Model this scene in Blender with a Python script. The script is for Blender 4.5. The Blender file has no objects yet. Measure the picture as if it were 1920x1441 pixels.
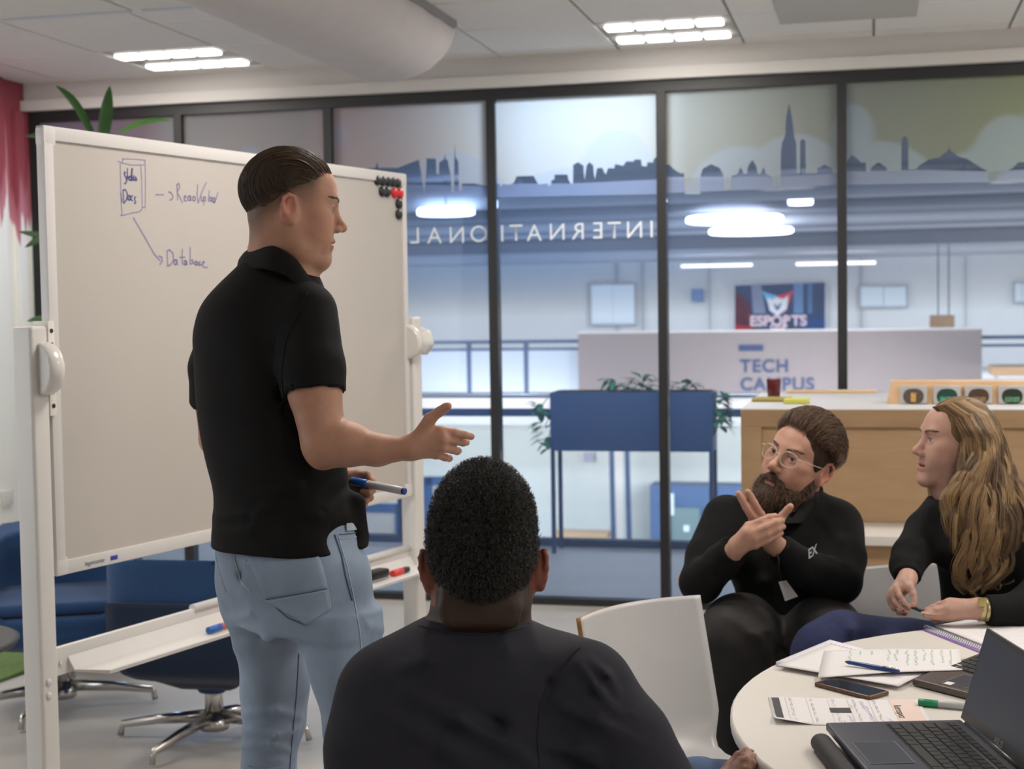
import bpy, bmesh, math, random
import numpy as np
from mathutils import Vector, Matrix
from mathutils.bvhtree import BVHTree
random.seed(7)
rng = np.random.default_rng(7)
SC = bpy.context.scene
COL = SC.collection
PI = math.pi
# ------------------------------------------------------------------ camera
FPX, CAMZ = 2800.0, 1.5
TH, RO = math.atan(145/2800), 0.0150
F = Vector((0, math.cos(TH), -math.sin(TH)))
R0 = Vector((1, 0, 0)); U0 = R0.cross(F)
R = R0*math.cos(RO) - U0*math.sin(RO)
U = U0*math.cos(RO) + R0*math.sin(RO)
CAM = Vector((0, 0, CAMZ))
cd = bpy.data.cameras.new('camera'); cam = bpy.data.objects.new('camera', cd); COL.objects.link(cam)
m = Matrix.Identity(4)
for i in range(3):
    m[i][0], m[i][1], m[i][2], m[i][3] = R[i], U[i], -F[i], CAM[i]
cam.matrix_world = m
cd.sensor_width = 36; cd.lens = FPX/1920*36; cd.clip_start = .05; cd.clip_end = 200
cd.dof.use_dof = True; cd.dof.focus_distance = 2.75; cd.dof.aperture_fstop = 6.3
SC.camera = cam
SC.view_settings.view_transform = 'Standard'; SC.view_settings.look = 'None'
SC.view_settings.exposure = -0.04; SC.view_settings.gamma = 1
SC.view_settings.use_curve_mapping = False
SC.cycles.max_bounces = 8; SC.cycles.transparent_max_bounces = 16
SC.cycles.sample_clamp_indirect = 4
w = bpy.data.worlds.new('world'); SC.world = w; w.use_nodes = True
w.node_tree.nodes['Background'].inputs[0].default_value = (.85, .92, 1, 1)
w.node_tree.nodes['Background'].inputs[1].default_value = .6

def area(name, loc, target, sx, sy, power, color=(1, 1, 1)):
    l = bpy.data.lights.new(name, 'AREA'); l.shape = 'RECTANGLE'; l.size = sx; l.size_y = sy
    l.energy = power; l.color = color
    o = bpy.data.objects.new(name, l); COL.objects.link(o); o.location = loc
    o.rotation_euler = (Vector(target)-Vector(loc)).to_track_quat('-Z', 'Y').to_euler()
    return o
def pray(px, py):
    return F + R*((px-960)/FPX) - U*((py-720.5)/FPX)
def P(px, py, Y):
    d = pray(px, py); return CAM + d*(Y/d.y)
def PZ(px, py, Z):
    d = pray(px, py); return CAM + d*((Z-CAMZ)/d.z)
# glass wall frame: s along the wall, n behind it, z up
WO = Vector((-.0945, 7.55, 0)); WD = Vector((1, -.2443, 0)).normalized(); WN = Vector((-WD.y, WD.x, 0))
WANG = math.atan2(WD.y, WD.x)
def WF(s, n, z): return WO + WD*s + WN*n + Vector((0, 0, z))
def WP(px, py, n=0.0):
    d = pray(px, py); o = WO + WN*n
    t = (o-CAM).dot(WN)/d.dot(WN); p = CAM + d*t
    return ((p-WO).dot(WD), p.z)
def WQ(px, py, n=0.0):
    s, z = WP(px, py, n); return WF(s, n, z)
def WZ(px, py, Z):
    p = PZ(px, py, Z) - WO; return (p.dot(WD), p.dot(WN))
# whiteboard frame
BO = Vector((-1.199, 3.7525, 0)); BD = Vector((.846, 1.60, 0)).normalized(); BN = Vector((BD.y, -BD.x, 0))
def BF(s, n, z): return BO + BD*s + BN*n + Vector((0, 0, z))
def BP(px, py, n=0.0):
    d = pray(px, py); o = BO + BN*n
    t = (o-CAM).dot(BN)/d.dot(BN); p = CAM + d*t
    return ((p-BO).dot(BD), p.z)

# ------------------------------------------------------------------ lights of the room and the atrium
LAMPS = [(290, 93), (1310, 32)]
WARM = (1, .93, .85)
for (s, n, pw) in ((-1.75, -.85, 20), (.95, -.95, 24), (3.3, -.9, 24), (-1.7, -3.5, 20), (.95, -3.5, 30), (3.3, -3.5, 38), (-1.7, -6.2, 9), (3.3, -6.2, 26), (.95, -9.0, 10), (3.3, -9.0, 14)):
    area('ceiling_panel_light', WF(s, n, 2.72), WF(s, n, 0), .55, .45, pw*.92, WARM)
for s in (-6, -1, 4, 9):
    area('atrium_light', WF(s, 12, 2.85), WF(s, 12, -3), 3.0, 1.2, 230, (.93, .97, 1))
for s in (-8, -2, 4, 10):
    area('gallery_light', WF(s, 23.5, 2.4), WF(s, 24, 0), 3.0, 1.2, 170, (.95, .98, 1))
for s in (-5, 1, 7):
    area('lower_light', WF(s, 15, -.6), WF(s, 19.5, -2.5), 3.0, 1.0, 230, (1, .98, .94))
area('corridor_light', WF(.55, .75, 2.75), WF(.4, .2, 1.6), .5, .3, 24, (.95, .98, 1))
area('corridor_light', WF(-2.0, 1.2, 2.8), WF(-2.0, 1, 0), .5, .3, 22, (.95, .98, 1))
area('corridor_light', WF(2.8, 1.2, 2.8), WF(2.8, 1, 0), .5, .3, 22, (.95, .98, 1))
area('window_daylight', (-3.6, 3.2, 1.6), (-1.5, 5.2, 1.2), 1.6, 1.6, 26, (.86, .93, 1))

# ------------------------------------------------------------------ materials
MATS = {}
def srgb(*c):
    return tuple(((x/255)/12.92 if x/255 <= .04045 else ((x/255+.055)/1.055)**2.4) for x in c)
def mat(name, col, rough=.6, metal=0, noise=0, nscale=20, bump=0, bscale=200, spec=.5, emit=None, estr=0, stretch=None, sss=0, sheen=0, coat=0):
    if name in MATS: return MATS[name]
    M = bpy.data.materials.new(name); M.use_nodes = True; nt = M.node_tree; b = nt.nodes['Principled BSDF']
    b.inputs['Base Color'].default_value = (*col, 1); b.inputs['Roughness'].default_value = rough
    b.inputs['Metallic'].default_value = metal; b.inputs['Specular IOR Level'].default_value = spec
    if sss:
        b.inputs['Subsurface Weight'].default_value = sss; b.inputs['Subsurface Radius'].default_value = (.012, .004, .002); b.inputs['Subsurface Scale'].default_value = 1
    if sheen: b.inputs['Sheen Weight'].default_value = sheen; b.inputs['Sheen Roughness'].default_value = .5
    if coat: b.inputs['Coat Weight'].default_value = coat
    if emit: b.inputs['Emission Color'].default_value = (*emit, 1); b.inputs['Emission Strength'].default_value = estr
    tc = nt.nodes.new('ShaderNodeTexCoord'); mp = nt.nodes.new('ShaderNodeMapping'); nt.links.new(tc.outputs['Object'], mp.inputs[0])
    if stretch: mp.inputs['Scale'].default_value = stretch
    if noise:
        n = nt.nodes.new('ShaderNodeTexNoise'); n.inputs['Scale'].default_value = nscale; n.inputs['Detail'].default_value = 5
        nt.links.new(mp.outputs[0], n.inputs[0])
        mx = nt.nodes.new('ShaderNodeMix'); mx.data_type = 'RGBA'
        mx.inputs[6].default_value = (*[max(0, c*(1-noise)) for c in col], 1); mx.inputs[7].default_value = (*[min(1, c*(1+noise)) for c in col], 1)
        rp = nt.nodes.new('ShaderNodeMapRange'); rp.inputs[1].default_value = .3; rp.inputs[2].default_value = .7
        nt.links.new(n.outputs['Fac'], rp.inputs[0]); nt.links.new(rp.outputs[0], mx.inputs[0]); nt.links.new(mx.outputs[2], b.inputs['Base Color'])
    if bump:
        n2 = nt.nodes.new('ShaderNodeTexNoise'); n2.inputs['Scale'].default_value = bscale; n2.inputs['Detail'].default_value = 3
        nt.links.new(mp.outputs[0], n2.inputs[0])
        bp = nt.nodes.new('ShaderNodeBump'); bp.inputs['Strength'].default_value = bump; bp.inputs['Distance'].default_value = .004
        nt.links.new(n2.outputs['Fac'], bp.inputs['Height']); nt.links.new(bp.outputs[0], b.inputs['Normal'])
    MATS[name] = M; return M
def vmat(name, rough=.5, sss=.0, bump=0, bscale=300, spec=.4, noise=.06, nscale=60, sheen=0):
    """material whose base colour comes from the colour attribute 'tint' (the thing's own local colouring)"""
    M = mat(name, (.5, .5, .5), rough, sss=sss, bump=bump, bscale=bscale, spec=spec, sheen=sheen)
    nt = M.node_tree; b = nt.nodes['Principled BSDF']
    if 'tintnode' not in nt.nodes:
        a = nt.nodes.new('ShaderNodeAttribute'); a.attribute_name = 'tint'; a.name = 'tintnode'
        tc = nt.nodes.new('ShaderNodeTexCoord')
        n = nt.nodes.new('ShaderNodeTexNoise'); n.inputs['Scale'].default_value = nscale; n.inputs['Detail'].default_value = 4
        nt.links.new(tc.outputs['Object'], n.inputs[0])
        rp = nt.nodes.new('ShaderNodeMapRange'); rp.inputs[1].default_value = .25; rp.inputs[2].default_value = .75
        rp.inputs[3].default_value = 1-noise; rp.inputs[4].default_value = 1+noise
        vm = nt.nodes.new('ShaderNodeVectorMath'); vm.operation = 'SCALE'
        nt.links.new(n.outputs['Fac'], rp.inputs[0]); nt.links.new(a.outputs['Color'], vm.inputs[0]); nt.links.new(rp.outputs[0], vm.inputs['Scale'])
        nt.links.new(vm.outputs[0], b.inputs['Base Color'])
    return M
def emis(name, col, s):
    if name in MATS: return MATS[name]
    M = bpy.data.materials.new(name); M.use_nodes = True; nt = M.node_tree; nt.nodes.clear()
    e = nt.nodes.new('ShaderNodeEmission'); o = nt.nodes.new('ShaderNodeOutputMaterial')
    e.inputs[0].default_value = (*col, 1); e.inputs[1].default_value = s; nt.links.new(e.outputs[0], o.inputs[0])
    MATS[name] = M; return M
def wood(name, col, col2, scale=(1, 1, 8)):
    if name in MATS: return MATS[name]
    M = mat(name, col, .45, spec=.4); nt = M.node_tree; b = nt.nodes['Principled BSDF']
    tc = nt.nodes.new('ShaderNodeTexCoord'); mp = nt.nodes.new('ShaderNodeMapping'); mp.inputs['Scale'].default_value = scale
    n = nt.nodes.new('ShaderNodeTexNoise'); n.inputs['Scale'].default_value = 3; n.inputs['Detail'].default_value = 6; n.inputs['Distortion'].default_value = .6
    cr = nt.nodes.new('ShaderNodeValToRGB'); cr.color_ramp.elements[0].position = .3; cr.color_ramp.elements[1].position = .75
    cr.color_ramp.elements[0].color = (*col2, 1); cr.color_ramp.elements[1].color = (*col, 1)
    nt.links.new(tc.outputs['Object'], mp.inputs[0]); nt.links.new(mp.outputs[0], n.inputs[0]); nt.links.new(n.outputs['Fac'], cr.inputs[0]); nt.links.new(cr.outputs[0], b.inputs['Base Color'])
    return M

# ------------------------------------------------------------------ object helpers
def tag(o, label=None, cat=None, group=None, kind=None):
    if label: o['label'] = label
    if cat: o['category'] = cat
    if group: o['group'] = group
    if kind: o['kind'] = kind
    return o
def empty(name, loc, label=None, cat=None, group=None):
    o = bpy.data.objects.new(name, None); COL.objects.link(o); o.location = loc; o.empty_display_size = .05
    return tag(o, label, cat, group)
def link(name, me, material=None, parent=None, smooth=False, mw=None):
    o = bpy.data.objects.new(name, me); COL.objects.link(o)
    if material is not None and not me.materials:
        for k in (material if isinstance(material, (list, tuple)) else [material]): me.materials.append(k)
    if smooth: me.shade_smooth()
    if parent is not None:
        o.parent = parent
        if parent.type == 'EMPTY' and parent.parent is None:
            o.matrix_parent_inverse = Matrix.Translation(-Vector(parent.location))
    return o
class MB:
    def __init__(s): s.bm = bmesh.new(); s.mi = 0
    def poly(s, pts):
        f = s.bm.faces.new([s.bm.verts.new(p) for p in pts]); f.material_index = s.mi; return f
    def hexa(s, c):  # 8 corners: bottom 4 then top 4
        v = [s.bm.verts.new(p) for p in c]
        for q in ((3, 2, 1, 0), (4, 5, 6, 7), (0, 1, 5, 4), (1, 2, 6, 5), (2, 3, 7, 6), (3, 0, 4, 7)):
            s.bm.faces.new([v[i] for i in q]).material_index = s.mi
    def box(s, x0, x1, y0, y1, z0, z1, fr=None):
        g = fr or (lambda a, b, c: Vector((a, b, c)))
        s.hexa([g(x0, y0, z0), g(x1, y0, z0), g(x1, y1, z0), g(x0, y1, z0), g(x0, y0, z1), g(x1, y0, z1), g(x1, y1, z1), g(x0, y1, z1)])
        return s
    def prism(s, pts, off):
        off = Vector(off); a = [s.bm.verts.new(p) for p in pts]; b = [s.bm.verts.new(Vector(p)+off) for p in pts]
        n = len(pts)
        s.bm.faces.new(a[::-1]).material_index = s.mi; s.bm.faces.new(b).material_index = s.mi
        for i in range(n): s.bm.faces.new((a[i], a[(i+1) % n], b[(i+1) % n], b[i])).material_index = s.mi
        return s
    def tube(s, pts, r, seg=10, cap=True, flat=None):
        pts = [Vector(p) for p in pts]; n = len(pts)
        rr = r if isinstance(r, (list, tuple)) else [r]*n
        rings = []; up = None
        for i, p in enumerate(pts):
            t = (pts[min(i+1, n-1)] - pts[max(i-1, 0)]).normalized()
            if up is None:
                up = Vector((0, 0, 1)) if abs(t.z) < .9 else Vector((1, 0, 0))
            a = (up - t*up.dot(t)).normalized(); b = t.cross(a); up = a
            ring = []
            for k in range(seg):
                an = 2*PI*k/seg; ca, sa = math.cos(an), math.sin(an)
                if flat: sa *= flat
                ring.append(s.bm.verts.new(p + (a*ca + b*sa)*rr[i]))
            rings.append(ring)
        for i in range(n-1):
            for k in range(seg):
                f = s.bm.faces.new((rings[i][k], rings[i][(k+1) % seg], rings[i+1][(k+1) % seg], rings[i+1][k])); f.material_index = s.mi; f.smooth = True
        if cap:
            s.bm.faces.new(rings[0][::-1]).material_index = s.mi; s.bm.faces.new(rings[-1]).material_index = s.mi
        return s
    def lathe(s, c, prof, axis=(0, 0, 1), seg=24):
        c = Vector(c); ax = Vector(axis).normalized(); a = ax.orthogonal().normalized(); b = ax.cross(a); rings = []
        for (r, h) in prof:
            rings.append([s.bm.verts.new(c + ax*h + (a*math.cos(2*PI*k/seg) + b*math.sin(2*PI*k/seg))*max(r, 1e-4)) for k in range(seg)])
        for i in range(len(rings)-1):
            for k in range(seg):
                f = s.bm.faces.new((rings[i][k], rings[i][(k+1) % seg], rings[i+1][(k+1) % seg], rings[i+1][k])); f.material_index = s.mi
                f.smooth = True
        s.bm.faces.new(rings[0][::-1]).material_index = s.mi; s.bm.faces.new(rings[-1]).material_index = s.mi
        return s
    def grid(s, fn, nu, nv, thick=0, nfn=None):
        V = [[s.bm.verts.new(fn(i/nu, j/nv)) for j in range(nv+1)] for i in range(nu+1)]
        for i in range(nu):
            for j in range(nv):
                f = s.bm.faces.new((V[i][j], V[i+1][j], V[i+1][j+1], V[i][j+1])); f.material_index = s.mi; f.smooth = True
        return V
    def build(s, name, material, parent=None, bevel=0, seg=2, solid=0, smooth=False, edge_mat=None):
        bmesh.ops.remove_doubles(s.bm, verts=s.bm.verts, dist=1e-6)
        bmesh.ops.recalc_face_normals(s.bm, faces=s.bm.faces)
        if bevel:
            ed = [e for e in s.bm.edges if len(e.link_faces) == 2 and e.calc_face_angle(0) > .6]
            bmesh.ops.bevel(s.bm, geom=ed, offset=bevel, segments=seg, affect='EDGES', profile=.6, clamp_overlap=True)
        me = bpy.data.meshes.new(name); s.bm.to_mesh(me); s.bm.free()
        o = link(name, me, material, parent)
        if smooth: me.shade_smooth()
        if bevel: me.shade_smooth(); me.set_sharp_from_angle(angle=math.radians(40))
        if solid:
            md = o.modifiers.new('solid', 'SOLIDIFY'); md.thickness = solid; md.offset = 0
            if edge_mat is not None: md.material_offset_rim = edge_mat
        return o
def textmesh(txt, size, align='CENTER', extrude=0.0, bold=0.0, spacing=1.0):
    c = bpy.data.curves.new('txt', 'FONT'); c.body = txt; c.size = size; c.align_x = align; c.align_y = 'CENTER'
    c.extrude = extrude; c.offset = bold; c.space_character = spacing
    o = bpy.data.objects.new('txt', c); COL.objects.link(o)
    dg = bpy.context.evaluated_depsgraph_get(); me = bpy.data.meshes.new_from_object(o.evaluated_get(dg))
    bpy.data.objects.remove(o); bpy.data.curves.remove(c); me.materials.clear()
    return me
def placetext(name, txt, size, material, origin, xdir, ydir, parent=None, **k):
    me = textmesh(txt, size, **k); x = Vector(xdir).normalized(); y = Vector(ydir).normalized(); z = x.cross(y)
    M = Matrix(((x.x, y.x, z.x, origin[0]), (x.y, y.y, z.y, origin[1]), (x.z, y.z, z.z, origin[2]), (0, 0, 0, 1)))
    me.transform(M); return link(name, me, material, parent)
def ribbon(mb, pts, wd, plane_n, off=0):
    """flat pen stroke through pts lying in a plane with normal plane_n"""
    pts = [Vector(p) for p in pts]; n = Vector(plane_n)
    for i in range(len(pts)-1):
        d = pts[i+1]-pts[i]
        if d.length < 1e-6: continue
        d.normalize(); sd = d.cross(n)*wd*.5; e = d*wd*.35
        mb.poly([pts[i]-sd-e, pts[i+1]-sd+e, pts[i+1]+sd+e, pts[i]+sd-e])
def copy_tree(o, parent=None):
    c = o.copy(); COL.objects.link(c)
    if parent is not None: c.parent = parent
    for ch in list(o.children): copy_tree(ch, c)
    return c

# ------------------------------------------------------------------ signed distance modelling (bodies, clothes, hair)
def spl(tab, n=60):
    """smooth (Catmull-Rom) resample of a table whose first column increases"""
    T = np.array(sorted(tab, key=lambda r: r[0]), float); x = T[:, 0]; xs = np.linspace(x[0], x[-1], n)
    out = [xs]
    for c in range(1, T.shape[1]):
        y = T[:, c]; m_ = np.gradient(y, x); i = np.clip(np.searchsorted(x, xs)-1, 0, len(x)-2)
        h = x[i+1]-x[i]; t = (xs-x[i])/h
        out.append((2*t**3-3*t**2+1)*y[i]+(t**3-2*t**2+t)*h*m_[i]+(-2*t**3+3*t**2)*y[i+1]+(t**3-t**2)*h*m_[i+1])
    return np.array(out).T
class Sdf:
    BIG = .06
    def __init__(s): s.ops = []
    def cap(s, a, b, ra, rb=None, k=.01, sq=None, sub=False):
        s.ops.append(('cap', np.array(a, float), np.array(b, float), ra, ra if rb is None else rb, k, sq, sub)); return s
    def chain(s, pts, rs, k=.01, sq=None, sub=False):
        for i in range(len(pts)-1):
            s.cap(pts[i], pts[i+1], rs[i], rs[i+1], k if i == 0 else min(k, .012), sq, sub)
        return s
    def ell(s, c, r, A=None, k=.01, sub=False):
        s.ops.append(('ell', np.array(c, float), np.array(r, float), np.eye(3) if A is None else np.array(A, float), k, sub)); return s
    def loft(s, rows, k=.02, e=2.2, sub=False):   # rows: z, cx, cy, a, b, yaw
        s.ops.append(('loft', spl(rows), k, e, sub)); return s
    def fn(s, c, rad, f, k=.0, mode='u'):
        s.ops.append(('fn', np.array(c, float), rad, f, k, mode)); return s
    def cut(s, pt, n, rad):
        n = np.array(n, float); n /= np.linalg.norm(n); pt = np.array(pt, float)
        return s.fn(pt, rad, lambda p: (p-pt)@n, mode='i')
    def eval(s, lo, hi, res):
        lo = np.array(lo, float); hi = np.array(hi, float); N = np.ceil((hi-lo)/res).astype(int)+1
        ax = [lo[i]+res*np.arange(N[i]) for i in range(3)]
        A = np.full(tuple(N), s.BIG, np.float32)
        for op in s.ops:
            t = op[0]
            if t == 'cap':
                mn = np.minimum(op[1]-op[3], op[2]-op[4]); mx = np.maximum(op[1]+op[3], op[2]+op[4]); k, sub = op[5], op[7]
            elif t == 'ell':
                ex = np.sqrt(((op[3].T*op[2])**2).sum(1)); mn = op[1]-ex; mx = op[1]+ex; k, sub = op[4], op[5]
            elif t == 'loft':
                T = op[1]; mr = np.maximum(T[:, 3], T[:, 4])
                mn = np.array([(T[:, 1]-mr).min(), (T[:, 2]-mr).min(), T[0, 0]]); mx = np.array([(T[:, 1]+mr).max(), (T[:, 2]+mr).max(), T[-1, 0]]); k, sub = op[2], op[4]
            else:
                mn = op[1]-op[2]; mx = op[1]+op[2]; k = op[4]; sub = False
            mg = 0 if t == 'fn' else max(k, res*2)+res
            i0 = np.clip(np.floor((mn-mg-lo)/res).astype(int), 0, N); i1 = np.clip(np.ceil((mx+mg-lo)/res).astype(int)+1, 0, N)
            if (i1 <= i0).any(): continue
            sl = tuple(slice(i0[i], i1[i]) for i in range(3))
            X, Y, Z = np.meshgrid(ax[0][sl[0]], ax[1][sl[1]], ax[2][sl[2]], indexing='ij')
            p = np.stack([X, Y, Z], -1).reshape(-1, 3)
            if t == 'cap':
                a, b, ra, rb = op[1], op[2], op[3], op[4]; ab = b-a; L2 = max(ab@ab, 1e-12)
                tt = np.clip(((p-a)@ab)/L2, 0, 1); q = p-a-tt[:, None]*ab
                if op[6] is not None:
                    v = np.array(op[6][0], float); v /= np.linalg.norm(v); q = q+np.outer(q@v, v)*(op[6][1]-1)
                d = np.sqrt((q*q).sum(1))-(ra+(rb-ra)*tt)
            elif t == 'ell':
                q = (p-op[1])@op[3].T; r = op[2]; k0 = np.sqrt(((q/r)**2).sum(1)); k1 = np.sqrt(((q/(r*r))**2).sum(1))
                d = k0*(k0-1)/np.maximum(k1, 1e-9)
            elif t == 'loft':
                T = op[1]; z = np.clip(p[:, 2], T[0, 0], T[-1, 0]); g = [np.interp(z, T[:, 0], T[:, c]) for c in range(1, 6)]
                dx = p[:, 0]-g[0]; dy = p[:, 1]-g[1]; c_, s_ = np.cos(g[4]), np.sin(g[4])
                u = (dx*c_+dy*s_)/g[2]; v = (-dx*s_+dy*c_)/g[3]; e = op[3]
                kk = (np.abs(u)**e+np.abs(v)**e)**(1/e)
                d = (kk-1)*np.minimum(g[2], g[3])*1.0
                rl = np.hypot(dx, dy); d = np.where(kk > 1e-6, np.maximum(d, (kk-1)/np.maximum(kk, 1e-6)*rl*.8) if False else d, d)
                d = np.maximum(d, np.abs(p[:, 2]-(T[0, 0]+T[-1, 0])/2)-(T[-1, 0]-T[0, 0])/2)
            else:
                d = op[3](p)
            d = d.reshape(X.shape).astype(np.float32); o = A[sl]
            mode = op[5] if t == 'fn' else ('s' if sub else 'u')
            if mode == 'u':
                if k > 0:
                    h = np.maximum(k-np.abs(o-d), 0)/k; A[sl] = np.minimum(o, d)-h*h*k*.25
                else: A[sl] = np.minimum(o, d)
            elif mode == 's':
                d = -d
                if k > 0:
                    h = np.maximum(k-np.abs(o-d), 0)/k; A[sl] = np.maximum(o, d)+h*h*k*.25
                else: A[sl] = np.maximum(o, d)
            elif mode == 'i': A[sl] = np.maximum(o, d)
            elif mode == 'a': A[sl] = o+d
        return A, lo
    def fold(s, pts, amp, w, taper=True):
        """raise (amp>0) or sink a soft cloth fold along a polyline of (px, py, depth) points"""
        for i in range(len(pts)-1):
            a = np.array(P(*pts[i])); b = np.array(P(*pts[i+1])); c = (a+b)/2; g = c-np.array(CAM); g /= np.linalg.norm(g)
            e0 = .35 if i == 0 else 1; e1 = .35 if i == len(pts)-2 else 1
            def f(p, a=a, b=b, g=g, e0=e0, e1=e1):
                q = p-a; q = q-np.outer(q@g, g); ab = b-a; ab = ab-g*(ab@g); t = np.clip((q@ab)/(ab@ab), 0, 1); d2 = ((q-t[:, None]*ab)**2).sum(1)
                return -amp*np.exp(-d2/(w*w))*(e0+(e1-e0)*t)
            s.fn(c, np.linalg.norm(b-a)/2+2.6*w+.04, f, mode='a')
        return s
    def mesh(s, regions):
        V = []; Q = []; nv = 0
        for lo, hi, res in regions:
            A, l = s.eval(lo, hi, res); v, q = nets(A, l, res)
            V.append(v); Q.append(q+nv); nv += len(v)
        return np.concatenate(V), np.concatenate(Q)
def nets(A, lo, h):
    S = A < 0
    c = [S[i:S.shape[0]-1+i, j:S.shape[1]-1+j, k:S.shape[2]-1+k] for i in (0, 1) for j in (0, 1) for k in (0, 1)]
    cnt = sum(x.astype(np.int8) for x in c); act = (cnt > 0) & (cnt < 8)
    idx = np.argwhere(act); I = np.full(act.shape, -1, np.int32); I[act] = np.arange(len(idx))
    acc = np.zeros((len(idx), 3)); w_ = np.zeros(len(idx))
    cor = np.array([(i, j, k) for i in (0, 1) for j in (0, 1) for k in (0, 1)])
    val = np.stack([A[idx[:, 0]+q[0], idx[:, 1]+q[1], idx[:, 2]+q[2]] for q in cor], 1).astype(float)
    for a in range(8):
        for b in range(a+1, 8):
            if abs(cor[a]-cor[b]).sum() != 1: continue
            m_ = (val[:, a] < 0) != (val[:, b] < 0); t = val[m_, a]/(val[m_, a]-val[m_, b])
            acc[m_] += cor[a]+t[:, None]*(cor[b]-cor[a]); w_[m_] += 1
    v = lo+h*(idx+acc/w_[:, None])
    quads = []
    for ax in range(3):
        b, c2 = (ax+1) % 3, (ax+2) % 3
        s0 = [slice(None)]*3; s1 = [slice(None)]*3
        s0[ax] = slice(0, -1); s1[ax] = slice(1, None)
        e = S[tuple(s0)] != S[tuple(s1)]
        inner = [slice(None)]*3; inner[b] = slice(1, -1); inner[c2] = slice(1, -1)
        loc = np.argwhere(e[tuple(inner)]); off = np.zeros(3, int); off[b] = 1; off[c2] = 1; loc = loc+off
        pos = S[tuple(s0)][loc[:, 0], loc[:, 1], loc[:, 2]]
        def g(db, dc):
            q = loc.copy(); q[:, b] -= db; q[:, c2] -= dc; return I[q[:, 0], q[:, 1], q[:, 2]]
        f = np.stack([g(1, 1), g(0, 1), g(0, 0), g(1, 0)], 1)
        f[~pos] = f[~pos][:, ::-1]; quads.append(f)
    return v, np.concatenate(quads)
def npmesh(name, v, q, tint=None):
    me = bpy.data.meshes.new(name); me.vertices.add(len(v)); me.vertices.foreach_set('co', v.astype(np.float32).ravel())
    me.loops.add(q.size); me.loops.foreach_set('vertex_index', q.astype(np.int32).ravel())
    me.polygons.add(len(q)); me.polygons.foreach_set('loop_start', (np.arange(len(q))*4).astype(np.int32))
    if tint is not None:
        a = me.color_attributes.new('tint', 'FLOAT_COLOR', 'POINT'); t4 = np.ones((len(v), 4), np.float32); t4[:, :3] = tint
        a.data.foreach_set('color', t4.ravel())
    me.update(calc_edges=True); me.validate(); me.shade_smooth(); return me
def waves(p, seeds, amp, freq, stretch=(1, 1, 1)):
    """soft cloth undulation from a few summed directional sines"""
    r = np.random.default_rng(seeds); q = p*np.array(stretch); d = np.zeros(len(p))
    wob = .25*np.sin(q@r.normal(size=3)*freq*.5+r.uniform(0, 6))
    for i in range(5):
        v = r.normal(size=3); v /= np.linalg.norm(v)
        d += np.sin(q@v*freq*r.uniform(.6, 1.8)+r.uniform(0, 6)+2.2*wob)/5
    return amp*d
def blend(tint, v, c, r, col, s=1.0):
    """paint a soft-edged patch of the thing's own colour (lips, cheeks, stubble)"""
    q = (v-np.array(c))/np.array(r); w_ = np.clip(1.25-np.sqrt((q*q).sum(-1)), 0, 1)
    w_ = np.clip(w_*2.2, 0, 1)*s; return tint*(1-w_[:, None])+np.array(col)*w_[:, None]
def frame(fwd, up):
    f = np.array(fwd, float); f /= np.linalg.norm(f); u = np.array(up, float); u -= f*(u@f); u /= np.linalg.norm(u)
    return np.array([np.cross(f, u), f, u])     # rows: right, forward, up
def hairobj(name, curves, rad, material, parent, tip=.3):
    """curves: list of (n,3) arrays -> one hair curves object"""
    hc = bpy.data.hair_curves.new(name); sizes = [len(c) for c in curves]; hc.add_curves(sizes)
    pts = np.concatenate(curves).astype(np.float32)
    hc.points.foreach_set('position', pts.ravel()) if hasattr(hc.points, 'foreach_set') else None
    rr = np.concatenate([rad*(1-(1-tip)*np.linspace(0, 1, n)**2) for n in sizes]).astype(np.float32)
    a = hc.attributes.get('radius') or hc.attributes.new('radius', 'FLOAT', 'POINT'); a.data.foreach_set('value', rr)
    hc.materials.append(material); o = bpy.data.objects.new(name, hc); COL.objects.link(o)
    o.parent = parent
    if parent.type == 'EMPTY': o.matrix_parent_inverse = Matrix.Translation(-Vector(parent.location))
    return o
def hairmat(name, c1, c2, rough=.45, melt=6):
    if name in MATS: return MATS[name]
    M = bpy.data.materials.new(name); M.use_nodes = True; nt = M.node_tree; b = nt.nodes['Principled BSDF']
    h = nt.nodes.new('ShaderNodeHairInfo'); r = nt.nodes.new('ShaderNodeValToRGB')
    r.color_ramp.elements[0].color = (*c1, 1); r.color_ramp.elements[1].color = (*c2, 1)
    nt.links.new(h.outputs['Random'], r.inputs[0]); nt.links.new(r.outputs[0], b.inputs['Base Color'])
    b.inputs['Roughness'].default_value = rough; b.inputs['Specular IOR Level'].default_value = .6
    MATS[name] = M; return M
# ================================================================== ROOM SHELL
m_ceil = mat('ceiling_tile_white', (.76, .745, .725), .9, noise=.02, nscale=30, bump=.15, bscale=400)
m_grid = mat('ceiling_grid_grey', (.36, .355, .345), .7)
m_wall = mat('wall_white', (.80, .80, .78), .85, noise=.02, nscale=6)
m_black = mat('black_frame_metal', (.018, .019, .02), .45)
m_white = mat('white_powder_coat', (.68, .66, .64), .38, noise=.01)
m_floor = mat('floor_grey', (.52, .50, .47), .42, noise=.07, nscale=2.5, bump=.03, bscale=60)
m_cfloor = mat('floor_corridor', (.50, .50, .50), .5, noise=.05, nscale=3)
m_chrome = mat('chrome', (.62, .62, .62), .18, metal=1)
CZ = 2.74; SL = WP(71, 600)[0]; SR = 4.2; NB = -11.0
def wb(name, s0, s1, n0, n1, z0, z1, m_, kind='structure', parent=None, bevel=0):
    o = MB().box(s0, s1, n0, n1, z0, z1, WF).build(name, m_, parent, bevel=bevel)
    if kind: o['kind'] = kind
    return o
wb('floor', SL-.3, SR, NB, 0, -.1, 0, m_floor)
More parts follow.
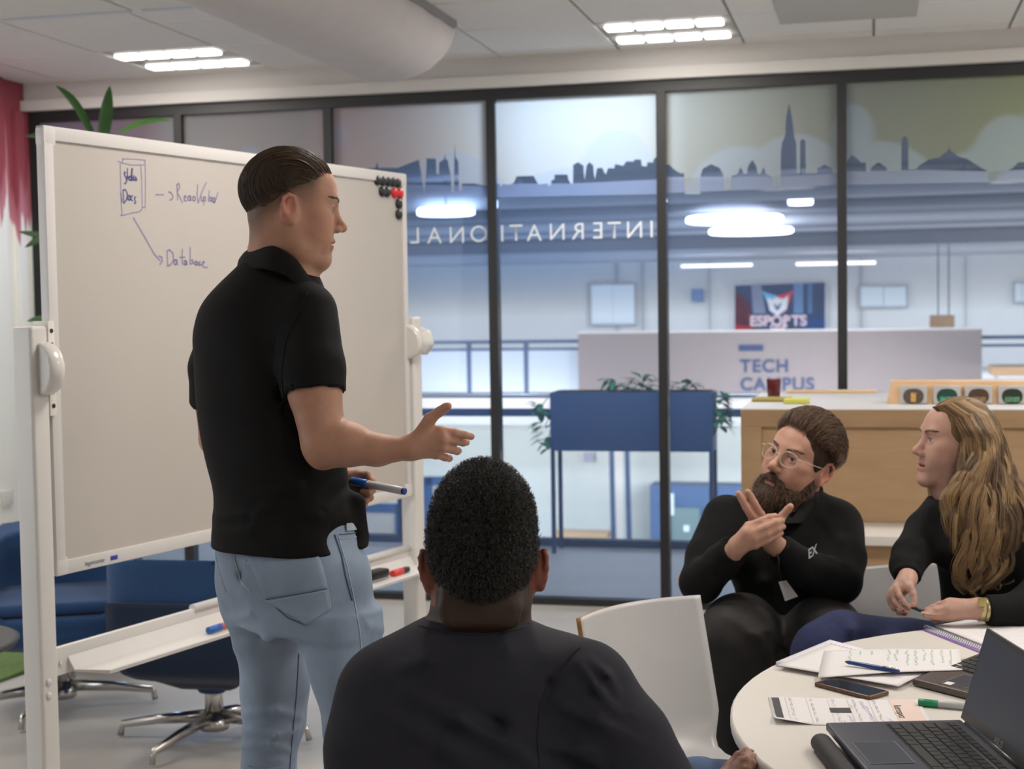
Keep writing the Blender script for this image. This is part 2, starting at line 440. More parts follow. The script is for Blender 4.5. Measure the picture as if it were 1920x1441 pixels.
# ceiling with its separate tiles
ceil_o = wb('ceiling', SL-.3, SR, NB, .05, CZ+.012, CZ+.1, m_grid)
# joints: grid origin chosen on the lamp tile
LS0 = WZ(213, 105, CZ)[0]-.03; gs, gn = LS0 % .6, .0
lamp_tiles = []
def lampspot(px, py):
    s, n = WZ(px, py, CZ); return (round((s-gs-.3)/.6), round((n+.3)/.6))
NOFF = -.18
def lampspot(px, py):
    s, n = WZ(px, py, CZ); return (math.floor((s-gs)/.6), math.floor((n-NOFF)/.6))
lampset = {lampspot(325, 93), lampspot(1312, 32)}
tme = None
i0 = math.floor((SL-.3-gs)/.6)
for i in range(i0, math.ceil((SR-gs)/.6)):
    for j in range(-19, 1):
        s0, n0 = gs+i*.6, NOFF+j*.6
        if n0 < NB: continue
        if (i, j) in lampset: continue
        a = max(s0, SL-.28)+.006; b = min(s0+.6, SR)-.006; c = n0+.006; d = min(n0+.6, .04)-.006
        if b-a < .03 or d-c < .03: continue
        full = abs(b-a-.588) < .001 and abs(d-c-.588) < .001
        if full and tme is None:
            mb = MB(); mb.box(-.294, .294, -.294, .294, 0, .012); o = mb.build('tile', m_ceil, ceil_o, bevel=.003, seg=1); tme = o.data
        elif full:
            o = link('tile', tme, None, ceil_o)
        else:
            o = MB().box(-(b-a)/2, (b-a)/2, -(d-c)/2, (d-c)/2, 0, .012).build('tile', m_ceil, ceil_o)
        o.location = WF((a+b)/2, (c+d)/2, CZ); o.rotation_euler = (0, 0, WANG)
# recessed ceiling lamps
m_lamp = emis('lamp_white', (1, .95, .88), 5); m_lampbody = mat('lamp_body', (.42, .41, .40), .5)
def ceiling_lamp(i, j, label):
    s0, n0 = gs+i*.6, NOFF+j*.6
    root = empty('ceiling_lamp', WF(s0+.3, n0+.3, CZ), label, 'lamp', 'recessed ceiling lamps')
    MB().box(s0+.006, s0+.594, n0+.006, n0+.594, CZ+.006, CZ+.012, WF).build('lamp_body', m_lampbody, root)
    for r in (.14, .46):
        for q in range(4):
            a = s0+.035+q*.1345
            MB().box(a, a+.120, n0+r-.048, n0+r+.048, CZ-.012, CZ+.006, WF).build('diffuser', m_lamp, root, bevel=.015)
lm = sorted(lampset)
ceiling_lamp(*lm[0], 'twin-strip recessed ceiling lamp on the left above the whiteboard')
ceiling_lamp(*lm[1], 'twin-strip recessed ceiling lamp near the top of the glass wall, right of the fabric duct')
# open dark vent tile, top right, and the bright slot, top left
o = wb('ceiling_grille', *[WZ(1455, 20, CZ)[0], WZ(1720, 20, CZ)[0]], WZ(1590, -40, CZ)[1], WZ(1590, 36, CZ)[1], CZ-.006, CZ-.001, mat('grille_grey', (.5, .49, .47), .6, bump=.4, bscale=900), None)
tag(o, 'flat grey perforated ceiling panel at the top right, beside the right ceiling lamp', 'panel')
s_a, n_a = WZ(12, 36, CZ); s_b, n_b = WZ(245, 18, CZ); s_c = WZ(268, 16, CZ)[0]; s_d = WZ(380, 8, CZ)[0]
root = empty('ceiling_air_slot', WF(s_a, n_a, CZ), 'long pale blue air slot in the ceiling at the top left corner', 'vent')
for a, b in ((s_a, s_b), (s_c, s_d)):
    MB().box(a, b, n_b-.02, n_b+.01, CZ-.012, CZ-.001, WF).build('slot_rail', mat('slot_rail_blue', (.62, .66, .70), .4), root)
    MB().box(a, b, n_b-.55, n_b-.03, CZ-.008, CZ-.001, WF).build('slot_panel', mat('slot_panel', (.72, .71, .66), .7), root)
# fabric air duct hanging under the ceiling
sd, nd = WZ(721, 60, CZ); sd0 = WZ(848, 38, CZ); sc = sd0[0]-.31; ne = sd0[1]
m_duct = mat('duct_fabric', (.56, .525, .52), .85, noise=.03, nscale=8, bump=.25, bscale=14)
root = empty('fabric_air_duct', WF(sc, ne, CZ), 'pale half-round fabric air duct hanging under the ceiling with a rounded end', 'duct')
mb = MB()
def dfn(u, v):
    a = PI*v; n = ne+.28*math.sin(PI/2*min(1, (1-u)*1.0)) if False else 0
    L = 6.5; t = u
    if t < .12:
        q = t/.12; ang = q*PI/2; rr = math.sin(ang); n = ne+.30*(math.cos(ang)); 
    else:
        rr = 1; n = ne-(t-.12)/.88*L
    rr = max(rr, .02); wr = 1+.012*math.sin(u*160+v*4)*(1 if u > .1 else .3)
    return WF(sc-.31*rr*wr*math.cos(a), n, CZ-.008-.235*rr*wr*math.sin(a))
mb.grid(dfn, 90, 28); mb.build('duct_sleeve', m_duct, root, smooth=True)
MB().box(sc+.30, sc+.325, ne-6.5, ne+.02, CZ-.03, CZ, WF).build('duct_rail', mat('rail_grey', (.28, .27, .27), .5), root)
MB().box(sc-.325, sc-.30, ne-6.5, ne+.02, CZ-.03, CZ, WF).build('duct_rail', mat('rail_grey', (.28, .27, .27), .5), root)

# glass wall: header, frame, mullions, panes
GT = 2.585
m_head = mat('header_white', (.64, .62, .60), .8)
wb('wall_header', SL-.3, SR, -.04, .15, GT+.005, CZ+.012, m_head)
wb('trim_header', SL-.3, SR, -.075, -.04, GT+.005, GT+.06, m_head)
wb('trim_top_frame', SL, SR, -.03, .04, GT-.05, GT, m_black)
wb('trim_bottom_frame', SL, SR, -.03, .04, 0.0, .035, m_black)
wb('trim_left_frame', SL, SL+.05, -.03, .04, .035, GT-.05, m_black)
mul = [WP(x, 400)[0] for x in (342, 621, 925, 1242, 1579)]
mul.append(mul[-1]+.885)
for k, s in enumerate(mul):
    wb('trim_mullion', s-.022, s+.022, -.035, .045, .035, GT-.05, m_black)
# glass materials -----------------------------------------------------------
def wallcoords(nt):
    g = nt.nodes.new('ShaderNodeNewGeometry'); sub = nt.nodes.new('ShaderNodeVectorMath'); sub.operation = 'SUBTRACT'; sub.inputs[1].default_value = WO
    dt = nt.nodes.new('ShaderNodeVectorMath'); dt.operation = 'DOT_PRODUCT'; dt.inputs[1].default_value = WD
    sx = nt.nodes.new('ShaderNodeSeparateXYZ'); nt.links.new(g.outputs['Position'], sub.inputs[0]); nt.links.new(sub.outputs[0], dt.inputs[0]); nt.links.new(g.outputs['Position'], sx.inputs[0])
    return dt.outputs['Value'], sx.outputs['Z'], g
def ramp(nt, src, lo, hi, stops):
    r = nt.nodes.new('ShaderNodeMapRange'); r.inputs[1].default_value = lo; r.inputs[2].default_value = hi; nt.links.new(src, r.inputs[0])
    c = nt.nodes.new('ShaderNodeValToRGB'); e = c.color_ramp.elements
    e[0].position = (stops[0][0]-lo)/(hi-lo); e[0].color = (*stops[0][1], 1); e[1].position = (stops[-1][0]-lo)/(hi-lo); e[1].color = (*stops[-1][1], 1)
    for p, col in stops[1:-1]:
        q = e.new((p-lo)/(hi-lo)); q.color = (*col, 1)
    nt.links.new(r.outputs[0], c.inputs[0]); return c.outputs[0]
M = bpy.data.materials.new('tinted_glass'); M.use_nodes = True; nt = M.node_tree; nt.nodes.clear()
s_, z_, g_ = wallcoords(nt)
tr = nt.nodes.new('ShaderNodeBsdfTransparent'); gl = nt.nodes.new('ShaderNodeBsdfGlossy'); gl.inputs['Roughness'].default_value = .0
tl = nt.nodes.new('ShaderNodeBsdfTranslucent'); df = nt.nodes.new('ShaderNodeBsdfDiffuse')
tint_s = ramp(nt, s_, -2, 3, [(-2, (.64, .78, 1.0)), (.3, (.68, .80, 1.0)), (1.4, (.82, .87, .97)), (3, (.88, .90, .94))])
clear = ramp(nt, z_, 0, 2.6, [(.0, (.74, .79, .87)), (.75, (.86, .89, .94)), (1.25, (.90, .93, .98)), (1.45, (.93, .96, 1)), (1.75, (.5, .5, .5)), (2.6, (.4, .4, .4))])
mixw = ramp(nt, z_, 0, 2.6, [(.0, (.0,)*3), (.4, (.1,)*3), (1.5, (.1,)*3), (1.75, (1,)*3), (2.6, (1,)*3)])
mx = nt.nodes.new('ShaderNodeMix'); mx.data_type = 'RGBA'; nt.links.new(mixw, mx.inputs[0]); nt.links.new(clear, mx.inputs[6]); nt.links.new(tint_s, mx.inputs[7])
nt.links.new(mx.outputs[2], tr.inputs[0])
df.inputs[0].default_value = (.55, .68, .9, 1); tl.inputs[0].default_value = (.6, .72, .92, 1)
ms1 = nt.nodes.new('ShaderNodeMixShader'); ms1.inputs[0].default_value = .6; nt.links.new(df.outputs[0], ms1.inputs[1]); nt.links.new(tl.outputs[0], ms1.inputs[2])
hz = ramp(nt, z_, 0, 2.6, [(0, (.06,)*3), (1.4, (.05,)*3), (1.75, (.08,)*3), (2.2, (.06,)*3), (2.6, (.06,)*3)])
ms2 = nt.nodes.new('ShaderNodeMixShader'); nt.links.new(hz, ms2.inputs[0]); nt.links.new(tr.outputs[0], ms2.inputs[1]); nt.links.new(ms1.outputs[0], ms2.inputs[2])
fr = nt.nodes.new('ShaderNodeFresnel'); fr.inputs[0].default_value = 1.22
ms3 = nt.nodes.new('ShaderNodeMixShader'); nt.links.new(fr.outputs[0], ms3.inputs[0]); nt.links.new(ms2.outputs[0], ms3.inputs[1]); nt.links.new(gl.outputs[0], ms3.inputs[2])
out = nt.nodes.new('ShaderNodeOutputMaterial'); nt.links.new(ms3.outputs[0], out.inputs[0])
m_glass = M
def filmmat(name, stops, opac):
    M = bpy.data.materials.new(name); M.use_nodes = True; nt = M.node_tree; nt.nodes.clear()
    s_, z_, g_ = wallcoords(nt)
    col = ramp(nt, s_, -3, 3.2, stops)
    n = nt.nodes.new('ShaderNodeTexVoronoi'); n.feature = 'SMOOTH_F1'; n.inputs['Scale'].default_value = 2.6; n.inputs['Smoothness'].default_value = .15
    nt.links.new(g_.outputs['Position'], n.inputs['Vector'])
    ad = nt.nodes.new('ShaderNodeMath'); ad.operation = 'MULTIPLY_ADD'; nt.links.new(z_, ad.inputs[0]); ad.inputs[1].default_value = 1.9; nt.links.new(n.outputs['Distance'], ad.inputs[2])
    th = nt.nodes.new('ShaderNodeMapRange'); th.inputs[1].default_value = 4.68; th.inputs[2].default_value = 4.76; nt.links.new(ad.outputs[0], th.inputs[0])
    mx = nt.nodes.new('ShaderNodeMix'); mx.data_type = 'RGBA'; mx.blend_type = 'MIX'
    pale = nt.nodes.new('ShaderNodeMix'); pale.data_type = 'RGBA'; pale.inputs[0].default_value = .32; pale.inputs[7].default_value = (.55, .66, .78, 1)
    nt.links.new(col, pale.inputs[6]); nt.links.new(th.outputs[0], mx.inputs[0]); nt.links.new(pale.outputs[2], mx.inputs[6]); nt.links.new(col, mx.inputs[7])
    d = nt.nodes.new('ShaderNodeBsdfDiffuse'); t = nt.nodes.new('ShaderNodeBsdfTranslucent'); tp = nt.nodes.new('ShaderNodeBsdfTransparent')
    for q in (d, t): nt.links.new(mx.outputs[2], q.inputs[0])
    a = nt.nodes.new('ShaderNodeMixShader'); a.inputs[0].default_value = .72; nt.links.new(d.outputs[0], a.inputs[1]); nt.links.new(t.outputs[0], a.inputs[2])
    b = nt.nodes.new('ShaderNodeMixShader'); b.inputs[0].default_value = opac; nt.links.new(tp.outputs[0], b.inputs[1]); nt.links.new(a.outputs[0], b.inputs[2])
    o = nt.nodes.new('ShaderNodeOutputMaterial'); nt.links.new(b.outputs[0], o.inputs[0]); return M
m_film = filmmat('sky_print', [(-3, (.34, .20, .19)), (-1.9, (.38, .24, .21)), (-1.75, (.46, .38, .30)), (-1.0, (.54, .44, .34)), (-.85, (.70, .50, .40)), (-.15, (.80, .68, .52)), (.2, (.88, .82, .68)), (.8, (.76, .73, .60)), (1.0, (.50, .485, .39)), (1.7, (.36, .36, .29)), (2.4, (.31, .315, .19)), (3.2, (.33, .33, .14))], .93)
m_band = filmmat('grey_print', [(-3, (.42, .48, .66)), (0, (.5, .54, .70)), (1, (.56, .57, .66)), (3.2, (.6, .6, .62))], .5)
A_ = lambda L: [(680+u/3.31, 240+v/3.31) for u, v in L]
B_ = lambda L: [(1240+u/2.824, 180+v/2.824) for u, v in L]
sky = {0: [(60, 330), (335, 330)], 1: [(348, 335), (480, 330), (614, 335)],
 2: A_([(-170, 262), (40, 250), (85, 248), (95, 210), (105, 248), (225, 248), (355, 197), (370, 300), (388, 408), (398, 300), (402, 190), (460, 192), (463, 285), (478, 290), (480, 215), (510, 195), (515, 160), (520, 195), (533, 200), (540, 240), (553, 300), (555, 400), (573, 400), (573, 240), (562, 205), (574, 180), (577, 90), (580, 180), (598, 208), (588, 240), (598, 250), (600, 388), (620, 388), (622, 345), (700, 345), (740, 355), (792, 360)]),
 3: A_([(824, 345), (855, 350), (862, 368), (872, 350), (915, 352), (935, 345), (945, 335), (960, 300), (1065, 298), (1085, 335), (1095, 350), (1140, 345), (1150, 345), (1155, 360), (1172, 358), (1175, 325), (1193, 320), (1195, 290), (1275, 290), (1280, 320), (1295, 345), (1308, 345), (1310, 280), (1302, 270), (1305, 230), (1340, 213), (1375, 235), (1376, 280), (1382, 322), (1388, 270), (1395, 230), (1412, 212), (1435, 235), (1438, 280), (1445, 320), (1458, 250), (1490, 248), (1510, 290), (1520, 270), (1525, 250), (1565, 250), (1570, 225), (1620, 235), (1640, 208), (1685, 210), (1690, 197), (1730, 197), (1735, 235), (1765, 240), (1770, 215), (1805, 215), (1810, 195), (1830, 175), (1846, 172)]),
 4: B_([(18, 365), (45, 365), (70, 390), (78, 395), (100, 410), (122, 410), (128, 520), (208, 520), (210, 420), (222, 385), (265, 362), (310, 382), (332, 420), (334, 500), (350, 500), (372, 490), (374, 425), (405, 415), (422, 378), (437, 412), (455, 412), (460, 375), (483, 338), (505, 372), (512, 412), (527, 412), (543, 378), (557, 415), (590, 430), (592, 480), (632, 480), (634, 300), (640, 250), (655, 215), (662, 110), (678, 40), (692, 110), (705, 215), (715, 250), (718, 410), (735, 410), (736, 240), (750, 228), (764, 240), (766, 410), (825, 410), (827, 385), (865, 365), (905, 385), (910, 410), (941, 412)]),
 5: B_([(970, 362), (985, 340), (1010, 312), (1040, 335), (1060, 355), (1082, 352), (1085, 400), (1108, 400), (1110, 380), (1150, 352), (1192, 380), (1195, 400), (1270, 398), (1272, 260), (1268, 230), (1288, 210), (1305, 230), (1307, 260), (1308, 390), (1345, 390), (1370, 365), (1420, 335), (1470, 325), (1520, 285), (1524, 255), (1527, 285), (1570, 320), (1620, 335), (1690, 380), (1730, 400), (1731, 455), (1770, 450), (1800, 410), (1855, 385), (1890, 350), (1960, 355), (2060, 350)])}
band = {2: A_([(270, 350), (792, 362), (792, 432), (270, 430)]), 3: A_([(824, 348), (1300, 345), (1846, 320), (1846, 410), (824, 430)]),
        4: B_([(18, 430), (590, 430), (941, 412), (941, 470), (640, 490), (18, 515)]), 5: B_([(970, 402), (1400, 392), (1750, 400), (2060, 385), (2060, 450), (970, 470)])}
edges = [SL+.05]+mul+[SR]
panes = []
for k in range(7):
    a = edges[k]+(.022 if k else 0); b = edges[k+1]-.022
    if k == 6: b = SR
    p = wb('window_%d' % (k+1), a, b, 0, .008, .035, GT-.05, m_glass); panes.append(p)
    if k in sky:
        pts = [WP(x, y, .012) for x, y in sky[k]]
        pts = [(min(max(s, a), b), z) for s, z in pts]
        pts[0] = (a, pts[0][1]); pts[-1] = (b, pts[-1][1]); mb = MB(); ms = a
        for (sa, za), (sb, zb) in zip(pts, pts[1:]):
            sa = max(sa, ms); sb = max(sb, sa+.0004); ms = sb
            mb.poly([WF(sa, -.003, za), WF(sb, -.003, zb), WF(sb, -.003, GT-.05), WF(sa, -.003, GT-.05)])
        mb.build('sky_film', m_film, p)
    if k in band:
        pts = [WP(x, y, .0115) for x, y in band[k]]; pts = [(min(max(s, a), b), z) for s, z in pts]
        MB().poly if False else None
        mb = MB(); mb.poly([WF(s, -.0015, z) for s, z in pts]); mb.build('cloud_band', m_band, p)
# mirrored lettering on the outside of the glass
m_let = mat('letter_white', (.82, .88, .95), .6, emit=None)
for ch, px, py in (('I', 1222, 431), ('N', 1190, 432), ('T', 1152, 433), ('E', 1122, 433.5), ('R', 1085, 435), ('N', 1045, 436), ('A', 1002, 438), ('T', 968, 438), ('I', 942, 439), ('O', 898, 440), ('N', 857, 442), ('A', 815, 443), ('L', 779, 443)):
    k = 3 if px > 925 else 2
    s, z = WP(px, py, 0)
    lo = placetext('letter', ch, .118, m_let, WF(s, -.0045, z), -WD, (0, 0, 1), panes[k], bold=-.0005 if ch != 'I' else 0)
# left wall with running pink paint
M = mat('painted_wall', (.80, .81, .78), .85); nt = M.node_tree; b = nt.nodes['Principled BSDF']
g = nt.nodes.new('ShaderNodeNewGeometry'); sp = nt.nodes.new('ShaderNodeMapping'); sp.inputs['Scale'].default_value = (14, 14, 0.6)
n = nt.nodes.new('ShaderNodeTexNoise'); n.inputs['Scale'].default_value = 1; n.inputs['Detail'].default_value = 2
nt.links.new(g.outputs['Position'], sp.inputs[0]); nt.links.new(sp.outputs[0], n.inputs[0])
xyz = nt.nodes.new('ShaderNodeSeparateXYZ'); nt.links.new(g.outputs['Position'], xyz.inputs[0])
ma = nt.nodes.new('ShaderNodeMath'); ma.operation = 'MULTIPLY_ADD'; ma.inputs[1].default_value = 1.1; nt.links.new(n.outputs['Fac'], ma.inputs[0]); nt.links.new(xyz.outputs['Z'], ma.inputs[2])
cr = nt.nodes.new('ShaderNodeValToRGB'); mr = nt.nodes.new('ShaderNodeMapRange'); mr.inputs[1].default_value = 2.6; mr.inputs[2].default_value = 3.1
nt.links.new(ma.outputs[0], mr.inputs[0]); nt.links.new(mr.outputs[0], cr.inputs[0])
e = cr.color_ramp.elements; e[0].color = (.80, .81, .78, 1); e[0].position = .0; e[1].color = (*srgb(148, 68, 82), 1); e[1].position = .55
q = e.new(.08); q.color = (*srgb(190, 125, 140), 1); q = e.new(.4); q.color = (*srgb(172, 104, 118), 1)
nt.links.new(cr.outputs[0], b.inputs['Base Color'])
wb('wall_left', SL-.1, SL-.02, NB, 0, 0, CZ+.02, M)
wb('wall_return', SL-.3, SL, -.02, .12, 0, CZ+.02, M)
wb('trim_pipe_casing', SL-.02, SL+.012, -.17, -.1, 0, CZ-.16, M)
wb('trim_pilaster', SL-.02, SL+.004, -.60, -.27, 0, CZ+.01, M)
wb('wall_right', SR, SR+.1, NB, 2.5, -.1, CZ+.1, m_wall)
wb('wall_back', SL-.3, SR, NB-.1, NB, -.1, CZ+.1, m_wall)
wb('baseboard_left', SL-.02, SL-.005, NB, -.62, 0, .06, mat('base_grey', (.3, .3, .3), .6))
s_, z_ = WP(8, 1026, -.45)
o = MB().box(SL+.004, SL+.02, -.42, -.32, .50, .58, WF).build('wall_socket', m_white, bevel=.004); tag(o, 'white wall socket low on the left wall with a black plug and cable', 'socket')
mb = MB(); mb.tube([P(-12, 1018, 6.9), P(4, 1024, 6.9), P(18, 1030, 6.9), P(30, 1040, 6.95), P(42, 1055, 7.0), P(52, 1085, 7.05)], .006, 8)
mb.tube([P(-14, 1020, 6.9), P(6, 1024, 6.9)], .016, 8); o = mb.build('power_cable', mat('cable_dark', (.08, .08, .08), .5)); tag(o, 'thin dark power cable running from the socket at the left edge', 'cable')

# ================================================================== BEYOND THE GLASS
m_steel = mat('duct_steel', (.50, .52, .56), .5); m_dk = mat('dark_ceiling', (.10, .11, .14), .9, noise=.1, nscale=3); m_mid = mat('mid_ceiling', (.26, .27, .31), .8)
m_atw = mat('atrium_white', (.84, .85, .86), .9, noise=.015, nscale=1); m_blue = mat('blue_metal', srgb(50, 86, 134), .45)
m_navy = mat('navy_metal', srgb(58, 78, 112), .5)
wb('floor_corridor', -9, 12, 0, 1.85, -.3, 0, m_cfloor)
wb('ceiling_corridor', SR, 12, 0, 2.4, 2.8, 2.9, m_ceil); wb('ceiling_corridor', -9, SR, .15, 2.4, 2.86, 2.96, m_ceil)
wb('ceiling_atrium', -16, 20, 2.4, 20.5, 3.3, 3.4, m_dk)
wb('wall_atrium_left', -16.1, -16, 0, 29, -4.5, 3.4, m_atw); wb('wall_atrium_right', 20, 20.1, 0, 29, -4.5, 3.4, m_atw)
wb('floor_lower', -16, 20, 0, 29, -4.6, -4.5, mat('lower_floor', (.4, .41, .43), .5))
wb('floor_gallery', -16, 20, 18, 28.5, -.12, 0, m_cfloor); wb('trim_gallery_fascia', -16, 20, 17.95, 18, -.55, 0, mat('fascia_beige', (.60, .56, .55), .8))
wb('ceiling_gallery', -16, 20, 20.5, 28.5, 2.52, 2.62, mat('gallery_ceiling', (.55, .56, .58), .8)); wb('wall_bulkhead', -16, 20, 20.4, 20.5, 2.52, 3.3, m_mid)
wb('wall_gallery', -16, 20, 28, 28.1, 0, 2.55, m_atw); wb('wall_lower', -16, 20, 19.6, 19.7, -4.5, -.12, mat('lower_wall', (.80, .78, .72), .9, noise=.02, nscale=1))
# ceiling pipes and beams running along the atrium
def ypos(py, z): return WZ(1200, py, z)[1]
beams = [(362, 3.05, .16, m_steel, 'broad pale beam under the atrium ceiling, nearest the glass'), (388, 2.95, .1, m_mid, 'grey duct under the atrium ceiling behind the nearest beam'), (398, 2.95, .09, m_steel, 'pale pipe just behind the grey duct under the atrium ceiling'), (415, 2.98, .13, m_dk, 'dark duct in the middle of the atrium ceiling'),
         (434, 2.95, .11, m_steel, 'pale pipe behind the round lamps under the atrium ceiling'), (452, 2.95, .16, m_mid, 'grey duct behind the pale pipe of the round lamps'), (468, 2.85, .10, m_steel, 'farthest pale pipe under the atrium ceiling'), (480, 2.85, .16, m_dk, 'farthest dark duct under the atrium ceiling')]
for py, z, r, mm, lab in beams:
    n = ypos(py, z)
    if n > 20: n = 20.2-(500-py)*.02
    mb = MB(); mb.tube([WF(-14, n, z), WF(-6, n+.1, z), WF(0, n-.05, z), WF(6, n-.25, z), WF(12, n-.1, z), WF(19, n, z)], r, 10)
    for q in range(-12, 18, 3): mb.box(q-.02, q+.02, n-.02, n+.02, z, 3.31, WF)
    o = mb.build('ceiling_pipe', mm); tag(o, lab, 'pipe', 'pipes under the atrium ceiling')
# round and linear lamps
m_ring = emis('ring_lamp', (1, 1, 1), 7)
for px, py, wpx, z, lab in ((836, 397, 108, 2.86, 'round white pendant lamp seen left of the second mullion'), (1377, 411, 180, 2.75, 'large round white pendant lamp, upper of the close pair'), (1408, 433, 156, 2.72, 'large round white pendant lamp, lower of the close pair'), (1501, 377, 46, 2.9, 'small bright round lamp above the pair of large round lamps')):
    s, n = WZ(px, py, z); c = WF(s, n, z); r = wpx/2*c.y/FPX
    root = empty('round_lamp', c, lab, 'lamp', 'round lamps in the atrium')
    MB().lathe(c, [(r*.93, -.05), (r, -.035), (r, .03), (r*.95, .05)], seg=40).build('diffuser', m_ring, root)
    MB().tube([c+Vector((0, 0, .05)), Vector((c.x, c.y, 3.3))], .01, 6).build('suspension', m_dk, root)
for x0, x1, py, lab in ((1278, 1410, 499, 'thin linear ceiling lamp left of the right mullion'), (1493, 1642, 495, 'thin linear ceiling lamp crossing behind the right mullion')):
    s, n = WZ(x0, py, 2.3); s1 = WZ(x1, py, 2.3)[0]; n = min(n, 25)
    (sa, za), (sb, zb) = WP(x0, py, 24), WP(x1, py, 24)
    o = MB().box(sa, sb, 23.9, 24.1, za-.03, za+.03, WF).build('linear_lamp', emis('linear', (1, .9, .82), 4)); tag(o, lab, 'lamp', 'linear lamps in the far gallery')
# far railing
root = empty('far_railing', WF(*[WP(900, 690, 18)[0]], 18, 0), 'blue metal railing with glass infill across the atrium', 'railing')
zt = WP(900, 641, 17.95)[1]; zm = WP(900, 655, 17.95)[1]; s0 = -12; s1 = WP(1086, 650, 18)[0]
sr0 = WP(1840, 640, 18)[0]
for a, b in ((s0, s1), (sr0, 16)):
    for z, r in ((zt, .03), (zm, .022)): MB().box(a, b, 17.92, 17.98, z-r, z+r, WF).build('rail', m_navy, root)
for px in (780, 880, 987): 
    s = WP(px, 690, 17.95)[0]; MB().box(s-.04, s+.04, 17.93, 17.97, 0, zt, WF).build('post', m_navy, root)
MB().box(s0, s1, 17.94, 17.95, .02, zm, WF).build('glass_infill', mat('infill', (.46, .52, .60), .3), root)
# tech campus panel
(pa, zt), (pb, _) = WP(1084, 625, 17.8), WP(1841, 628, 17.8)
root = empty('lettered_parapet', WF((pa+pb)/2, 17.8, 0), 'large grey parapet panel with blue TECH CAMPUS lettering across the atrium', 'panel')
MB().box(pa, pb, 17.78, 17.88, -.05, zt, WF).build('panel', mat('parapet_grey', srgb(142, 130, 128), .8), root)
MB().box(pa, pb, 17.76, 17.90, zt, zt+.03, WF).build('capping', m_white, root)
m_lb = mat('letter_blue', srgb(34, 54, 96), .6)
for t, px, py, hpx in (('TECH', 1387, 687.5, 23), ('CAMPUS', 1387, 721.5, 23)):
    s, z = WP(px, py, 17.7); placetext('lettering', t, hpx*1.42*.0090, m_lb, WF(s, 17.77, z), WD, (0, 0, 1), root, align='LEFT', bold=.008, spacing=1.12, extrude=.005)
(a, z0), (b, z1) = WP(1385, 658, 17.77), WP(1431, 646, 17.77); MB().box(a, b, 17.765, 17.78, z0, z1, WF).build('blue_bar', m_lb, root)
# far wall things
def fbox(name, x0, y0, x1, y1, n, d, m_, label=None, cat=None, parent=None, bevel=0, group=None):
    (a, zb), (b, zt) = WP(x0, y1, n), WP(x1, y0, n)
    o = MB().box(a, b, n-d/2, n+d/2, zb, zt, WF).build(name, m_, parent, bevel=bevel)
    if label: tag(o, label, cat, group)
    return o
def fthing(name, x0, y0, x1, y1, n, label, cat, group=None):
    (a, zb), (b, zt) = WP(x0, y1, n), WP(x1, y0, n); return empty(name, WF((a+b)/2, n, zb), label, cat, group)
root = fthing('wall_screen', 1377, 530, 1548, 622, 27.9, 'wall screen showing an esports logo in red and blue', 'screen')
N = 27.85
fbox('bezel', 1374, 528, 1551, 625, N+.05, .06, mat('screen_bezel', (.7, .72, .75), .4), parent=root)
def sc(name, pts, col, s, d):
    mb = MB(); mb.poly([WF(*[WP(x, y, N-d)[0]], N-d, WP(x, y, N-d)[1]) for x, y in pts]); return mb.build(name, emis('scr_'+name+str(len(MATS)), col, s), root)
T_ = lambda L: [(1360+u/3.43, 500+v/3.43) for u, v in L]
sc('picture', T_([(62, 120), (640, 100), (640, 410), (62, 412)]), srgb(62, 80, 120), .8, 0)
sc('picture', T_([(62, 160), (110, 190), (150, 230), (175, 310), (200, 412), (62, 412)]), srgb(105, 40, 60), .8, .01)
sc('picture', T_([(62, 370), (150, 385), (190, 412), (62, 412)]), srgb(185, 50, 60), .9, .02)
sc('picture', T_([(165, 115), (230, 112), (260, 300), (180, 300)]), srgb(150, 160, 190), .8, .01)
sc('picture', T_([(440, 105), (500, 103), (500, 300), (440, 300)]), srgb(120, 155, 205), .8, .01)
sc('picture', T_([(530, 102), (560, 102), (560, 300), (530, 300)]), srgb(95, 130, 180), .8, .01)
sc('picture', T_([(460, 330), (640, 330), (640, 405), (480, 408)]), srgb(50, 85, 150), .8, .01)
sc('emblem', T_([(235, 155), (290, 175), (330, 185), (330, 310), (300, 290)]), srgb(110, 190, 230), 1, .03)
sc('emblem', T_([(440, 150), (385, 175), (330, 185), (330, 310), (385, 290)]), srgb(215, 70, 90), 1, .03)
sc('emblem', T_([(265, 195), (300, 210), (330, 195), (370, 208), (405, 185), (395, 270), (335, 315), (285, 280)]), srgb(235, 240, 250), 1, .05)
sc('emblem', T_([(310, 235), (330, 245), (335, 262), (345, 240), (365, 225), (345, 275), (325, 278)]), srgb(70, 90, 130), 1, .07)
for k, (t, u, v, h) in enumerate((('ESPORTS', 340, 350, 62), ('CLUB', 345, 388, 30))):
    s, z = WP(1360+u/3.43, 500+v/3.43, N-.06); placetext('lettering', t, h/3.43*.0182, emis('scrtxt', srgb(240, 215, 225), 1), WF(s, N-.08, z), WD, (0, 0, 1), root, bold=.012)
for x0, x1, y0, y1, lab in ((1108, 1190, 532, 608, 'pale far window left of the middle mullion'), (1613, 1700, 536, 575, 'pale far window behind the right-hand pane'), (1902, 1930, 530, 566, 'pale far window at the right edge of the picture')):
    root = fthing('far_window', x0, y0, x1, y1, 27.9, lab, 'window', 'windows in the far gallery wall')
    fbox('window_frame', x0-3, y0-3, x1+3, y1+3, 27.92, .1, m_steel, parent=root); fbox('pane', x0+2, y0+2, (x0+x1)/2-1, y1-2, 27.85, .04, emis('pale_pane', (.74, .85, .95), 1.0), parent=root)
    fbox('pane', (x0+x1)/2+1, y0+2, x1-2, y1-2, 27.85, .04, emis('pale_pane', (.74, .85, .95), 1.0), parent=root)
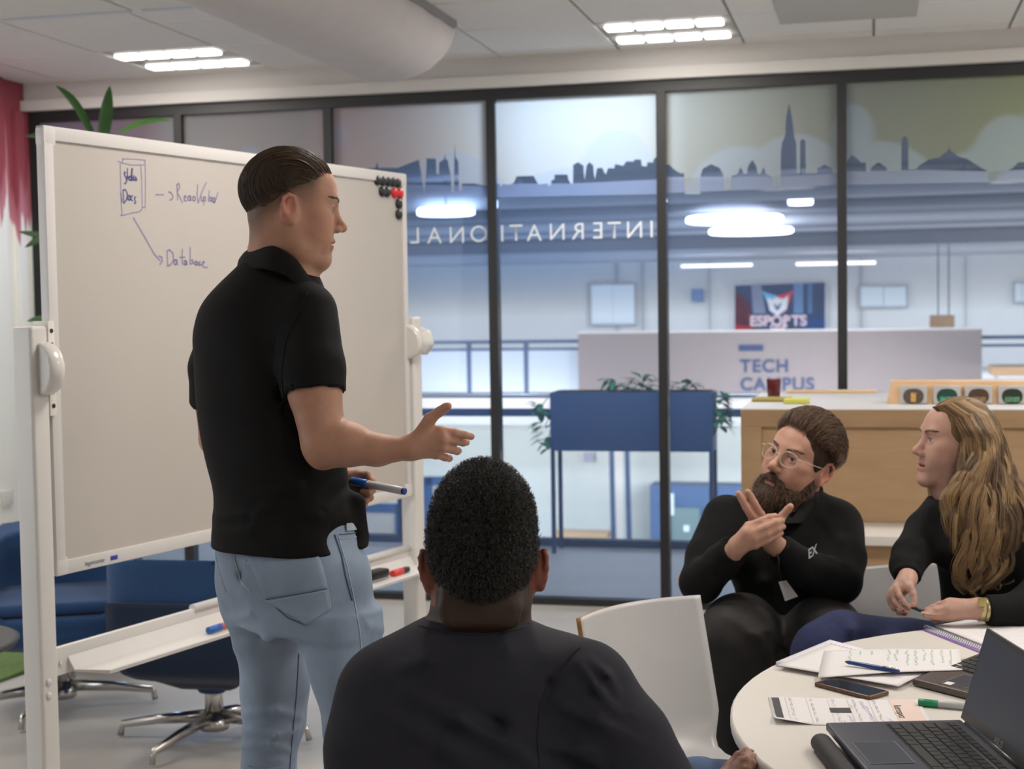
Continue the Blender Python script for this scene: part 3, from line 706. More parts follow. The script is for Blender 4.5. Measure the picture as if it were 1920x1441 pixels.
fbox('blue_wall_box', 1297, 541, 1318, 565, 27.8, .2, mat('soft_blue', srgb(110, 145, 195), .6), 'small blue box on the far wall beside the middle mullion', 'box')
for x0, x1 in ((1156, 1158), (1205, 1207), (1330, 1331.5), (1614, 1616), (1810, 1811)):
    wb('trim_wall_joint', WP(x0, 560, 27.95)[0], WP(x1, 560, 27.95)[0], 27.9, 28, 0, 2.5, m_steel)
root = fthing('hanging_board', 1743, 590, 1790, 614, 19.9, 'small wooden board hanging on two dark rods beyond the right pane', 'sign')
fbox('board', 1743, 590, 1790, 614, 19.9, .08, wood('birch', srgb(214, 178, 140), srgb(196, 156, 116)), parent=root, bevel=.02)
for x in (1759, 1779): s = WP(x, 500, 19.9)[0]; MB().box(s-.012, s+.012, 19.89, 19.92, WP(x, 592, 19.9)[1], 3.31, WF).build('rod', m_mid, root)
root = fthing('far_table', 1862, 686, 1960, 716, 17, 'pale wooden table across the atrium at the right edge', 'table')
fbox('tabletop', 1856, 684, 1990, 702, 17, .9, wood('birch', srgb(214, 178, 140), srgb(196, 156, 116)), parent=root, bevel=.02)
for x in (1868, 1975): fbox('leg', x-3, 702, x+3, 745, 17, .06, m_steel, parent=root)
# near balustrade on the corridor edge
NBL = 1.82
zh = WP(900, 741, NBL)[1]; zb = WP(1100, 773, NBL)[1]
root = empty('glass_balustrade', WF(0, NBL, 0), 'corridor balustrade with pale handrail, blue rail and blue base beyond the glass', 'railing')
MB().tube([WF(-5, NBL, zh), WF(9, NBL, zh)], .016, 10).build('handrail', mat('rail_pale', (.75, .80, .86), .25, metal=.4), root)
MB().box(-5, 9, NBL-.02, NBL+.02, zb-.024, zb+.024, WF).build('blue_rail', m_blue, root)
MB().box(-5, 9, NBL-.04, NBL+.04, .0, .045, WF).build('base_rail', m_navy, root)
for px in (660, 751, 1575): 
    s = WP(px, 900, NBL)[0]; MB().box(s-.018, s+.018, NBL-.02, NBL+.02, .045, zb, WF).build('post', m_navy, root)
def gmat():
    M = bpy.data.materials.new('clear_glass'); M.use_nodes = True; nt = M.node_tree; nt.nodes.clear()
    a = nt.nodes.new('ShaderNodeBsdfTransparent'); a.inputs[0].default_value = (.92, .96, .97, 1); b = nt.nodes.new('ShaderNodeBsdfGlossy'); b.inputs[1].default_value = .02
    f = nt.nodes.new('ShaderNodeFresnel'); f.inputs[0].default_value = 1.4; x = nt.nodes.new('ShaderNodeMixShader'); o = nt.nodes.new('ShaderNodeOutputMaterial')
    nt.links.new(f.outputs[0], x.inputs[0]); nt.links.new(a.outputs[0], x.inputs[1]); nt.links.new(b.outputs[0], x.inputs[2]); nt.links.new(x.outputs[0], o.inputs[0]); return M
m_clear = gmat()
for a, b in ((-5, -2.4), (-2.35, 0.3), (.35, 3), (3.05, 5.7), (5.75, 9)): MB().box(a, b, NBL-.005, NBL+.005, .045, zb-.024, WF).build('glass_panel', m_clear, root)
# planter stand
(a, zl), (b, zt) = WP(1032, 845, 1.5), WP(1336, 735, 1.5)
root = empty('planter_stand', WF((a+b)/2, 1.6, 0), 'blue metal planter box on tall legs with leafy plants in the corridor', 'planter')
MB().box(a, b, 1.5, 1.74, zl, zt, WF).build('planter_box', m_blue, root, bevel=.005)
for s in (a+.012, b-.012):
    for n in (1.515, 1.725): MB().box(s-.012, s+.012, n-.012, n+.012, 0, zl, WF).build('leg', m_navy, root)
MB().box(a+.02, b-.02, 1.52, 1.72, zt, zt+.004, WF).build('soil', mat('soil', (.05, .035, .025), 1), root)
m_leafb = mat('planter_leaf', srgb(55, 130, 95), .6, noise=.25, nscale=12)
def leaf(mb, base, d, L, wd, droop=.3, nrm=(0, 0, 1), n=6, fold=.15):
    d = Vector(d).normalized(); nrm = Vector(nrm); sd = d.cross(nrm).normalized(); up = sd.cross(d).normalized(); pr = None
    for i in range(n+1):
        t = i/n; c = Vector(base)+d*L*t+up*(-droop*L*t*t); ww = wd*math.sin(PI*min(1, (t*.93+.07)))**.8*.5
        row = [mb.bm.verts.new(c-sd*ww+up*fold*ww), mb.bm.verts.new(c), mb.bm.verts.new(c+sd*ww+up*fold*ww)]
        if pr:
            for q in (0, 1):
                f = mb.bm.faces.new((pr[q], pr[q+1], row[q+1], row[q])); f.smooth = True; f.material_index = mb.mi
        pr = row
for px, py, cnt in ((1150, 722, 10), (1205, 715, 9), (1240, 728, 6), (1290, 725, 9), (1345, 745, 12), (1350, 775, 10), (1345, 795, 5), (1022, 800, 7), (1028, 825, 5), (1012, 765, 5), (1170, 735, 8), (1260, 735, 7)):
    mb = MB(); c = WQ(px, py, 1.6)
    root_pt = WF(min(max(WP(px, py, 1.6)[0], a+.05), b-.05), 1.6, zt)
    mb.tube([root_pt, (root_pt+c)/2+Vector((0, 0, .03)), c], .003, 5)
    for q in range(int(cnt*2.6)):
        an = random.uniform(0, 2*PI); r_ = random.uniform(.02, .09)
        leaf(mb, c+Vector((math.cos(an)*r_*.5, math.sin(an)*.03, random.uniform(-.05, .04))), (math.cos(an), math.sin(an)*.5, random.uniform(-.6, .5)), random.uniform(.06, .1), random.uniform(.03, .05))
    mb.build('plant_sprig', m_leafb, root)
# lower storey things seen through the balustrade
def door(x0, y0, x1, y1, lab, n=19.5):
    root = fthing('blue_door', x0, y0, x1, y1+30, n, lab, 'door', 'blue framed doors below the gallery')
    for q in ((x0, y0, x0+13, y1+60), (x1-13, y0, x1, y1+60), (x0, y0, x1, y0+14)): fbox('door_frame', *q, n, .1, m_blue, parent=root)
    fbox('door_leaf', x0+13, y0+14, x1-13, y1+60, n+.03, .05, mat('door_leaf', srgb(190, 182, 178), .6), parent=root)
door(798, 894, 880, 1020, 'blue framed door seen just right of the whiteboard post')
door(640, 944, 757, 1020, 'blue framed door seen below the whiteboard')
root = fthing('floor_cabinet', 1225, 910, 1330, 1060, 18.6, 'dark blue machine with a grey-green front below the gallery', 'machine')
fbox('cabinet_body', 1225, 908, 1420, 1100, 18.9, .6, mat('machine_blue', srgb(85, 110, 150), .5), parent=root)
fbox('machine_window', 1260, 952, 1312, 1012, 18.55, .05, mat('machine_green', srgb(130, 150, 150), .3), parent=root)
fbox('front_lamp', 1282, 985, 1292, 996, 18.5, .05, emis('spot', (.9, .95, 1), 2), parent=root)
fbox('front_lamp', 1254, 925, 1263, 965, 18.5, .05, emis('spot', (.9, .95, 1), 2), parent=root)
for x, x2, lab in ((1147, 1157, 'left of two dark blue posts behind the planter legs'), (1176, 1187, 'right of two dark blue posts behind the planter legs')):
    mb = MB(); 
    mb.hexa([WQ(x, 1080, 18.4), WQ(x+11, 1080, 18.4), WQ(x+11, 1080, 18.5), WQ(x, 1080, 18.5), WQ(x-6, 800, 18.4), WQ(x+3, 800, 18.4), WQ(x+3, 800, 18.5), WQ(x-6, 800, 18.5)])
    tag(mb.build('steel_post', m_navy), lab, 'post', 'steel posts below the gallery')
root = fthing('long_bench', 1040, 998, 1142, 1060, 17.9, 'pale wooden bench below the gallery behind the planter', 'bench')
fbox('bench_top', 1042, 996, 1142, 1006, 17.9, .4, wood('birch', srgb(214, 178, 140), srgb(196, 156, 116)), parent=root); fbox('bench_base', 1046, 1006, 1138, 1060, 17.9, .35, m_navy, parent=root)
fbox('paper_notice', 1095, 848, 1112, 866, 19.5, .03, mat('notice', srgb(190, 185, 200), .8), 'small pale notice on the lower wall behind the planter', 'notice')
fbox('fire_reel', 712, 1002, 744, 1040, 19.4, .1, mat('reel_red', srgb(190, 90, 100), .6), 'round red fire reel under the whiteboard on the lower wall', 'reel', bevel=.12)
# ================================================================== WHITEBOARD
m_panel = mat('board_enamel', (.50, .465, .435), .28, noise=.02, nscale=2, spec=.5)
m_alu = mat('board_frame', (.66, .64, .63), .35)
root = empty('whiteboard', BF(.9, 0, 0), 'large mobile whiteboard on white posts with blue handwriting', 'whiteboard')
BL_, BZ0, BZ1 = 1.80, .795, 2.0
def bb(name, s0, s1, n0, n1, z0, z1, m_, bevel=.003, parent=root): return MB().box(s0, s1, n0, n1, z0, z1, BF).build(name, m_, parent, bevel=bevel)
sL0, zTL = BP(75, 235); sR0, zTR = BP(757, 326); _, zBL = BP(95, 1085); _, zBR = BP(755, 930)
BZ1 = (zTL+zTR)/2; BZ0 = (zBL+zBR)/2; s0, s1 = sL0, sR0
pan = bb('writing_panel', s0+.02, s1-.02, -.012, .002, BZ0+.02, BZ1-.02, m_panel, 0)
bb('frame_rail', s0, s1, -.016, .010, BZ1-.036, BZ1, m_alu); bb('frame_rail', s0, s1, -.016, .010, BZ0, BZ0+.036, m_alu)
bb('frame_rail', s0, s0+.032, -.016, .012, BZ0, BZ1, m_alu); bb('frame_rail', s1-.026, s1, -.016, .010, BZ0, BZ1, m_alu)
for s, z in ((s0, BZ1-.05), (s1-.04, BZ1-.045), (s0, BZ0), (s1-.04, BZ0)): bb('corner_cap', s-.002, s+.042, -.018, .0125, z-.001, z+.046, m_alu, .008)
placetext('maker_print', 'legamaster', .017, mat('print_dark', (.06, .06, .1), .5), BF(s0+.10, .0106, BZ0+.016), BD, (0, 0, 1), root, align='LEFT')
bb('maker_mark', s0+.195, s0+.222, .0095, .0108, BZ0+.010, BZ0+.022, mat('mark_blue', srgb(50, 60, 150), .5), .002)
# posts, pivots, feet, tray
sp0 = s0-.072; ptop = BP(60, 611)[1]
for s, in ((sp0,), (s1+.012,)):
    mb = MB(); mb.box(s, s+.058, -.045, .02, .06, ptop, BF); mb.build('post', m_white, root, bevel=.010, seg=3)
    mb = MB(); mb.box(s-.005, s+.063, -.36, .36, .035, .075, BF); mb.build('foot', m_white, root, bevel=.015)
    for n in (-.33, .33):
        MB().lathe(BF(s+.029, n, .0), [(.024, .0), (.027, .008), (.027, .03), (.02, .036)]).build('caster', mat('caster_grey', (.2, .2, .2), .5), root)
zk = BP(90, 690)[1]
bb('bracket', s0-.016, s0+.006, -.03, .022, zk-.12, zk+.12, mat('bracket_cream', (.80, .76, .70), .4), .002)
for dz in (-.095, -.06, .06, .095): MB().lathe(BF(s0-.005, .022, zk+dz), [(.006, 0), (.006, .001)], axis=BN, seg=10).build('screw_hole', m_black, root)
MB().lathe(BF(s0-.02, .018, zk), [(.062, -.03), (.068, -.022), (.068, .0), (.064, .012), (.05, .02), (.048, .022), (.035, .024), (.02, .024)], axis=BD*1.0+BN*.25, seg=32).build('pivot_disc', mat('pivot_white', (.70, .68, .65), .25, coat=.3), root)
zk2 = BP(778, 640)[1]
MB().lathe(BF(s1+.012, .0, zk2), [(.055, -.03), (.062, -.02), (.062, .0), (.05, .01)], axis=BD, seg=32).build('pivot_disc', mat('pivot_white', (.70, .68, .65), .25, coat=.3), root)
mb = MB(); prof = []
c = BF(s1+.075, -.01, zk2); ax = BD; a_ = ax.orthogonal().normalized(); b_ = ax.cross(a_); rings = []
for h, r in ((0, .03), (.01, .05), (.04, .052), (.05, .045), (.052, .02)):
    rings.append([mb.bm.verts.new(c+ax*h+(a_*math.cos(2*PI*k/28)+b_*math.sin(2*PI*k/28))*(r*(1+.06*math.cos(2*PI*k/28*7)))) for k in range(28)])
for i in range(4):
    for k in range(28): mb.bm.faces.new((rings[i][k], rings[i][(k+1) % 28], rings[i+1][(k+1) % 28], rings[i+1][k])).smooth = True
mb.bm.faces.new(rings[-1]); mb.build('clamp_knob', m_white, root)
zt1 = BP(108, 1217)[1]; zt0 = BP(108, 1270)[1]
bb('crossbar', sp0+.058, s1+.012, -.03, -.012, zt0, zt1, m_white)
mb = MB(); sa, sb = s0+.05, s1+.05
prof = [(-.012, zt0+.035), (.010, zt0+.006), (.085, zt0-.004), (.088, zt0+.006), (.084, zt0+.008), (.012, zt0+.012), (-.010, zt0+.045)]
va = [mb.bm.verts.new(BF(sa if n < .02 else sa+.05, n, z)) for n, z in prof]; vb = [mb.bm.verts.new(BF(sb, n, z)) for n, z in prof]
for i in range(len(prof)): mb.bm.faces.new((va[i], va[(i+1) % 7], vb[(i+1) % 7], vb[i]))
mb.bm.faces.new(va[::-1]); mb.bm.faces.new(vb); mb.build('pen_tray', m_white, root, bevel=0)
for z in (zt1-.05, zt1-.085): MB().lathe(BF(sp0+.022, .02, z-.02), [(.009, 0), (.009, .003), (.004, .005)], axis=BN, seg=14).build('post_plug', m_white, root)
MB().lathe(BF(s0+.025, -.012, zt0+.03), [(.007, 0), (.006, .004)], axis=BN, seg=12).build('tray_screw', m_chrome, root)
MB().tube([BF(.6, -.02, zt1+.0), BF(s1+.012, -.02, zt1+.0)], .014, 10).build('crossbar_tube', m_white, root)
# handwriting (ink on the panel)
m_ink = mat('ink_blue', srgb(138, 130, 168), .6); m_ink2 = mat('ink_blue_dark', srgb(92, 94, 150), .6)
H = lambda L: [BF(*[BP(180+u/6.004, 280+v/6.004)[0]], .0025, BP(180+u/6.004, 280+v/6.004)[1]) for u, v in L]
def arc(cx, cy, rx, ry, a0=0, a1=360, n=10): return [(cx+rx*math.cos(math.radians(a0+(a1-a0)*i/n)), cy+ry*math.sin(math.radians(a0+(a1-a0)*i/n))) for i in range(n+1)]
draws = [('sketched_sheet', m_ink, .0030, [[(290, 158), (293, 107), (400, 110), (545, 122), (551, 400), (546, 655), (513, 652)], [(238, 135), (300, 158), (380, 176), (460, 178), (532, 175)], [(264, 152), (270, 330), (275, 560), (287, 745)], [(265, 742), (300, 742), (400, 715), (470, 705), (500, 688), (513, 655), (512, 500), (508, 330), (494, 178)]]),
 ('handwriting', m_ink2, .0045, [[(328, 262), (312, 258), (312, 285), (330, 315), (338, 350), (325, 385), (312, 383)], [(347, 215), (345, 290), (338, 350), (352, 310), (362, 318), (365, 345)], arc(376, 325, 12, 22), [(388, 310), (390, 345), (396, 300), (402, 218), (395, 220), (388, 300), (388, 350), (405, 345), (412, 320), (400, 312)], [(418, 295), (420, 348), (432, 350)], [(436, 310), (438, 345), (444, 318), (452, 352)],
    [(272, 490), (278, 540), (284, 592)], [(298, 458), (305, 605)], [(298, 458), (325, 455), (345, 500), (340, 560), (308, 605)], arc(366, 545, 13, 26), [(405, 520), (390, 530), (388, 565), (404, 578)], [(440, 535), (424, 548), (432, 575), (440, 595), (425, 610)]]),
 ('handwriting', m_ink, .0042, [[(665, 510), (755, 512)], [(808, 480), (832, 482), (848, 505), (860, 532), (850, 560), (822, 572)], [(905, 395), (912, 570)], [(900, 400), (925, 382), (935, 410), (925, 450), (905, 480), (935, 530), (965, 600)], [(985, 552), (1005, 540), (1003, 520), (985, 530), (985, 575), (1015, 580)], arc(1042, 550, 16, 25), [(1058, 525), (1062, 580)], arc(1095, 555, 15, 25), [(1138, 400), (1130, 500), (1140, 605)], [(1235, 370), (1185, 480), (1145, 600)],
    [(1178, 530), (1180, 580), (1200, 575), (1205, 535), (1208, 625)], [(1208, 540), (1225, 535), (1228, 570), (1212, 580)], [(1268, 465), (1258, 585)], arc(1285, 560, 13, 24), arc(1315, 570, 13, 24), [(1330, 540), (1332, 600)], [(1365, 485), (1345, 560), (1320, 605)]]),
 ('handwriting', m_ink, .0046, [[(415, 772), (560, 1020), (650, 1180), (712, 1248)], [(700, 1200), (735, 1215), (738, 1255), (712, 1295)], [(792, 1150), (800, 1310)], [(790, 1145), (820, 1130), (860, 1170), (865, 1250), (830, 1300), (795, 1312)], arc(885, 1270, 15, 28), [(905, 1240), (910, 1300)], [(965, 1125), (960, 1220), (968, 1300)], [(935, 1215), (995, 1215)], arc(998, 1275, 14, 24), [(1012, 1255), (1018, 1300)], [(1055, 1105), (1052, 1290), (1085, 1280), (1082, 1245), (1055, 1250)], arc(1118, 1280, 15, 20), [(1132, 1262), (1138, 1300)], [(1168, 1262), (1150, 1275), (1168, 1300), (1150, 1305)], [(1180, 1300), (1215, 1270), (1200, 1260), (1185, 1290), (1205, 1325), (1250, 1328)]])]
for nm, mm, wd, strokes in draws:
    mb = MB()
    for st in strokes: ribbon(mb, H(st), wd, BN)
    mb.build(nm, mm, pan)
# magnets
m_mag = mat('magnet_black', (.012, .012, .014), .4); m_magr = mat('magnet_red', srgb(205, 25, 30), .35)
mags = [(706, 338, 0), (716, 339, 0), (726, 340, 0), (735, 341, 0), (744, 343, 0), (715, 359, 0), (724, 360, 0), (738, 362, 1), (748, 363, 1), (746, 382, 0), (746, 402, 0)]
names = ['leftmost black magnet of the top row of five', 'second black magnet from the left in the top row', 'middle black magnet of the top row of five', 'fourth black magnet from the left in the top row', 'rightmost black magnet of the top row, at the board corner', 'left black magnet of the second row', 'black magnet of the second row touching the red ones', 'left of the two red magnets on the whiteboard', 'right of the two red magnets on the whiteboard', 'black magnet directly below the red pair', 'lowest black magnet on the whiteboard']
for (px, py, rd), lab in zip(mags, names):
    s, z = BP(px, py, .002); r = .0175
    tag(MB().lathe(BF(s, .002, z), [(r, 0), (r, .005), (r*.9, .010), (r*.3, .011)], axis=BN, seg=20).build('magnet', m_magr if rd else m_mag), lab, 'magnet', 'magnets at the corner of the whiteboard')
# tray things
def marker(name, a, b, r, cols, label, cat='marker', group=None, fr=(0, .3, .92, 1)):
    a, b = Vector(a), Vector(b); root = empty(name, a, label, cat, group); d = b-a
    parts = (('cap', 0, 1.1), ('barrel', 1, 1.0), ('end_plug', 2, .9))
    for i, (nm, ci, sc_) in enumerate(parts):
        MB().tube([a+d*fr[i], a+d*(fr[i]+.01), a+d*(fr[i+1]-.01), a+d*fr[i+1]], [r*sc_*.85, r*sc_, r*sc_, r*sc_*.85], 14).build(nm, cols[ci], root)
    return root
m_capb = mat('cap_blue', srgb(30, 95, 175), .35); m_barw = mat('barrel_white', (.75, .76, .78), .4); m_capr = mat('cap_red', srgb(215, 60, 50), .4); m_gry = mat('barrel_grey', (.35, .36, .38), .4)
def trayp(px, py, n, z):
    s, _ = BP(px, py, n); return BF(s, n, z)
zt = zt0+.012
marker('board_marker', trayp(390, 1168, .06, zt+.010), trayp(450, 1152, .055, zt+.010), .0095, (m_capb, mat('barrel_red', srgb(200, 90, 70), .5), m_capb), 'blue-capped marker lying in the whiteboard tray', fr=(0, .38, .94, 1))
marker('board_marker', trayp(735, 1058, .05, zt+.008), trayp(765, 1056, .05, zt+.008), .011, (m_capr, m_mag, m_mag), 'short red-capped marker in the right end of the tray', fr=(0, .62, .94, 1))
s, _ = BP(700, 1062, .04); s2, _ = BP(722, 1062, .04)
root = empty('board_eraser', BF(s, .04, zt), 'black board eraser in the tray beside the jeans', 'eraser')
MB().box(s-.08, s2, .012, .06, zt+.006, zt+.034, BF).build('eraser_body', m_mag, root, bevel=.008); MB().box(s-.078, s2-.002, .014, .058, zt+.001, zt+.006, BF).build('felt_pad', m_gry, root)

# ================================================================== PLANT BEHIND THE BOARD
m_leaf = mat('dracaena_leaf', srgb(44, 88, 30), .45, noise=.3, nscale=9); m_leafl = mat('dracaena_leaf_light', srgb(95, 160, 60), .45, noise=.2, nscale=9)
pb = P(210, 1100, 6.3); pb.z = 0
root = empty('dracaena', pb, 'tall dracaena with long pointed leaves rising behind the whiteboard', 'plant')
MB().lathe(pb, [(.13, 0), (.17, .3), (.175, .31), (.16, .31), (.15, .27)], seg=32).build('pot', mat('pot_white', (.6, .6, .58), .5), root)
MB().tube([pb+Vector((0, 0, .27)), pb+Vector((.01, 0, 1.2)), pb+Vector((-.02, .0, 2.2))], [.02, .017, .012], 8).build('stem', mat('bark', (.2, .15, .1), .9), root)
def longleaf(b, t, wd, mm, bend=.04):
    b, t = Vector(b), Vector(t); mb = MB(); L = (t-b).length; d = (t-b).normalized(); sd = d.cross(Vector((.25, -1, .1))).normalized(); up = sd.cross(d); pr = None
    for i in range(11):
        q = i/10; c = b+d*L*q+Vector((0, 0, 1))*bend*math.sin(PI*q); ww = wd*.5*(math.sin(PI*(q*.86+.14))**.7); r = [mb.bm.verts.new(c-sd*ww-up*ww*.25), mb.bm.verts.new(c), mb.bm.verts.new(c+sd*ww-up*ww*.25)]
        if pr:
            for k in (0, 1): mb.bm.faces.new((pr[k], pr[k+1], r[k+1], r[k])).smooth = True
        pr = r
    mb.build('leaf', mm, root)
st = pb+Vector((-.02, 0, 2.12)); Y6 = 6.3
longleaf(P(178, 262, Y6), P(104, 160, Y6), .035, m_leaf); longleaf(P(192, 268, Y6), P(206, 160, Y6), .055, m_leaf, 0); longleaf(P(225, 247, Y6), P(322, 226, Y6-.1), .022, m_leafl, .02)
longleaf(P(110, 270, Y6), P(46, 256, Y6), .03, m_leaf, .02); longleaf(P(110, 445, Y6), P(34, 434, Y6), .028, m_leaf, .0); longleaf(P(110, 448, Y6), P(46, 464, Y6), .035, m_leaf, .02); longleaf(P(110, 610, Y6), P(50, 602, Y6), .028, m_leaf, .02)
longleaf(P(190, 270, Y6), P(260, 330, Y6+.2), .035, m_leaf); longleaf(P(185, 270, Y6), P(120, 350, Y6+.2), .035, m_leaf)
for k in range(12):
    an = k*2.4; z = 1.35+.07*k; b = Vector((pb.x, pb.y, z)); longleaf(b, b+Vector((math.cos(an)*.26, math.sin(an)*.2, .12)), .035, m_leaf)
# ================================================================== GREEN CARPET
pts = [PZ(-60, 1300, .004), PZ(60, 1256, .004), PZ(216, 1181, .004), PZ(212, 1160, .004), PZ(120, 1150, .004), PZ(-60, 1150, .004)]
o = MB().prism([p for p in pts], (0, 0, .012)).build('green_rug', mat('rug_green', srgb(104, 130, 72), .95, noise=.15, nscale=40, bump=.6, bscale=300)); tag(o, 'grass-green rug on the grey floor under the left armchair', 'rug')
# ================================================================== BLUE ARMCHAIRS
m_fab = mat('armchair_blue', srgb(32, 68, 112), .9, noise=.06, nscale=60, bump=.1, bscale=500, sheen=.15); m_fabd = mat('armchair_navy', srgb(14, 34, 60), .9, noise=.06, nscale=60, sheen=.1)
def armchair_mesh(dark):
    S = Sdf()
    S.loft([(.17, 0, .0, .045, .045, 0), (.205, 0, .0, .06, .06, 0), (.24, 0, 0, .14, .12, 0), (.27, 0, 0, .25, .215, 0), (.30, 0, 0, .30, .27, 0), (.35, 0, 0, .312, .285, 0), (.52, 0, 0, .308, .29, 0), (.66, 0, -.01, .30, .30, 0), (.80, 0, -.05, .28, .28, 0)], e=4.2)
    S.loft([(.40, 0, .07, .20, .26, 0), (.45, 0, .08, .24, .29, 0), (.60, 0, .08, .25, .29, 0), (.85, 0, .07, .26, .29, 0)], k=.03, e=3.2, sub=True)
    S.fn((0, 0, .7), .5, lambda p: (p[:, 2]-(.615-.28*(p[:, 1]+.05)))*.9, mode='i')
    v, q = S.mesh([((-.45, -.42, .17), (.45, .42, .9), .011)]); return v, q
av, aq = armchair_mesh(False); ash = npmesh('armchair_shell', av, aq)
m_pol = mat('polished_aluminium', (.55, .53, .51), .22, metal=1)
def armchair(c, ang, label, legs):
    root = empty('armchair', c, label, 'armchair', 'blue swivel armchairs')
    o = link('seat_shell', ash, m_fab, root); o.matrix_parent_inverse = Matrix.Identity(4); o.rotation_euler = (0, 0, ang)
    mb = MB(); mb.grid(lambda u, v: Vector(((u-.5)*.50*(.35+.65*min(1, v*2.2)**.7), -float(np.interp(.20+.34*v, [.17, .205, .24, .27, .30, .35, .52, .66], [.045, .06, .12, .215, .27, .287, .293, .31]))-.010, .20+.34*v)), 12, 24)
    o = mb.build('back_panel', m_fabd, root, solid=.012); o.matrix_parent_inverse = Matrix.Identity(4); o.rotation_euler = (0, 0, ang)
    o = MB().box(-.235, .235, -.17, .27, .405, .45).build('seat_cushion', m_fab, root, bevel=.02, seg=3); o.matrix_parent_inverse = Matrix.Identity(4); o.rotation_euler = (0, 0, ang)
    MB().tube([c+Vector((0, 0, .07)), c+Vector((0, 0, .24))], [.034, .028], 16).build('pedestal', m_pol, root)
    MB().lathe(c, [(.05, .04), (.055, .06), (.04, .09)]).build('hub', m_pol, root)
    for a in legs:
        d = Vector((math.cos(a), math.sin(a), 0)); MB().tube([c+d*.03+Vector((0, 0, .085)), c+d*.2+Vector((0, 0, .07)), c+d*.335+Vector((0, 0, .05)), c+d*.345+Vector((0, 0, .01))], [.024, .018, .014, .012], 10, flat=.8).build('leg', m_pol, root)
c1 = PZ(403, 1386, .0); c2 = PZ(118, 1325, .0)
armchair(Vector((c1.x, c1.y, 0)), math.radians(-10), 'blue swivel armchair with a dark back panel, nearer one behind the standing man', [math.radians(x) for x in (173, 245, 350, 60)])
armchair(Vector((c2.x, c2.y, 0)), math.radians(-168), 'blue swivel armchair facing the room at the far left, behind the whiteboard post', [math.radians(x) for x in (10, 100, 200, 262)])
# dark side table at the left edge
c = P(-92, 1212, 4.35); c = Vector((-1.49-.30, 4.35, 0)); zt_ = P(0, 1205, 4.35).z
root = empty('side_table', c, 'round dark grey side table cut by the left edge of the picture', 'table')
MB().lathe(c, [(.31, zt_-.012), (.315, zt_-.004), (.315, zt_), (.30, zt_+.004)], seg=48).build('tabletop', mat('table_dark', (.09, .085, .085), .5), root)
for dx, dy in ((.24, -.12), (-.2, -.15), (0, .24)): MB().tube([c+Vector((dx*.45, dy*.45, zt_-.01)), c+Vector((dx*1.55, dy*1.4, .0))], .012, 10).build('leg', m_black, root)

# ================================================================== COUNTER AT THE RIGHT
m_birch = wood('counter_birch', srgb(170, 142, 110), srgb(155, 125, 93), (1, 1, 7)); m_birch2 = wood('panel_birch', srgb(176, 148, 115), srgb(164, 134, 100), (1.5, 1.5, 9))
nf = -1.39; (cs, cz) = WP(1390, 766, nf); cs1 = 3.2; nbk = -.32
root = empty('wooden_counter', WF((cs+cs1)/2, (nf+nbk)/2, 0), 'birch plywood counter with a white top behind the seated pair', 'counter')
MB().box(cs, cs1, nf+.012, nbk, 0, cz-.02, WF).build('carcass', m_birch2, root)
MB().box(cs-.003, cs1, nf-.004, nbk+.01, cz-.02, cz, WF).build('worktop', mat('worktop_white', (.60, .60, .61), .4), root, bevel=.002)
zr = WP(1500, 800, nf)[1]; sx = WP(1428, 850, nf)[0]
MB().box(cs-.002, cs1, nf-.006, nf+.012, zr, cz-.003, WF).build('top_rail', m_birch, root, bevel=.002)
MB().box(cs-.002, sx, nf-.005, nf+.012, 0, zr, WF).build('side_stile', m_birch, root, bevel=.002)
zl = .645; nl = -1.74; sl = WP(1560, 980, nf)[0]
MB().box(cs+.03, cs1, nl, nf+.0, zl-.035, zl, WF).build('ledge', mat('ledge_white', (.62, .59, .56), .4), root, bevel=.004)
MB().box(cs+.05, cs1, nl+.05, nf-.0, 0, zl-.035, WF).build('ledge_front', m_birch, root)
(s, z), rr = WP(1451, 745, -.75), .5
c = WF(s, -.75, cz); r = 13.5*c.y/FPX
root = empty('red_cup', c, 'dark red tumbler standing on the wooden counter', 'cup')
hh = WP(1451, 710, -.75)[1]-cz
MB().lathe(c, [(r*.85, 0), (r, hh*.95), (r*.98, hh), (r*.9, hh), (r*.8, .01)]).build('cup_body', mat('cup_red', srgb(95, 22, 32), .35), root)
m_pap = mat('packet_olive', srgb(150, 135, 60), .6); 
s, z = WP(1455, 758, -.95); o = MB().box(s-.10, s+.06, -.98, -.8, cz, cz+.012, WF).build('snack_packet', m_pap, bevel=.004); tag(o, 'flat olive packet lying on the counter beside the red tumbler', 'packet')
s, z = WP(1495, 757, -1.0); o = MB().box(s-.05, s+.05, -1.12, -1.0, cz, cz+.02, WF).build('sweet_wrapper', mat('wrapper_lime', srgb(200, 200, 90), .5), bevel=.006); tag(o, 'small lime-yellow wrapper on the counter right of the packet', 'wrapper')
(a, _), (b, zt_) = WP(1475, 760, -.36), WP(1643, 730, -.36); o = MB().box(a, b, -.37, -.352, cz, zt_, WF).build('plywood_board', wood('pale_ply', srgb(222, 196, 160), srgb(208, 178, 140)), bevel=.006); tag(o, 'pale plywood board standing at the back of the counter', 'board')
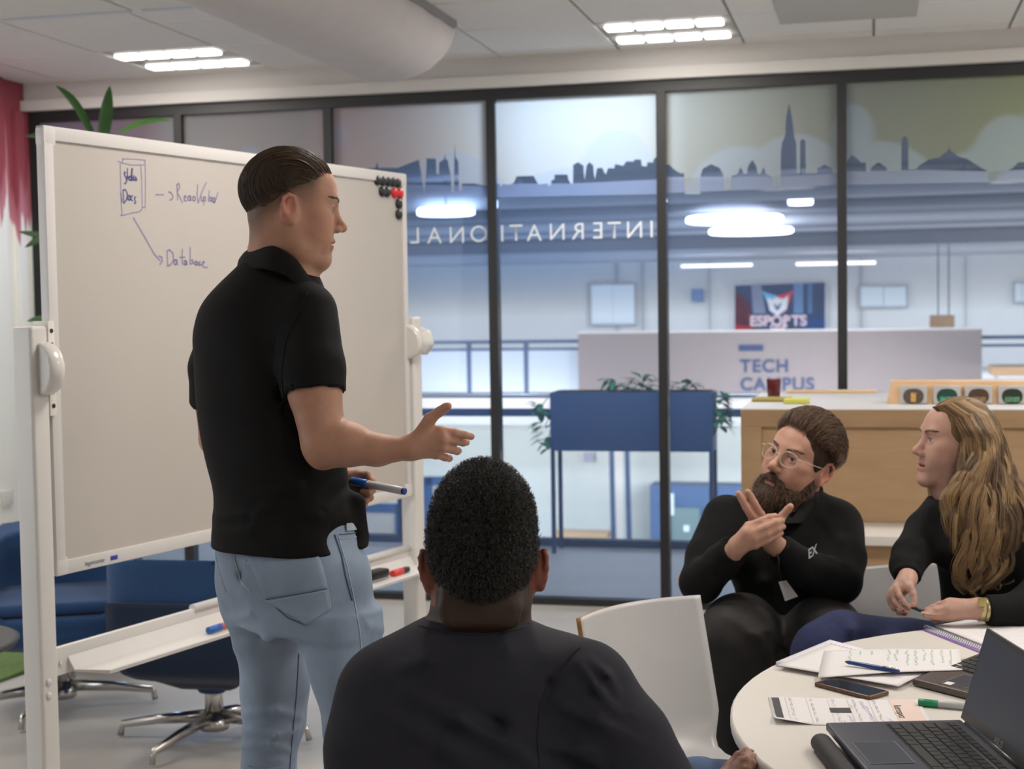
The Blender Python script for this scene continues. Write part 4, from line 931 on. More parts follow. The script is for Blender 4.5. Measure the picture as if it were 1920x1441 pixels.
# tea box with four clear windows
nbx = -1.1; (a, _), (b0, zt_) = WP(1668, 760, nbx), WP(1920, 715, nbx); b = a+(b0-a)*1.32
root = empty('tea_box', WF((a+b)/2, nbx, cz), 'wooden dispenser box with clear windows on the counter above the woman', 'box')
mb = MB(); mb.hexa([WF(a-.01, nbx, cz), WF(b, nbx, cz), WF(b, nbx+.18, cz), WF(a-.01, nbx+.18, cz), WF(a+.01, nbx+.03, zt_), WF(b, nbx+.03, zt_), WF(b, nbx+.18, zt_), WF(a+.01, nbx+.18, zt_)]); mb.build('box_body', wood('tea_ply', srgb(224, 190, 150), srgb(206, 168, 124)), root, bevel=.002)
m_acr = mat('acrylic', (.55, .54, .54), .2, coat=.3)
for k, (px, cc) in enumerate(((1712, srgb(90, 78, 70)), (1775, srgb(25, 70, 60)), (1834, srgb(80, 58, 42)), (1897, srgb(30, 45, 35)), (1958, srgb(60, 60, 40)))):
    s0w, zz = WP(px-25, 764, nbx-.01); s1w, zz2 = WP(px+26, 722, nbx+.01)
    fb = MB(); fb.box(s0w, s1w, nbx-.012, nbx+.03, cz+.002, zz2, WF); fo = fb.build('window_box', m_acr, root, bevel=.003)
    cx = (s0w+s1w)/2; rw = (s1w-s0w)*.38; zc = cz+(zz2-cz)*.42
    mb = MB(); mb.poly([WF(cx+rw*math.copysign(abs(math.cos(t))**.7, math.cos(t)), nbx-.0135, zc+(zz2-cz)*.42*math.sin(t)) for t in [2*PI*q/20 for q in range(20)]]); mb.build('opening', mat('open_%d' % k, cc, .5, noise=.3, nscale=90), fo)
    colr = [srgb(205, 165, 95), srgb(75, 165, 135), srgb(140, 110, 80), srgb(90, 140, 100), srgb(200, 190, 120)][k]
    mb = MB(); ww = rw*(.25 if k == 0 else .7); mb.box(cx-ww, cx+ww, nbx-.016, nbx-.012, zc-(zz2-cz)*.3, zc+(zz2-cz)*(.2 if k == 0 else -.02), WF); mb.build('tea_packets', mat('packets_%d' % k, colr, .5, noise=.5, nscale=120), fo)

# ================================================================== WHITE PLYWOOD CHAIRS
m_lam = mat('chair_laminate', (.56, .555, .565), .35, noise=.01); m_ply = wood('ply_edge', srgb(190, 140, 80), srgb(150, 105, 58), (1, 1, 60))
def shellchair(TL, TR, fdir, label, zseat=.455, depth=.40, curve=.05, leg=True):
    TL, TR = Vector(TL), Vector(TR); x = (TR-TL); Wd = x.length; x.normalize(); f = Vector(fdir); f.z = 0; f -= x*f.dot(Vector((x.x, x.y, 0)).normalized()); f.normalize()
    mid = (TL+TR)/2; root = empty('plywood_chair', (mid.x, mid.y, 0), label, 'chair', 'white plywood chairs')
    def fn(u, v):
        # v 0 top of the back .. 1 front of the seat
        zt_ = TL.z*(1-u)+TR.z*u
        if v < .58:
            q = v/.58; z = zt_+(zseat+.10-zt_)*q; back = .02-.05*(1-q)**1.0*1.2+.035*math.sin(PI*q)*-1; y = -(.06*(1-q)); 
        elif v < .74:
            q = (v-.58)/.16; a = q*PI/2; z = zseat+.10-.10*math.sin(a); y = .10*(1-math.cos(a))
        else:
            q = (v-.74)/.26; z = zseat-.012*math.sin(PI*q); y = .10+(depth-.1)*q
        nar = 1-.18*math.exp(-((v-.66)/.05)**2)*1.0
        uu = (u-.5)*nar; cup = curve*(1-(2*u-1)**2)*(1 if v < .58 else max(0, 1-(v-.58)/.2))
        p = Vector((mid.x, mid.y, 0))+Vector((x.x, x.y, 0))*Wd*uu+f*(y-cup)+Vector((0, 0, z)); return p
    mb = MB(); mb.grid(fn, 24, 44); sh = mb.build('seat_shell', [m_lam, m_ply], root, smooth=True)
    md = sh.modifiers.new('solid', 'SOLIDIFY'); md.thickness = .011; md.offset = 0; md.material_offset_rim = 1
    if leg:
        B0 = Vector((mid.x, mid.y, 0))+f*.2
        for sx, sy in ((-.17, -.16), (.17, -.16), (-.17, .16), (.17, .16)):
            xx = Vector((x.x, x.y, 0)); MB().tube([B0+xx*sx*.6+f*sy*.6+Vector((0, 0, zseat-.01)), B0+xx*sx*1.1+f*sy*1.15+Vector((0, 0, 0))], .009, 10).build('leg', m_chrome, root)
    return root
shellchair(P(1117, 1167, 3.2), P(1346, 1122, 3.42), (.64, -.77, 0), 'empty white plywood chair between the two seated men')
shellchair(P(1575, 1078, 3.86), P(1800, 1060, 3.90), (.1, -1, 0), 'white plywood chair behind the seated woman', curve=.03)

# ================================================================== TABLE AND THINGS ON IT
TZ = .74; TC = Vector((1.25, 2.62, 0)); TR_ = .862
m_tab = mat('table_white', (.66, .63, .585), .42, noise=.01)
root = empty('round_table', TC, 'large round white table with papers, laptops and a phone', 'table')
MB().lathe(TC, [(TR_-.03, TZ-.028), (TR_-.008, TZ-.026), (TR_, TZ-.02), (TR_, TZ-.004), (TR_-.004, TZ)], seg=96).build('tabletop', m_tab, root)
MB().lathe(TC, [(.30, 0), (.30, .015), (.05, .03), (.04, .05), (.04, TZ-.04), (.12, TZ-.028)], seg=32).build('pedestal', m_white, root)
def onT(px, py, h=0): return PZ(px, py, TZ+h)
m_paper = mat('paper_white', (.71, .69, .70), .8); m_paper2 = mat('paper_stack', (.74, .72, .80), .8)
def sheet(name, cs_, h, m_, label, cat, thick=.0008, parent=None, group=None, curl=None, nu=12, nv=12):
    c = [onT(x, y, h) for x, y in cs_]
    mb = MB()
    def fn(u, v):
        p = (c[0]*(1-u)+c[1]*u)*(1-v)+(c[3]*(1-u)+c[2]*u)*v
        if curl: p = p+Vector((0, 0, curl(u, v)))
        return p
    V = mb.grid(fn, nu, nv); o = mb.build(name, m_, parent, solid=thick)
    if thick: o.modifiers['solid'].offset = 1
    if label: tag(o, label, cat, group)
    return o, fn
m_blk = mat('print_black', (.03, .03, .035), .6)
def quadon(mb, fn, u0, u1, v0, v1, dz=.0014):
    n = max(2, int(abs(u1-u0)*12)); 
    for i in range(n):
        a, b = u0+(u1-u0)*i/n, u0+(u1-u0)*(i+1)/n
        mb.poly([fn(a, v0)+Vector((0, 0, dz)), fn(b, v0)+Vector((0, 0, dz)), fn(b, v1)+Vector((0, 0, dz)), fn(a, v1)+Vector((0, 0, dz))])
def scribble(mb, fn, u0, v0, du, dv, n, wd, rs, dz=.0016, amp=.02):
    pts = []
    for i in range(n):
        t = i/(n-1); pts.append(fn(u0+du*t+rs.uniform(-amp, amp)*(.3+abs(dv)), v0+dv*t+rs.uniform(-amp, amp)*(.3+abs(du)))+Vector((0, 0, dz)))
    ribbon(mb, pts, wd, (0, 0, 1))
rs = random.Random(3)
# notepad under the green notes
root = empty('notepad', onT(1560, 1250), 'white notepad with perforated top edge lying under the green-ink notes', 'notepad')
sheet('page_block', [(1455, 1248), (1556, 1206), (1745, 1258), (1684, 1289)], 0, m_paper2, None, None, .009, root)
_, fn = sheet('top_page', [(1456, 1247), (1557, 1205), (1745, 1256), (1684, 1286)], .0092, m_paper, None, None, .0006, root)
mb = MB()
for i in range(24): quadon(mb, fn, .97, .985, .02+i*.04, .035+i*.04)
mb.build('perforation', m_gry, root)
o, fn = sheet('notes_sheet', [(1533, 1264), (1545, 1214), (1798, 1217), (1805, 1256)], .0172, m_paper, 'white sheet of notes in green ink under the blue pen', 'paper', .0006, curl=lambda u, v: -.0070*max(0, 1-v/.5))
m_gi = mat('ink_green', srgb(110, 190, 150), .6); mb = MB()
# after building: u along edge 0->1 (left side, upward), v across to the right
for k, v in enumerate((.20, .28, .36, .49, .54, .62, .68, .74, .80, .87, .93)):
    ln = rs.uniform(.5, .9) if k not in (1, 2) else .3
    for q in range(int(ln*9)):
        u = .93-q*.1-rs.uniform(0, .02); scribble(mb, fn, u, v+rs.uniform(-.008, .008), -.07, rs.uniform(-.01, .01), 6, .0011, rs, amp=.03)
mb.build('green_notes', m_gi, o)
# second phone, pens
def slab(name, cs_, h0, th, m_, parent, bevel=.003, seg=3):
    c = [onT(x, y, h0) for x, y in cs_]; return MB().prism(c, (0, 0, th)).build(name, m_, parent, bevel=bevel, seg=seg)
root = empty('smartphone', onT(1597, 1290), 'dark smartphone in a brown case on the table', 'phone')
slab('phone_case', [(1526, 1278), (1565, 1270), (1668, 1294), (1630, 1305)], .009, -.009, mat('case_brown', srgb(92, 62, 40), .35, noise=.2, nscale=40), root, .004)
slab('screen', [(1531, 1278), (1566, 1271.5), (1662, 1294), (1629, 1302.5)], .0094, -.0006, mat('glass_black', (.012, .016, .022), .06, coat=.5), root, 0)
def pen(a, b, r, body, label, extra=None, clip=True, z=.008):
    a, b = onT(*a, z), onT(*b, z); d = b-a; root = empty('pen', a, label, 'pen')
    MB().tube([a, a+d*.06, a+d*.5, a+d*.93, b], [r*.35, r*.85, r, r*.95, r*.6], 14).build('barrel', body, root)
    if clip: MB().tube([a+d*.70+Vector((0, -.0035, r)), a+d*.97+Vector((0, -.0035, r))], r*.35, 8).build('pen_clip', m_chrome, root)
    return root
pen((1585, 1240), (1686, 1258), .0048, mat('pen_blue', srgb(28, 62, 130), .3), 'blue ballpoint pen with chrome clip lying on the green notes', z=.0215)
marker('green_marker', onT(1722, 1316, .007), onT(1830, 1326, .007), .0068, (mat('marker_green', srgb(20, 130, 85), .4), mat('barrel_silver', (.42, .42, .44), .35), m_gry), 'green-capped marker lying on the table left of the open laptop', fr=(0, .34, .95, 1))
# printed worksheet with curled corner
o, fn = sheet('worksheet', [(1452, 1356), (1440, 1306), (1722, 1312), (1753, 1366)], .0008, m_paper, 'printed worksheet with table grid, black blocks and purple notes', 'paper', .0005, curl=lambda u, v: .010*max(0, 1-(u*3.2)-v*4)+.0015*math.sin(v*14)*(.3+u*.2))
mb = MB(); quadon(mb, fn, .15, .95, .02, .07); mb.build('black_block', m_blk, o)
mb = MB(); quadon(mb, fn, .45, .62, .385, .52); mb.build('black_block', m_blk, o)
mb = MB(); quadon(mb, fn, .02, .97, .80, .975, .0010); mb.build('tinted_column', mat('print_peach', srgb(222, 200, 190), .8), o)
mb = MB()
for v in (.11, .25, .39, .52, .66, .80): quadon(mb, fn, .02, .98, v, v+.004, .0012)
mb.build('grid_lines', mat('print_pink', srgb(215, 195, 185), .8), o)
mb = MB()
for v in (.135, .145, .275, .285, .42, .43, .555, .565, .69, .70):
    u = .95
    while u > .1:
        L = rs.uniform(.05, .14); quadon(mb, fn, u-L, u, v, v+.0035, .0013); u -= L+rs.uniform(.03, .12)
mb.build('printed_text', m_gry, o)
mb = MB()
for (u, v, k) in ((.88, .60, 5), (.70, .62, 5), (.45, .63, 5), (.72, .53, 2), (.35, .49, 5), (.15, .44, 4), (.3, .74, 4)):
    for q in range(k): scribble(mb, fn, u-q*.06, v+rs.uniform(-.004, .004), -.05, .018, 5, .0010, rs, amp=.03)
mb.build('purple_notes', mat('ink_purple', srgb(150, 130, 205), .6), o)
placetext('heading', 'Retrospect', .020, m_blk, fn(.55, .835)+Vector((0, 0, .0016)), (fn(.3, .835)-fn(.9, .835)), (fn(.5, .84)-fn(.5, .80)), o)
# spiral notebook, purple cover
m_purp = mat('cover_purple', srgb(140, 98, 185), .5)
root = empty('spiral_notebook', onT(1800, 1190), 'open spiral notebook with purple cover in front of the woman', 'notebook')
cn = [(1730, 1178), (1752, 1166), (1905, 1146), (2040, 1215), (1905, 1240)]
NB0 = [(1731, 1176), (1905, 1146), (2040, 1200), (1880, 1238)]
crl = lambda u, v: .030*max(0, u-.6)*max(0, 1-v*2.2)*2.0
sheet('cover', [(1729, 1180), (1878, 1150), (2045, 1205), (1885, 1242)], .0016, m_purp, None, None, .0012, root, curl=crl)
sheet('page_block', [(1738, 1180), (1876, 1151), (2040, 1203), (1888, 1236)], .0030, m_paper2, None, None, .005, root, curl=crl)
_, fn = sheet('top_page', [(1752, 1172), (1878, 1149), (2040, 1201), (1896, 1229)], .0084, m_paper, None, None, .0005, root, curl=crl)
mb = MB()
for k in range(9):
    for q in range(5): scribble(mb, fn, .15+q*.15, .15+k*.08, .12, rs.uniform(-.01, .01), 9, .0007, rs, amp=.02)
mb.build('pencil_notes', mat('pencil', srgb(185, 178, 190), .8), root)
mb = MB(); a, b = onT(1736, 1176, .006), onT(1890, 1232, .006)
for k in range(40):
    c = a+(b-a)*(k/39); d = (b-a).normalized(); s_ = d.cross(Vector((0, 0, 1))); mb.tube([c+s_*.006*math.cos(t)+Vector((0, 0, .006*math.sin(t)))+d*.0006*q for q, t in enumerate([2*PI*i/8 for i in range(9)])], .0008, 5)
o = mb.build('wire_binding', m_gry, root); o['kind'] = 'stuff'
# laptops
m_lap = mat('laptop_slate', srgb(62, 64, 74), .42, metal=.2); m_lapb = mat('laptop_brown', srgb(88, 80, 76), .4, metal=.2); m_key = mat('key_black', (.010, .010, .012), .6); m_bez = mat('bezel_black', (.02, .021, .024), .3)
def laptop(FLc, FRc, BRc, BLc, h, screen_top, label, body, keys=True):
    """corners of the base on the table: front-left, front-right, back-right, back-left (hinge = back)"""
    c = [Vector(p) for p in (FLc, FRc, BRc, BLc)]; root = empty('laptop', sum(c, Vector())/4, label, 'laptop')
    MB().prism([p+Vector((0, 0, h)) for p in c], (0, 0, .014)).build('base', body, root, bevel=.004, seg=3)
    top = h+.0144
    def fn(u, v, dz=0): return (c[0]*(1-u)+c[1]*u)*(1-v)+(c[3]*(1-u)+c[2]*u)*v+Vector((0, 0, top+dz))
    if keys:
        MB().prism([fn(.05, .42), fn(.95, .42), fn(.95, .93), fn(.05, .93)], (0, 0, .0002)).build('keyboard_well', m_bez, root)
        kb = []
        rows_ = [[1]*15, [1]*13+[2], [1.5]+[1]*12+[1.5], [1.8]+[1]*11+[2.2], [2.3]+[1]*10+[2.7], [1.2, 1.2, 1.2, 5.5, 1.2, 1.2, 1, 1, 1.5]]
        for r, ks in enumerate(rows_):
            tot = sum(ks); x = .06; v1 = .92-r*.083; v0 = v1-(.068 if r else .05)
            for kx in ks:
                wd = kx/tot*.88; MB().prism([fn(x+.004, v0), fn(x+wd-.004, v0), fn(x+wd-.004, v1), fn(x+.004, v1)], (0, 0, .0016)).build('key', m_key, root); x += wd
        o = MB().prism([fn(.34, .06), fn(.66, .06), fn(.66, .36), fn(.34, .36)], (0, 0, .0003)).build('touchpad', mat('touchpad', srgb(66, 69, 80), .3), root)
        mb = MB()
        e = [fn(.34, .06, .0006), fn(.66, .06, .0006), fn(.66, .36, .0006), fn(.34, .36, .0006), fn(.34, .06, .0006)]; ribbon(mb, e, .0008, (0, 0, 1)); mb.build('touchpad_edge', m_gry, root)
    if screen_top:
        a = c[3]+Vector((0, 0, top+.002)); b = c[2]+Vector((0, 0, top+.002)); d, e = [Vector(p) for p in screen_top]  # tops over back-left/back-right
        x = (b-a).normalized(); upv = ((d-a)+(e-b))/2; upv -= x*upv.dot(x); nrm = x.cross(upv).normalized()
        mid = (c[0]+c[1])/2-(a+b)/2
        if nrm.dot(mid) < 0: nrm = -nrm
        Hh = upv.length; uh = upv.normalized()
        S = lambda u, v, q=0: a+(b-a)*u+uh*Hh*v+nrm*q
        MB().prism([S(0, 0), S(1, 0), S(1, 1), S(0, 1)], -nrm*.006).build('lid', body, root, bevel=.003)
        MB().prism([S(.004, .005), S(.996, .005), S(.996, .995), S(.004, .995)], nrm*.0012).build('bezel', m_bez, root)
        MB().prism([S(.025, .12, .0013), S(.975, .12, .0013), S(.975, .945, .0013), S(.025, .945, .0013)], nrm*.0003).build('display', mat('display_off', (.022, .034, .068), .30), root)
        placetext('maker_print', 'ASUS', .016, m_gry, S(.5, .06, .0016), (b-a) if (b-a).cross(uh).dot(nrm) > 0 else (a-b), uh, root)
        MB().tube([S(.08, -.01, -.002), S(.92, -.01, -.002)], .006, 10).build('hinge', m_bez, root)
    return root
# open laptop in the foreground: base corners from the photo on the table plane
hz = .012
A = onT(1548, 1366, .0264)-Vector((0, 0, .0144)); Bq = onT(1782, 1379, .0264)-Vector((0, 0, .0144)); ux = Vector((.235, .006, 0)); Bq = A+ux
dv = Vector((ux.y, -ux.x, 0)).normalized()      # towards the camera
A2 = A; back = A+ux.normalized()*0
# side edge A->B is the depth of the base (0.24 m); the hinge runs from B towards the camera
dep = ux.length; HL = Bq; HR = Bq+dv*.36; FL2 = A; FR2 = A+dv*.36
top_a = P(1851, 1176, Bq.y-.0); 
def solve_top(px, py, base):
    # point on the ray through (px,py) at lid height .235 from base in the plane spanned by ux and z
    best = None
    for i in range(400):
        Y = base.y-.3+i*.0015; p = P(px, py, Y); e = abs((p-base).length-.235)
        side = abs((p-base).dot(dv))
        sc_ = e+side
        if best is None or sc_ < best[0]: best = (sc_, p)
    return best[1]
ta = solve_top(1851, 1176, Bq+Vector((0, 0, .016))); tb = ta+dv*.36
laptop(FR2, FL2, HL, HR, hz-.0, (tb, ta), 'open slate laptop with dark screen in the foreground, right', m_lap)
o = MB().prism([A+dv*.02+ux.normalized()*.02-Vector((0, 0, .0118)), A+ux*.6+dv*.02-Vector((0, 0, .0118)), A+ux*.6+dv*.33-Vector((0, 0, .0118)), A+dv*.33+ux.normalized()*.02-Vector((0, 0, .0118))], (0, 0, .0105)).build('laptop_stand', m_bez, bevel=.004); tag(o, 'thin black stand under the open slate laptop', 'stand')
# black soft pouch beside the laptop
pc = onT(1552, 1400, 0)
S = Sdf(); p0 = onT(1549, 1392, .014)-ux.normalized()*.008; p1 = p0+dv*.30
S.cap(p0, p1, .017, .017, k=.01, sq=((0, 0, 1), 1.25)); S.cap(p0+ux.normalized()*.0, p1, .014); lo = np.minimum(p0, p1)-.04; hi = np.maximum(p0, p1)+.04
S.fn(p0, .5, lambda p: TZ+.001-p[:, 2], mode='i')
v, q = S.mesh([(lo, hi, .003)]); o = link('pencil_pouch', npmesh('pencil_pouch', v, q), mat('pouch_black', (.02, .02, .022), .7)); tag(o, 'soft black pouch against the front edge of the open laptop', 'pouch')
# second laptop, partly under the notes
a = onT(1710, 1287, .004); b = onT(1835, 1236, .004); d = onT(1795, 1306, .004)
laptop(onT(1710, 1286, .0), onT(1850, 1322, .0), onT(1990, 1280, .0), onT(1850, 1232, .0), .002, None, 'brown-grey laptop behind the green marker, partly under the white notes', m_lapb)
o = MB().prism([onT(1768, 1281, .0170), onT(1777, 1277, .0170), onT(1791, 1280, .0170), onT(1782, 1284, .0170)], (0, 0, .0004)).build('sticker', mat('sticker_white', (.7, .7, .7), .5)); tag(o, 'small pale sticker on the corner of the brown-grey laptop', 'sticker')
# ================================================================== PEOPLE
def V3(*a): return np.array(a, float)
def PP(px, py, Y): return np.array(P(px, py, Y))
class Head:
    """a head in its own frame: x to the person's right, y forward, z up; origin between the ears"""
    def __init__(s, c, fwd, up, sc=(1, 1, 1)):
        s.c = np.array(c, float); s.A = frame(fwd, up); s.sc = np.array(sc, float)
    def L(s, x, y, z): return s.c+(np.array([x, y, z])*s.sc)@s.A
    def inv(s, p): return ((p-s.c)@s.A.T)/s.sc
    def E(s, S, c, r, k=.01, sub=False, tilt=0):
        A = s.A
        if tilt:
            ct, st = math.cos(tilt), math.sin(tilt); A = np.array([A[0], ct*A[1]+st*A[2], -st*A[1]+ct*A[2]])
        S.ell(s.L(*c), np.array(r)*s.sc, A, k, sub)
    def C(s, S, a, b, ra, rb=None, k=.01, sub=False):
        m_ = s.sc.mean(); S.cap(s.L(*a), s.L(*b), ra*m_, (ra if rb is None else rb)*m_, k, None, sub)
    def ops(s, S, nose=1.0, lips=1.0, jaw=1.0, eyes=True, ears=True, open_=.0014, chin=0, browz=0, eo=0, es=1.0, ef=0):
        E, C = s.E, s.C
        E(S, (0, -.012, .032), (.074, .093, .083), .02)
        E(S, (0, .024, -.018), (.057, .064, .084), .03)
        E(S, (0, .032, .045), (.060, .052, .052), .03)
        for q in (-1, 1):
            C(S, (.053*q*jaw, -.004, -.040), (.046*q*jaw, .016, -.082), .016, .015, .03)
            C(S, (.046*q*jaw, .016, -.082), (.013*q, .068, -.102), .015, .013, .03)
            E(S, (.034*q, .050, -.035), (.028, .030, .034), .03); E(S, (.044*q, .053, -.008), (.019, .020, .012), .02)
        E(S, (0, .073+chin, -.100), (.021, .016, .016), .02); E(S, (0, .068, -.062), (.027, .022, .026), .02)
        C(S, (-.030, .079, .024+browz), (.030, .079, .024+browz), .0105, None, .02)
        for q in (-1, 1): E(S, (.032*q, .098, .006), (.018, .014, .012), .014, True)
        if eyes:
            for q in (-1, 1):
                E(S, (.031*q, .0735, .005), (.0150, .0150, .0140), .005); E(S, (.031*q, .089, .0045), (.0125, .010, .0044), .003, True)
        C(S, (0, .082, .014), (0, .082+.024*nose, -.023), .0075, .0095, .013); E(S, (0, .084+.026*nose, -.029), (.0105, .0105, .0095), .009)
        for q in (-1, 1):
            E(S, (.0125*q, .098, -.034), (.0072, .010, .0072), .007); E(S, (.006*q, .105, -.0425), (.0036, .006, .004), .003, True)
            C(S, (.022*q, .080, -.0645), (.004*q, .0915, -.0595), .0033*lips, .0052*lips, .006)
        C(S, (-.012, .0875, -.0725), (.012, .0875, -.0725), .0064*lips, None, .006)
        E(S, (0, .090, -.0658), (.023, .011, open_), .003, True)
        if ears:
            for q in (-1, 1):
                ex = .076+eo; T = lambda x, y, z: ((ex+x)*q, -.018+ef+(y+.018)*es, z*es)
                E(S, T(0, -.018, -.002), (.0065+eo*.5, .018*es, .030*es), .010, tilt=-.15); E(S, ((.074)*q, -.008, -.012), (.008+eo, .012, .018), .012)
                E(S, T(.009, -.012, -.004), (.006, .010*es, .016*es), .005, True)
                rim = [T(.002, -.004, .010), T(.005, -.010, .024), T(.008, -.022, .028), T(.011, -.033, .019), T(.011, -.036, .002), T(.008, -.030, -.016), T(.004, -.018, -.028), T(.001, -.010, -.034)]
                for a, b in zip(rim, rim[1:]): C(S, a, b, .0036, None, .004)
                E(S, T(.002, -.010, -.031), (.005, .007, .008), .006)
    def eyeballs(s, parent, iris, gaze=(0, 1, .05), white=(.46, .42, .40)):
        g = np.array(gaze, float); g /= np.linalg.norm(g)
        for q in (-1, 1):
            bm = bmesh.new(); bmesh.ops.create_uvsphere(bm, u_segments=32, v_segments=24, radius=.0132)
            co = np.array([v.co[:] for v in bm.verts]); n = co/np.linalg.norm(co, axis=1)[:, None]; ang = np.arccos(np.clip(n@g, -1, 1))
            me = bpy.data.meshes.new('eye'); bm.to_mesh(me); bm.free()
            w3 = s.L(.031*q, .0735, .005)+co@s.A*s.sc.mean(); me.vertices.foreach_set('co', w3.astype(np.float32).ravel())
            t = np.ones((len(co), 4), np.float32); t[:, :3] = white; t[ang < .50, :3] = iris; t[ang < .22, :3] = .01
            a = me.color_attributes.new('tint', 'FLOAT_COLOR', 'POINT'); a.data.foreach_set('color', t.ravel()); me.shade_smooth()
            link('eye', me, vmat('eye_surface', .08, spec=.6, noise=0), parent)
    def brows(s, parent, material, th=.9, bv=None):
        cs_ = []
        for q in (-1, 1):
            for i in range(150):
                t = rng.uniform(0, 1); x = .012+.036*t; z = .0235+.006*math.sin(t*2.2)+rng.uniform(-.0028, .0028)*(1.1-t*.6)
                y = .0930-.022*t*t; d = V3(.006*q, -.002*t, .002)*rng.uniform(.7, 1.3)
                pp = []
                for e_ in (V3(x*q, y, z), V3(x*q, y, z)+d*.5, V3(x*q, y, z)+d):
                    o_ = Vector(s.L(e_[0], .14, e_[2])); h_ = bv.ray_cast(o_, Vector(-s.A[1]), .14) if bv else (None,)
                    pp.append(np.array(h_[0]-Vector(-s.A[1])*.0009) if h_[0] is not None else s.L(*e_))
                cs_.append(np.array(pp))
        return hairobj('eyebrow', cs_, .00045*th, material, parent)
def rows(L, shrink=0):
    out = []
    for r in L:
        py, xl, xr, Y, b, yaw = r; c = P((xl+xr)/2, py, Y); W = (xr-xl)/2*Y/FPX-shrink; b -= shrink; ya = math.radians(yaw)
        a = math.sqrt(max(W*W-(b*math.sin(ya))**2, (W*.35)**2))/abs(math.cos(ya)); out.append((c.z, c.x, c.y, a, b, ya))
    return out
def chain(S, pts, rs, k=.008, **kw): S.chain([PP(*p) for p in pts], rs, k, **kw)
def fingers(S, palm, fl, k=.006, rs=(.0094, .0086, .0078, .0066)):
    """palm: list of (wrist, knuckle, r0, r1); fl: finger chains in picture points"""
    for w_, kn, r0, r1 in palm: S.cap(PP(*w_), PP(*kn), r0, r1, .014)
    for f in fl:
        sc = 1.0
        if isinstance(f, tuple): sc, f = f
        pts = [PP(*p) for p in f]
        for i in range(len(pts)-1): S.cap(pts[i], pts[i+1], rs[i]*sc, rs[i+1]*sc, k if i == 0 else .003)
def bvh_of(v, q): return BVHTree.FromPolygons([tuple(x) for x in v], [tuple(x) for x in q])
def proj(bv, px, py, off=.0015):
    h = bv.ray_cast(CAM, pray(px, py).normalized())
    if h[0] is None: return None
    n = h[1] if h[1].dot(pray(px, py)) < 0 else -h[1]
    return h[0]+n*off
def seam(bv, pts, r, name, material, parent, off=.0006, n=6):
    out = []
    for a, b in zip(pts, pts[1:]):
        for i in range(n):
            t = i/n; p = proj(bv, a[0]+(b[0]-a[0])*t, a[1]+(b[1]-a[1])*t, off)
            if p is not None: out.append(p)
    p = proj(bv, *pts[-1], off)
    if p is not None: out.append(p)
    if len(out) > 2: return MB().tube(out, r, 6).build(name, material, parent)
def patch(bv, quad, name, material, parent, off=.002, nu=14, nv=12, solid=.002):
    mb = MB()
    def fn(u, v):
        x = (quad[0][0]*(1-u)+quad[1][0]*u)*(1-v)+(quad[3][0]*(1-u)+quad[2][0]*u)*v; y = (quad[0][1]*(1-u)+quad[1][1]*u)*(1-v)+(quad[3][1]*(1-u)+quad[2][1]*u)*v
        return proj(bv, x, y, off) or P(x, y, 3)
    mb.grid(fn, nu, nv); return mb.build(name, material, parent, solid=solid)
def bbox(v, pad): return v.min(0)-pad, v.max(0)+pad
m_skin = vmat('skin', .5, sss=.12, bump=.12, bscale=700, spec=.35, noise=.07, nscale=45)
m_tee = mat('cloth_black', (.0045, .0045, .005), .85, noise=.2, nscale=30, bump=.12, bscale=900, spec=.25)
m_sweat = mat('cloth_black_knit', (.0045, .0045, .005), .9, noise=.2, nscale=40, bump=.15, bscale=900, spec=.25)
m_char = mat('cloth_charcoal', (.0175, .018, .0265), .85, noise=.12, nscale=25, bump=.12, bscale=900, spec=.3)
HM = {}
# ------------------------------------------------------------------ standing man
root = empty('person', (P(545, 1000, 3.02).x, 3.02, 0), 'standing man in black polo and light blue jeans, gesturing beside the whiteboard', 'person')
A1 = -40
T1 = [(478, 468, 566, 3.04, .055, A1), (505, 444, 586, 3.03, .085, A1), (535, 412, 602, 3.02, .105, A1), (570, 382, 612, 3.02, .12, A1), (610, 366, 622, 3.02, .125, A1), (680, 366, 628, 3.02, .13, A1), (740, 369, 630, 3.02, .13, A1),
      (800, 374, 636, 3.01, .125, A1), (870, 388, 648, 3.0, .12, A1), (930, 400, 656, 3.0, .12, A1), (975, 402, 672, 3.0, .130, A1), (1000, 399, 684, 3.0, .136, A1), (1024, 396, 690, 3.0, .14, A1)]
h1 = Head(PP(550, 392, 3.02), (math.cos(.17), math.sin(.17), -.11), (.03, 0, 1), (.93, .92, .95))
S = Sdf(); h1.ops(S, nose=1.0, lips=1.0, es=.86, jaw=.95, ef=.008)
S.chain([h1.L(0, -.028, -.03), PP(524, 460, 3.03), PP(522, 505, 3.03)], [.060, .058, .066], .03)
S.chain([h1.L(0, .012, -.085), PP(552, 500, 3.03)], [.040, .045], .03)
S.loft(rows([r for r in T1 if r[0] < 975], .016), .03)
S.loft(rows([(975, 418, 655, 3.0, .11, A1), (1015, 410, 670, 3.0, .12, A1), (1100, 425, 690, 3.0, .12, A1), (1170, 460, 680, 3.0, .11, A1)], .030), .04)
S.chain([PP(505, 1150, 3.12), PP(510, 1420, 3.13), V3(*PP(505, 1441, 3.12)[:2], .1)], [.055, .042, .035], .03)
S.chain([PP(635, 1150, 2.97), PP(662, 1420, 2.93), V3(*PP(655, 1441, 2.95)[:2], .1)], [.050, .040, .035], .03)
S.chain([PP(578, 600, 2.92), PP(590, 735, 2.87), PP(608, 826, 2.85)], [.052, .050, .044], .02)
S.chain([PP(608, 832, 2.85), PP(650, 832, 2.84), PP(707, 843, 2.83), PP(768, 840, 2.82)], [.041, .0425, .030, .0215], .015)
S.cap(PP(604, 858, 2.86), PP(612, 852, 2.86), .018, .02, .03)
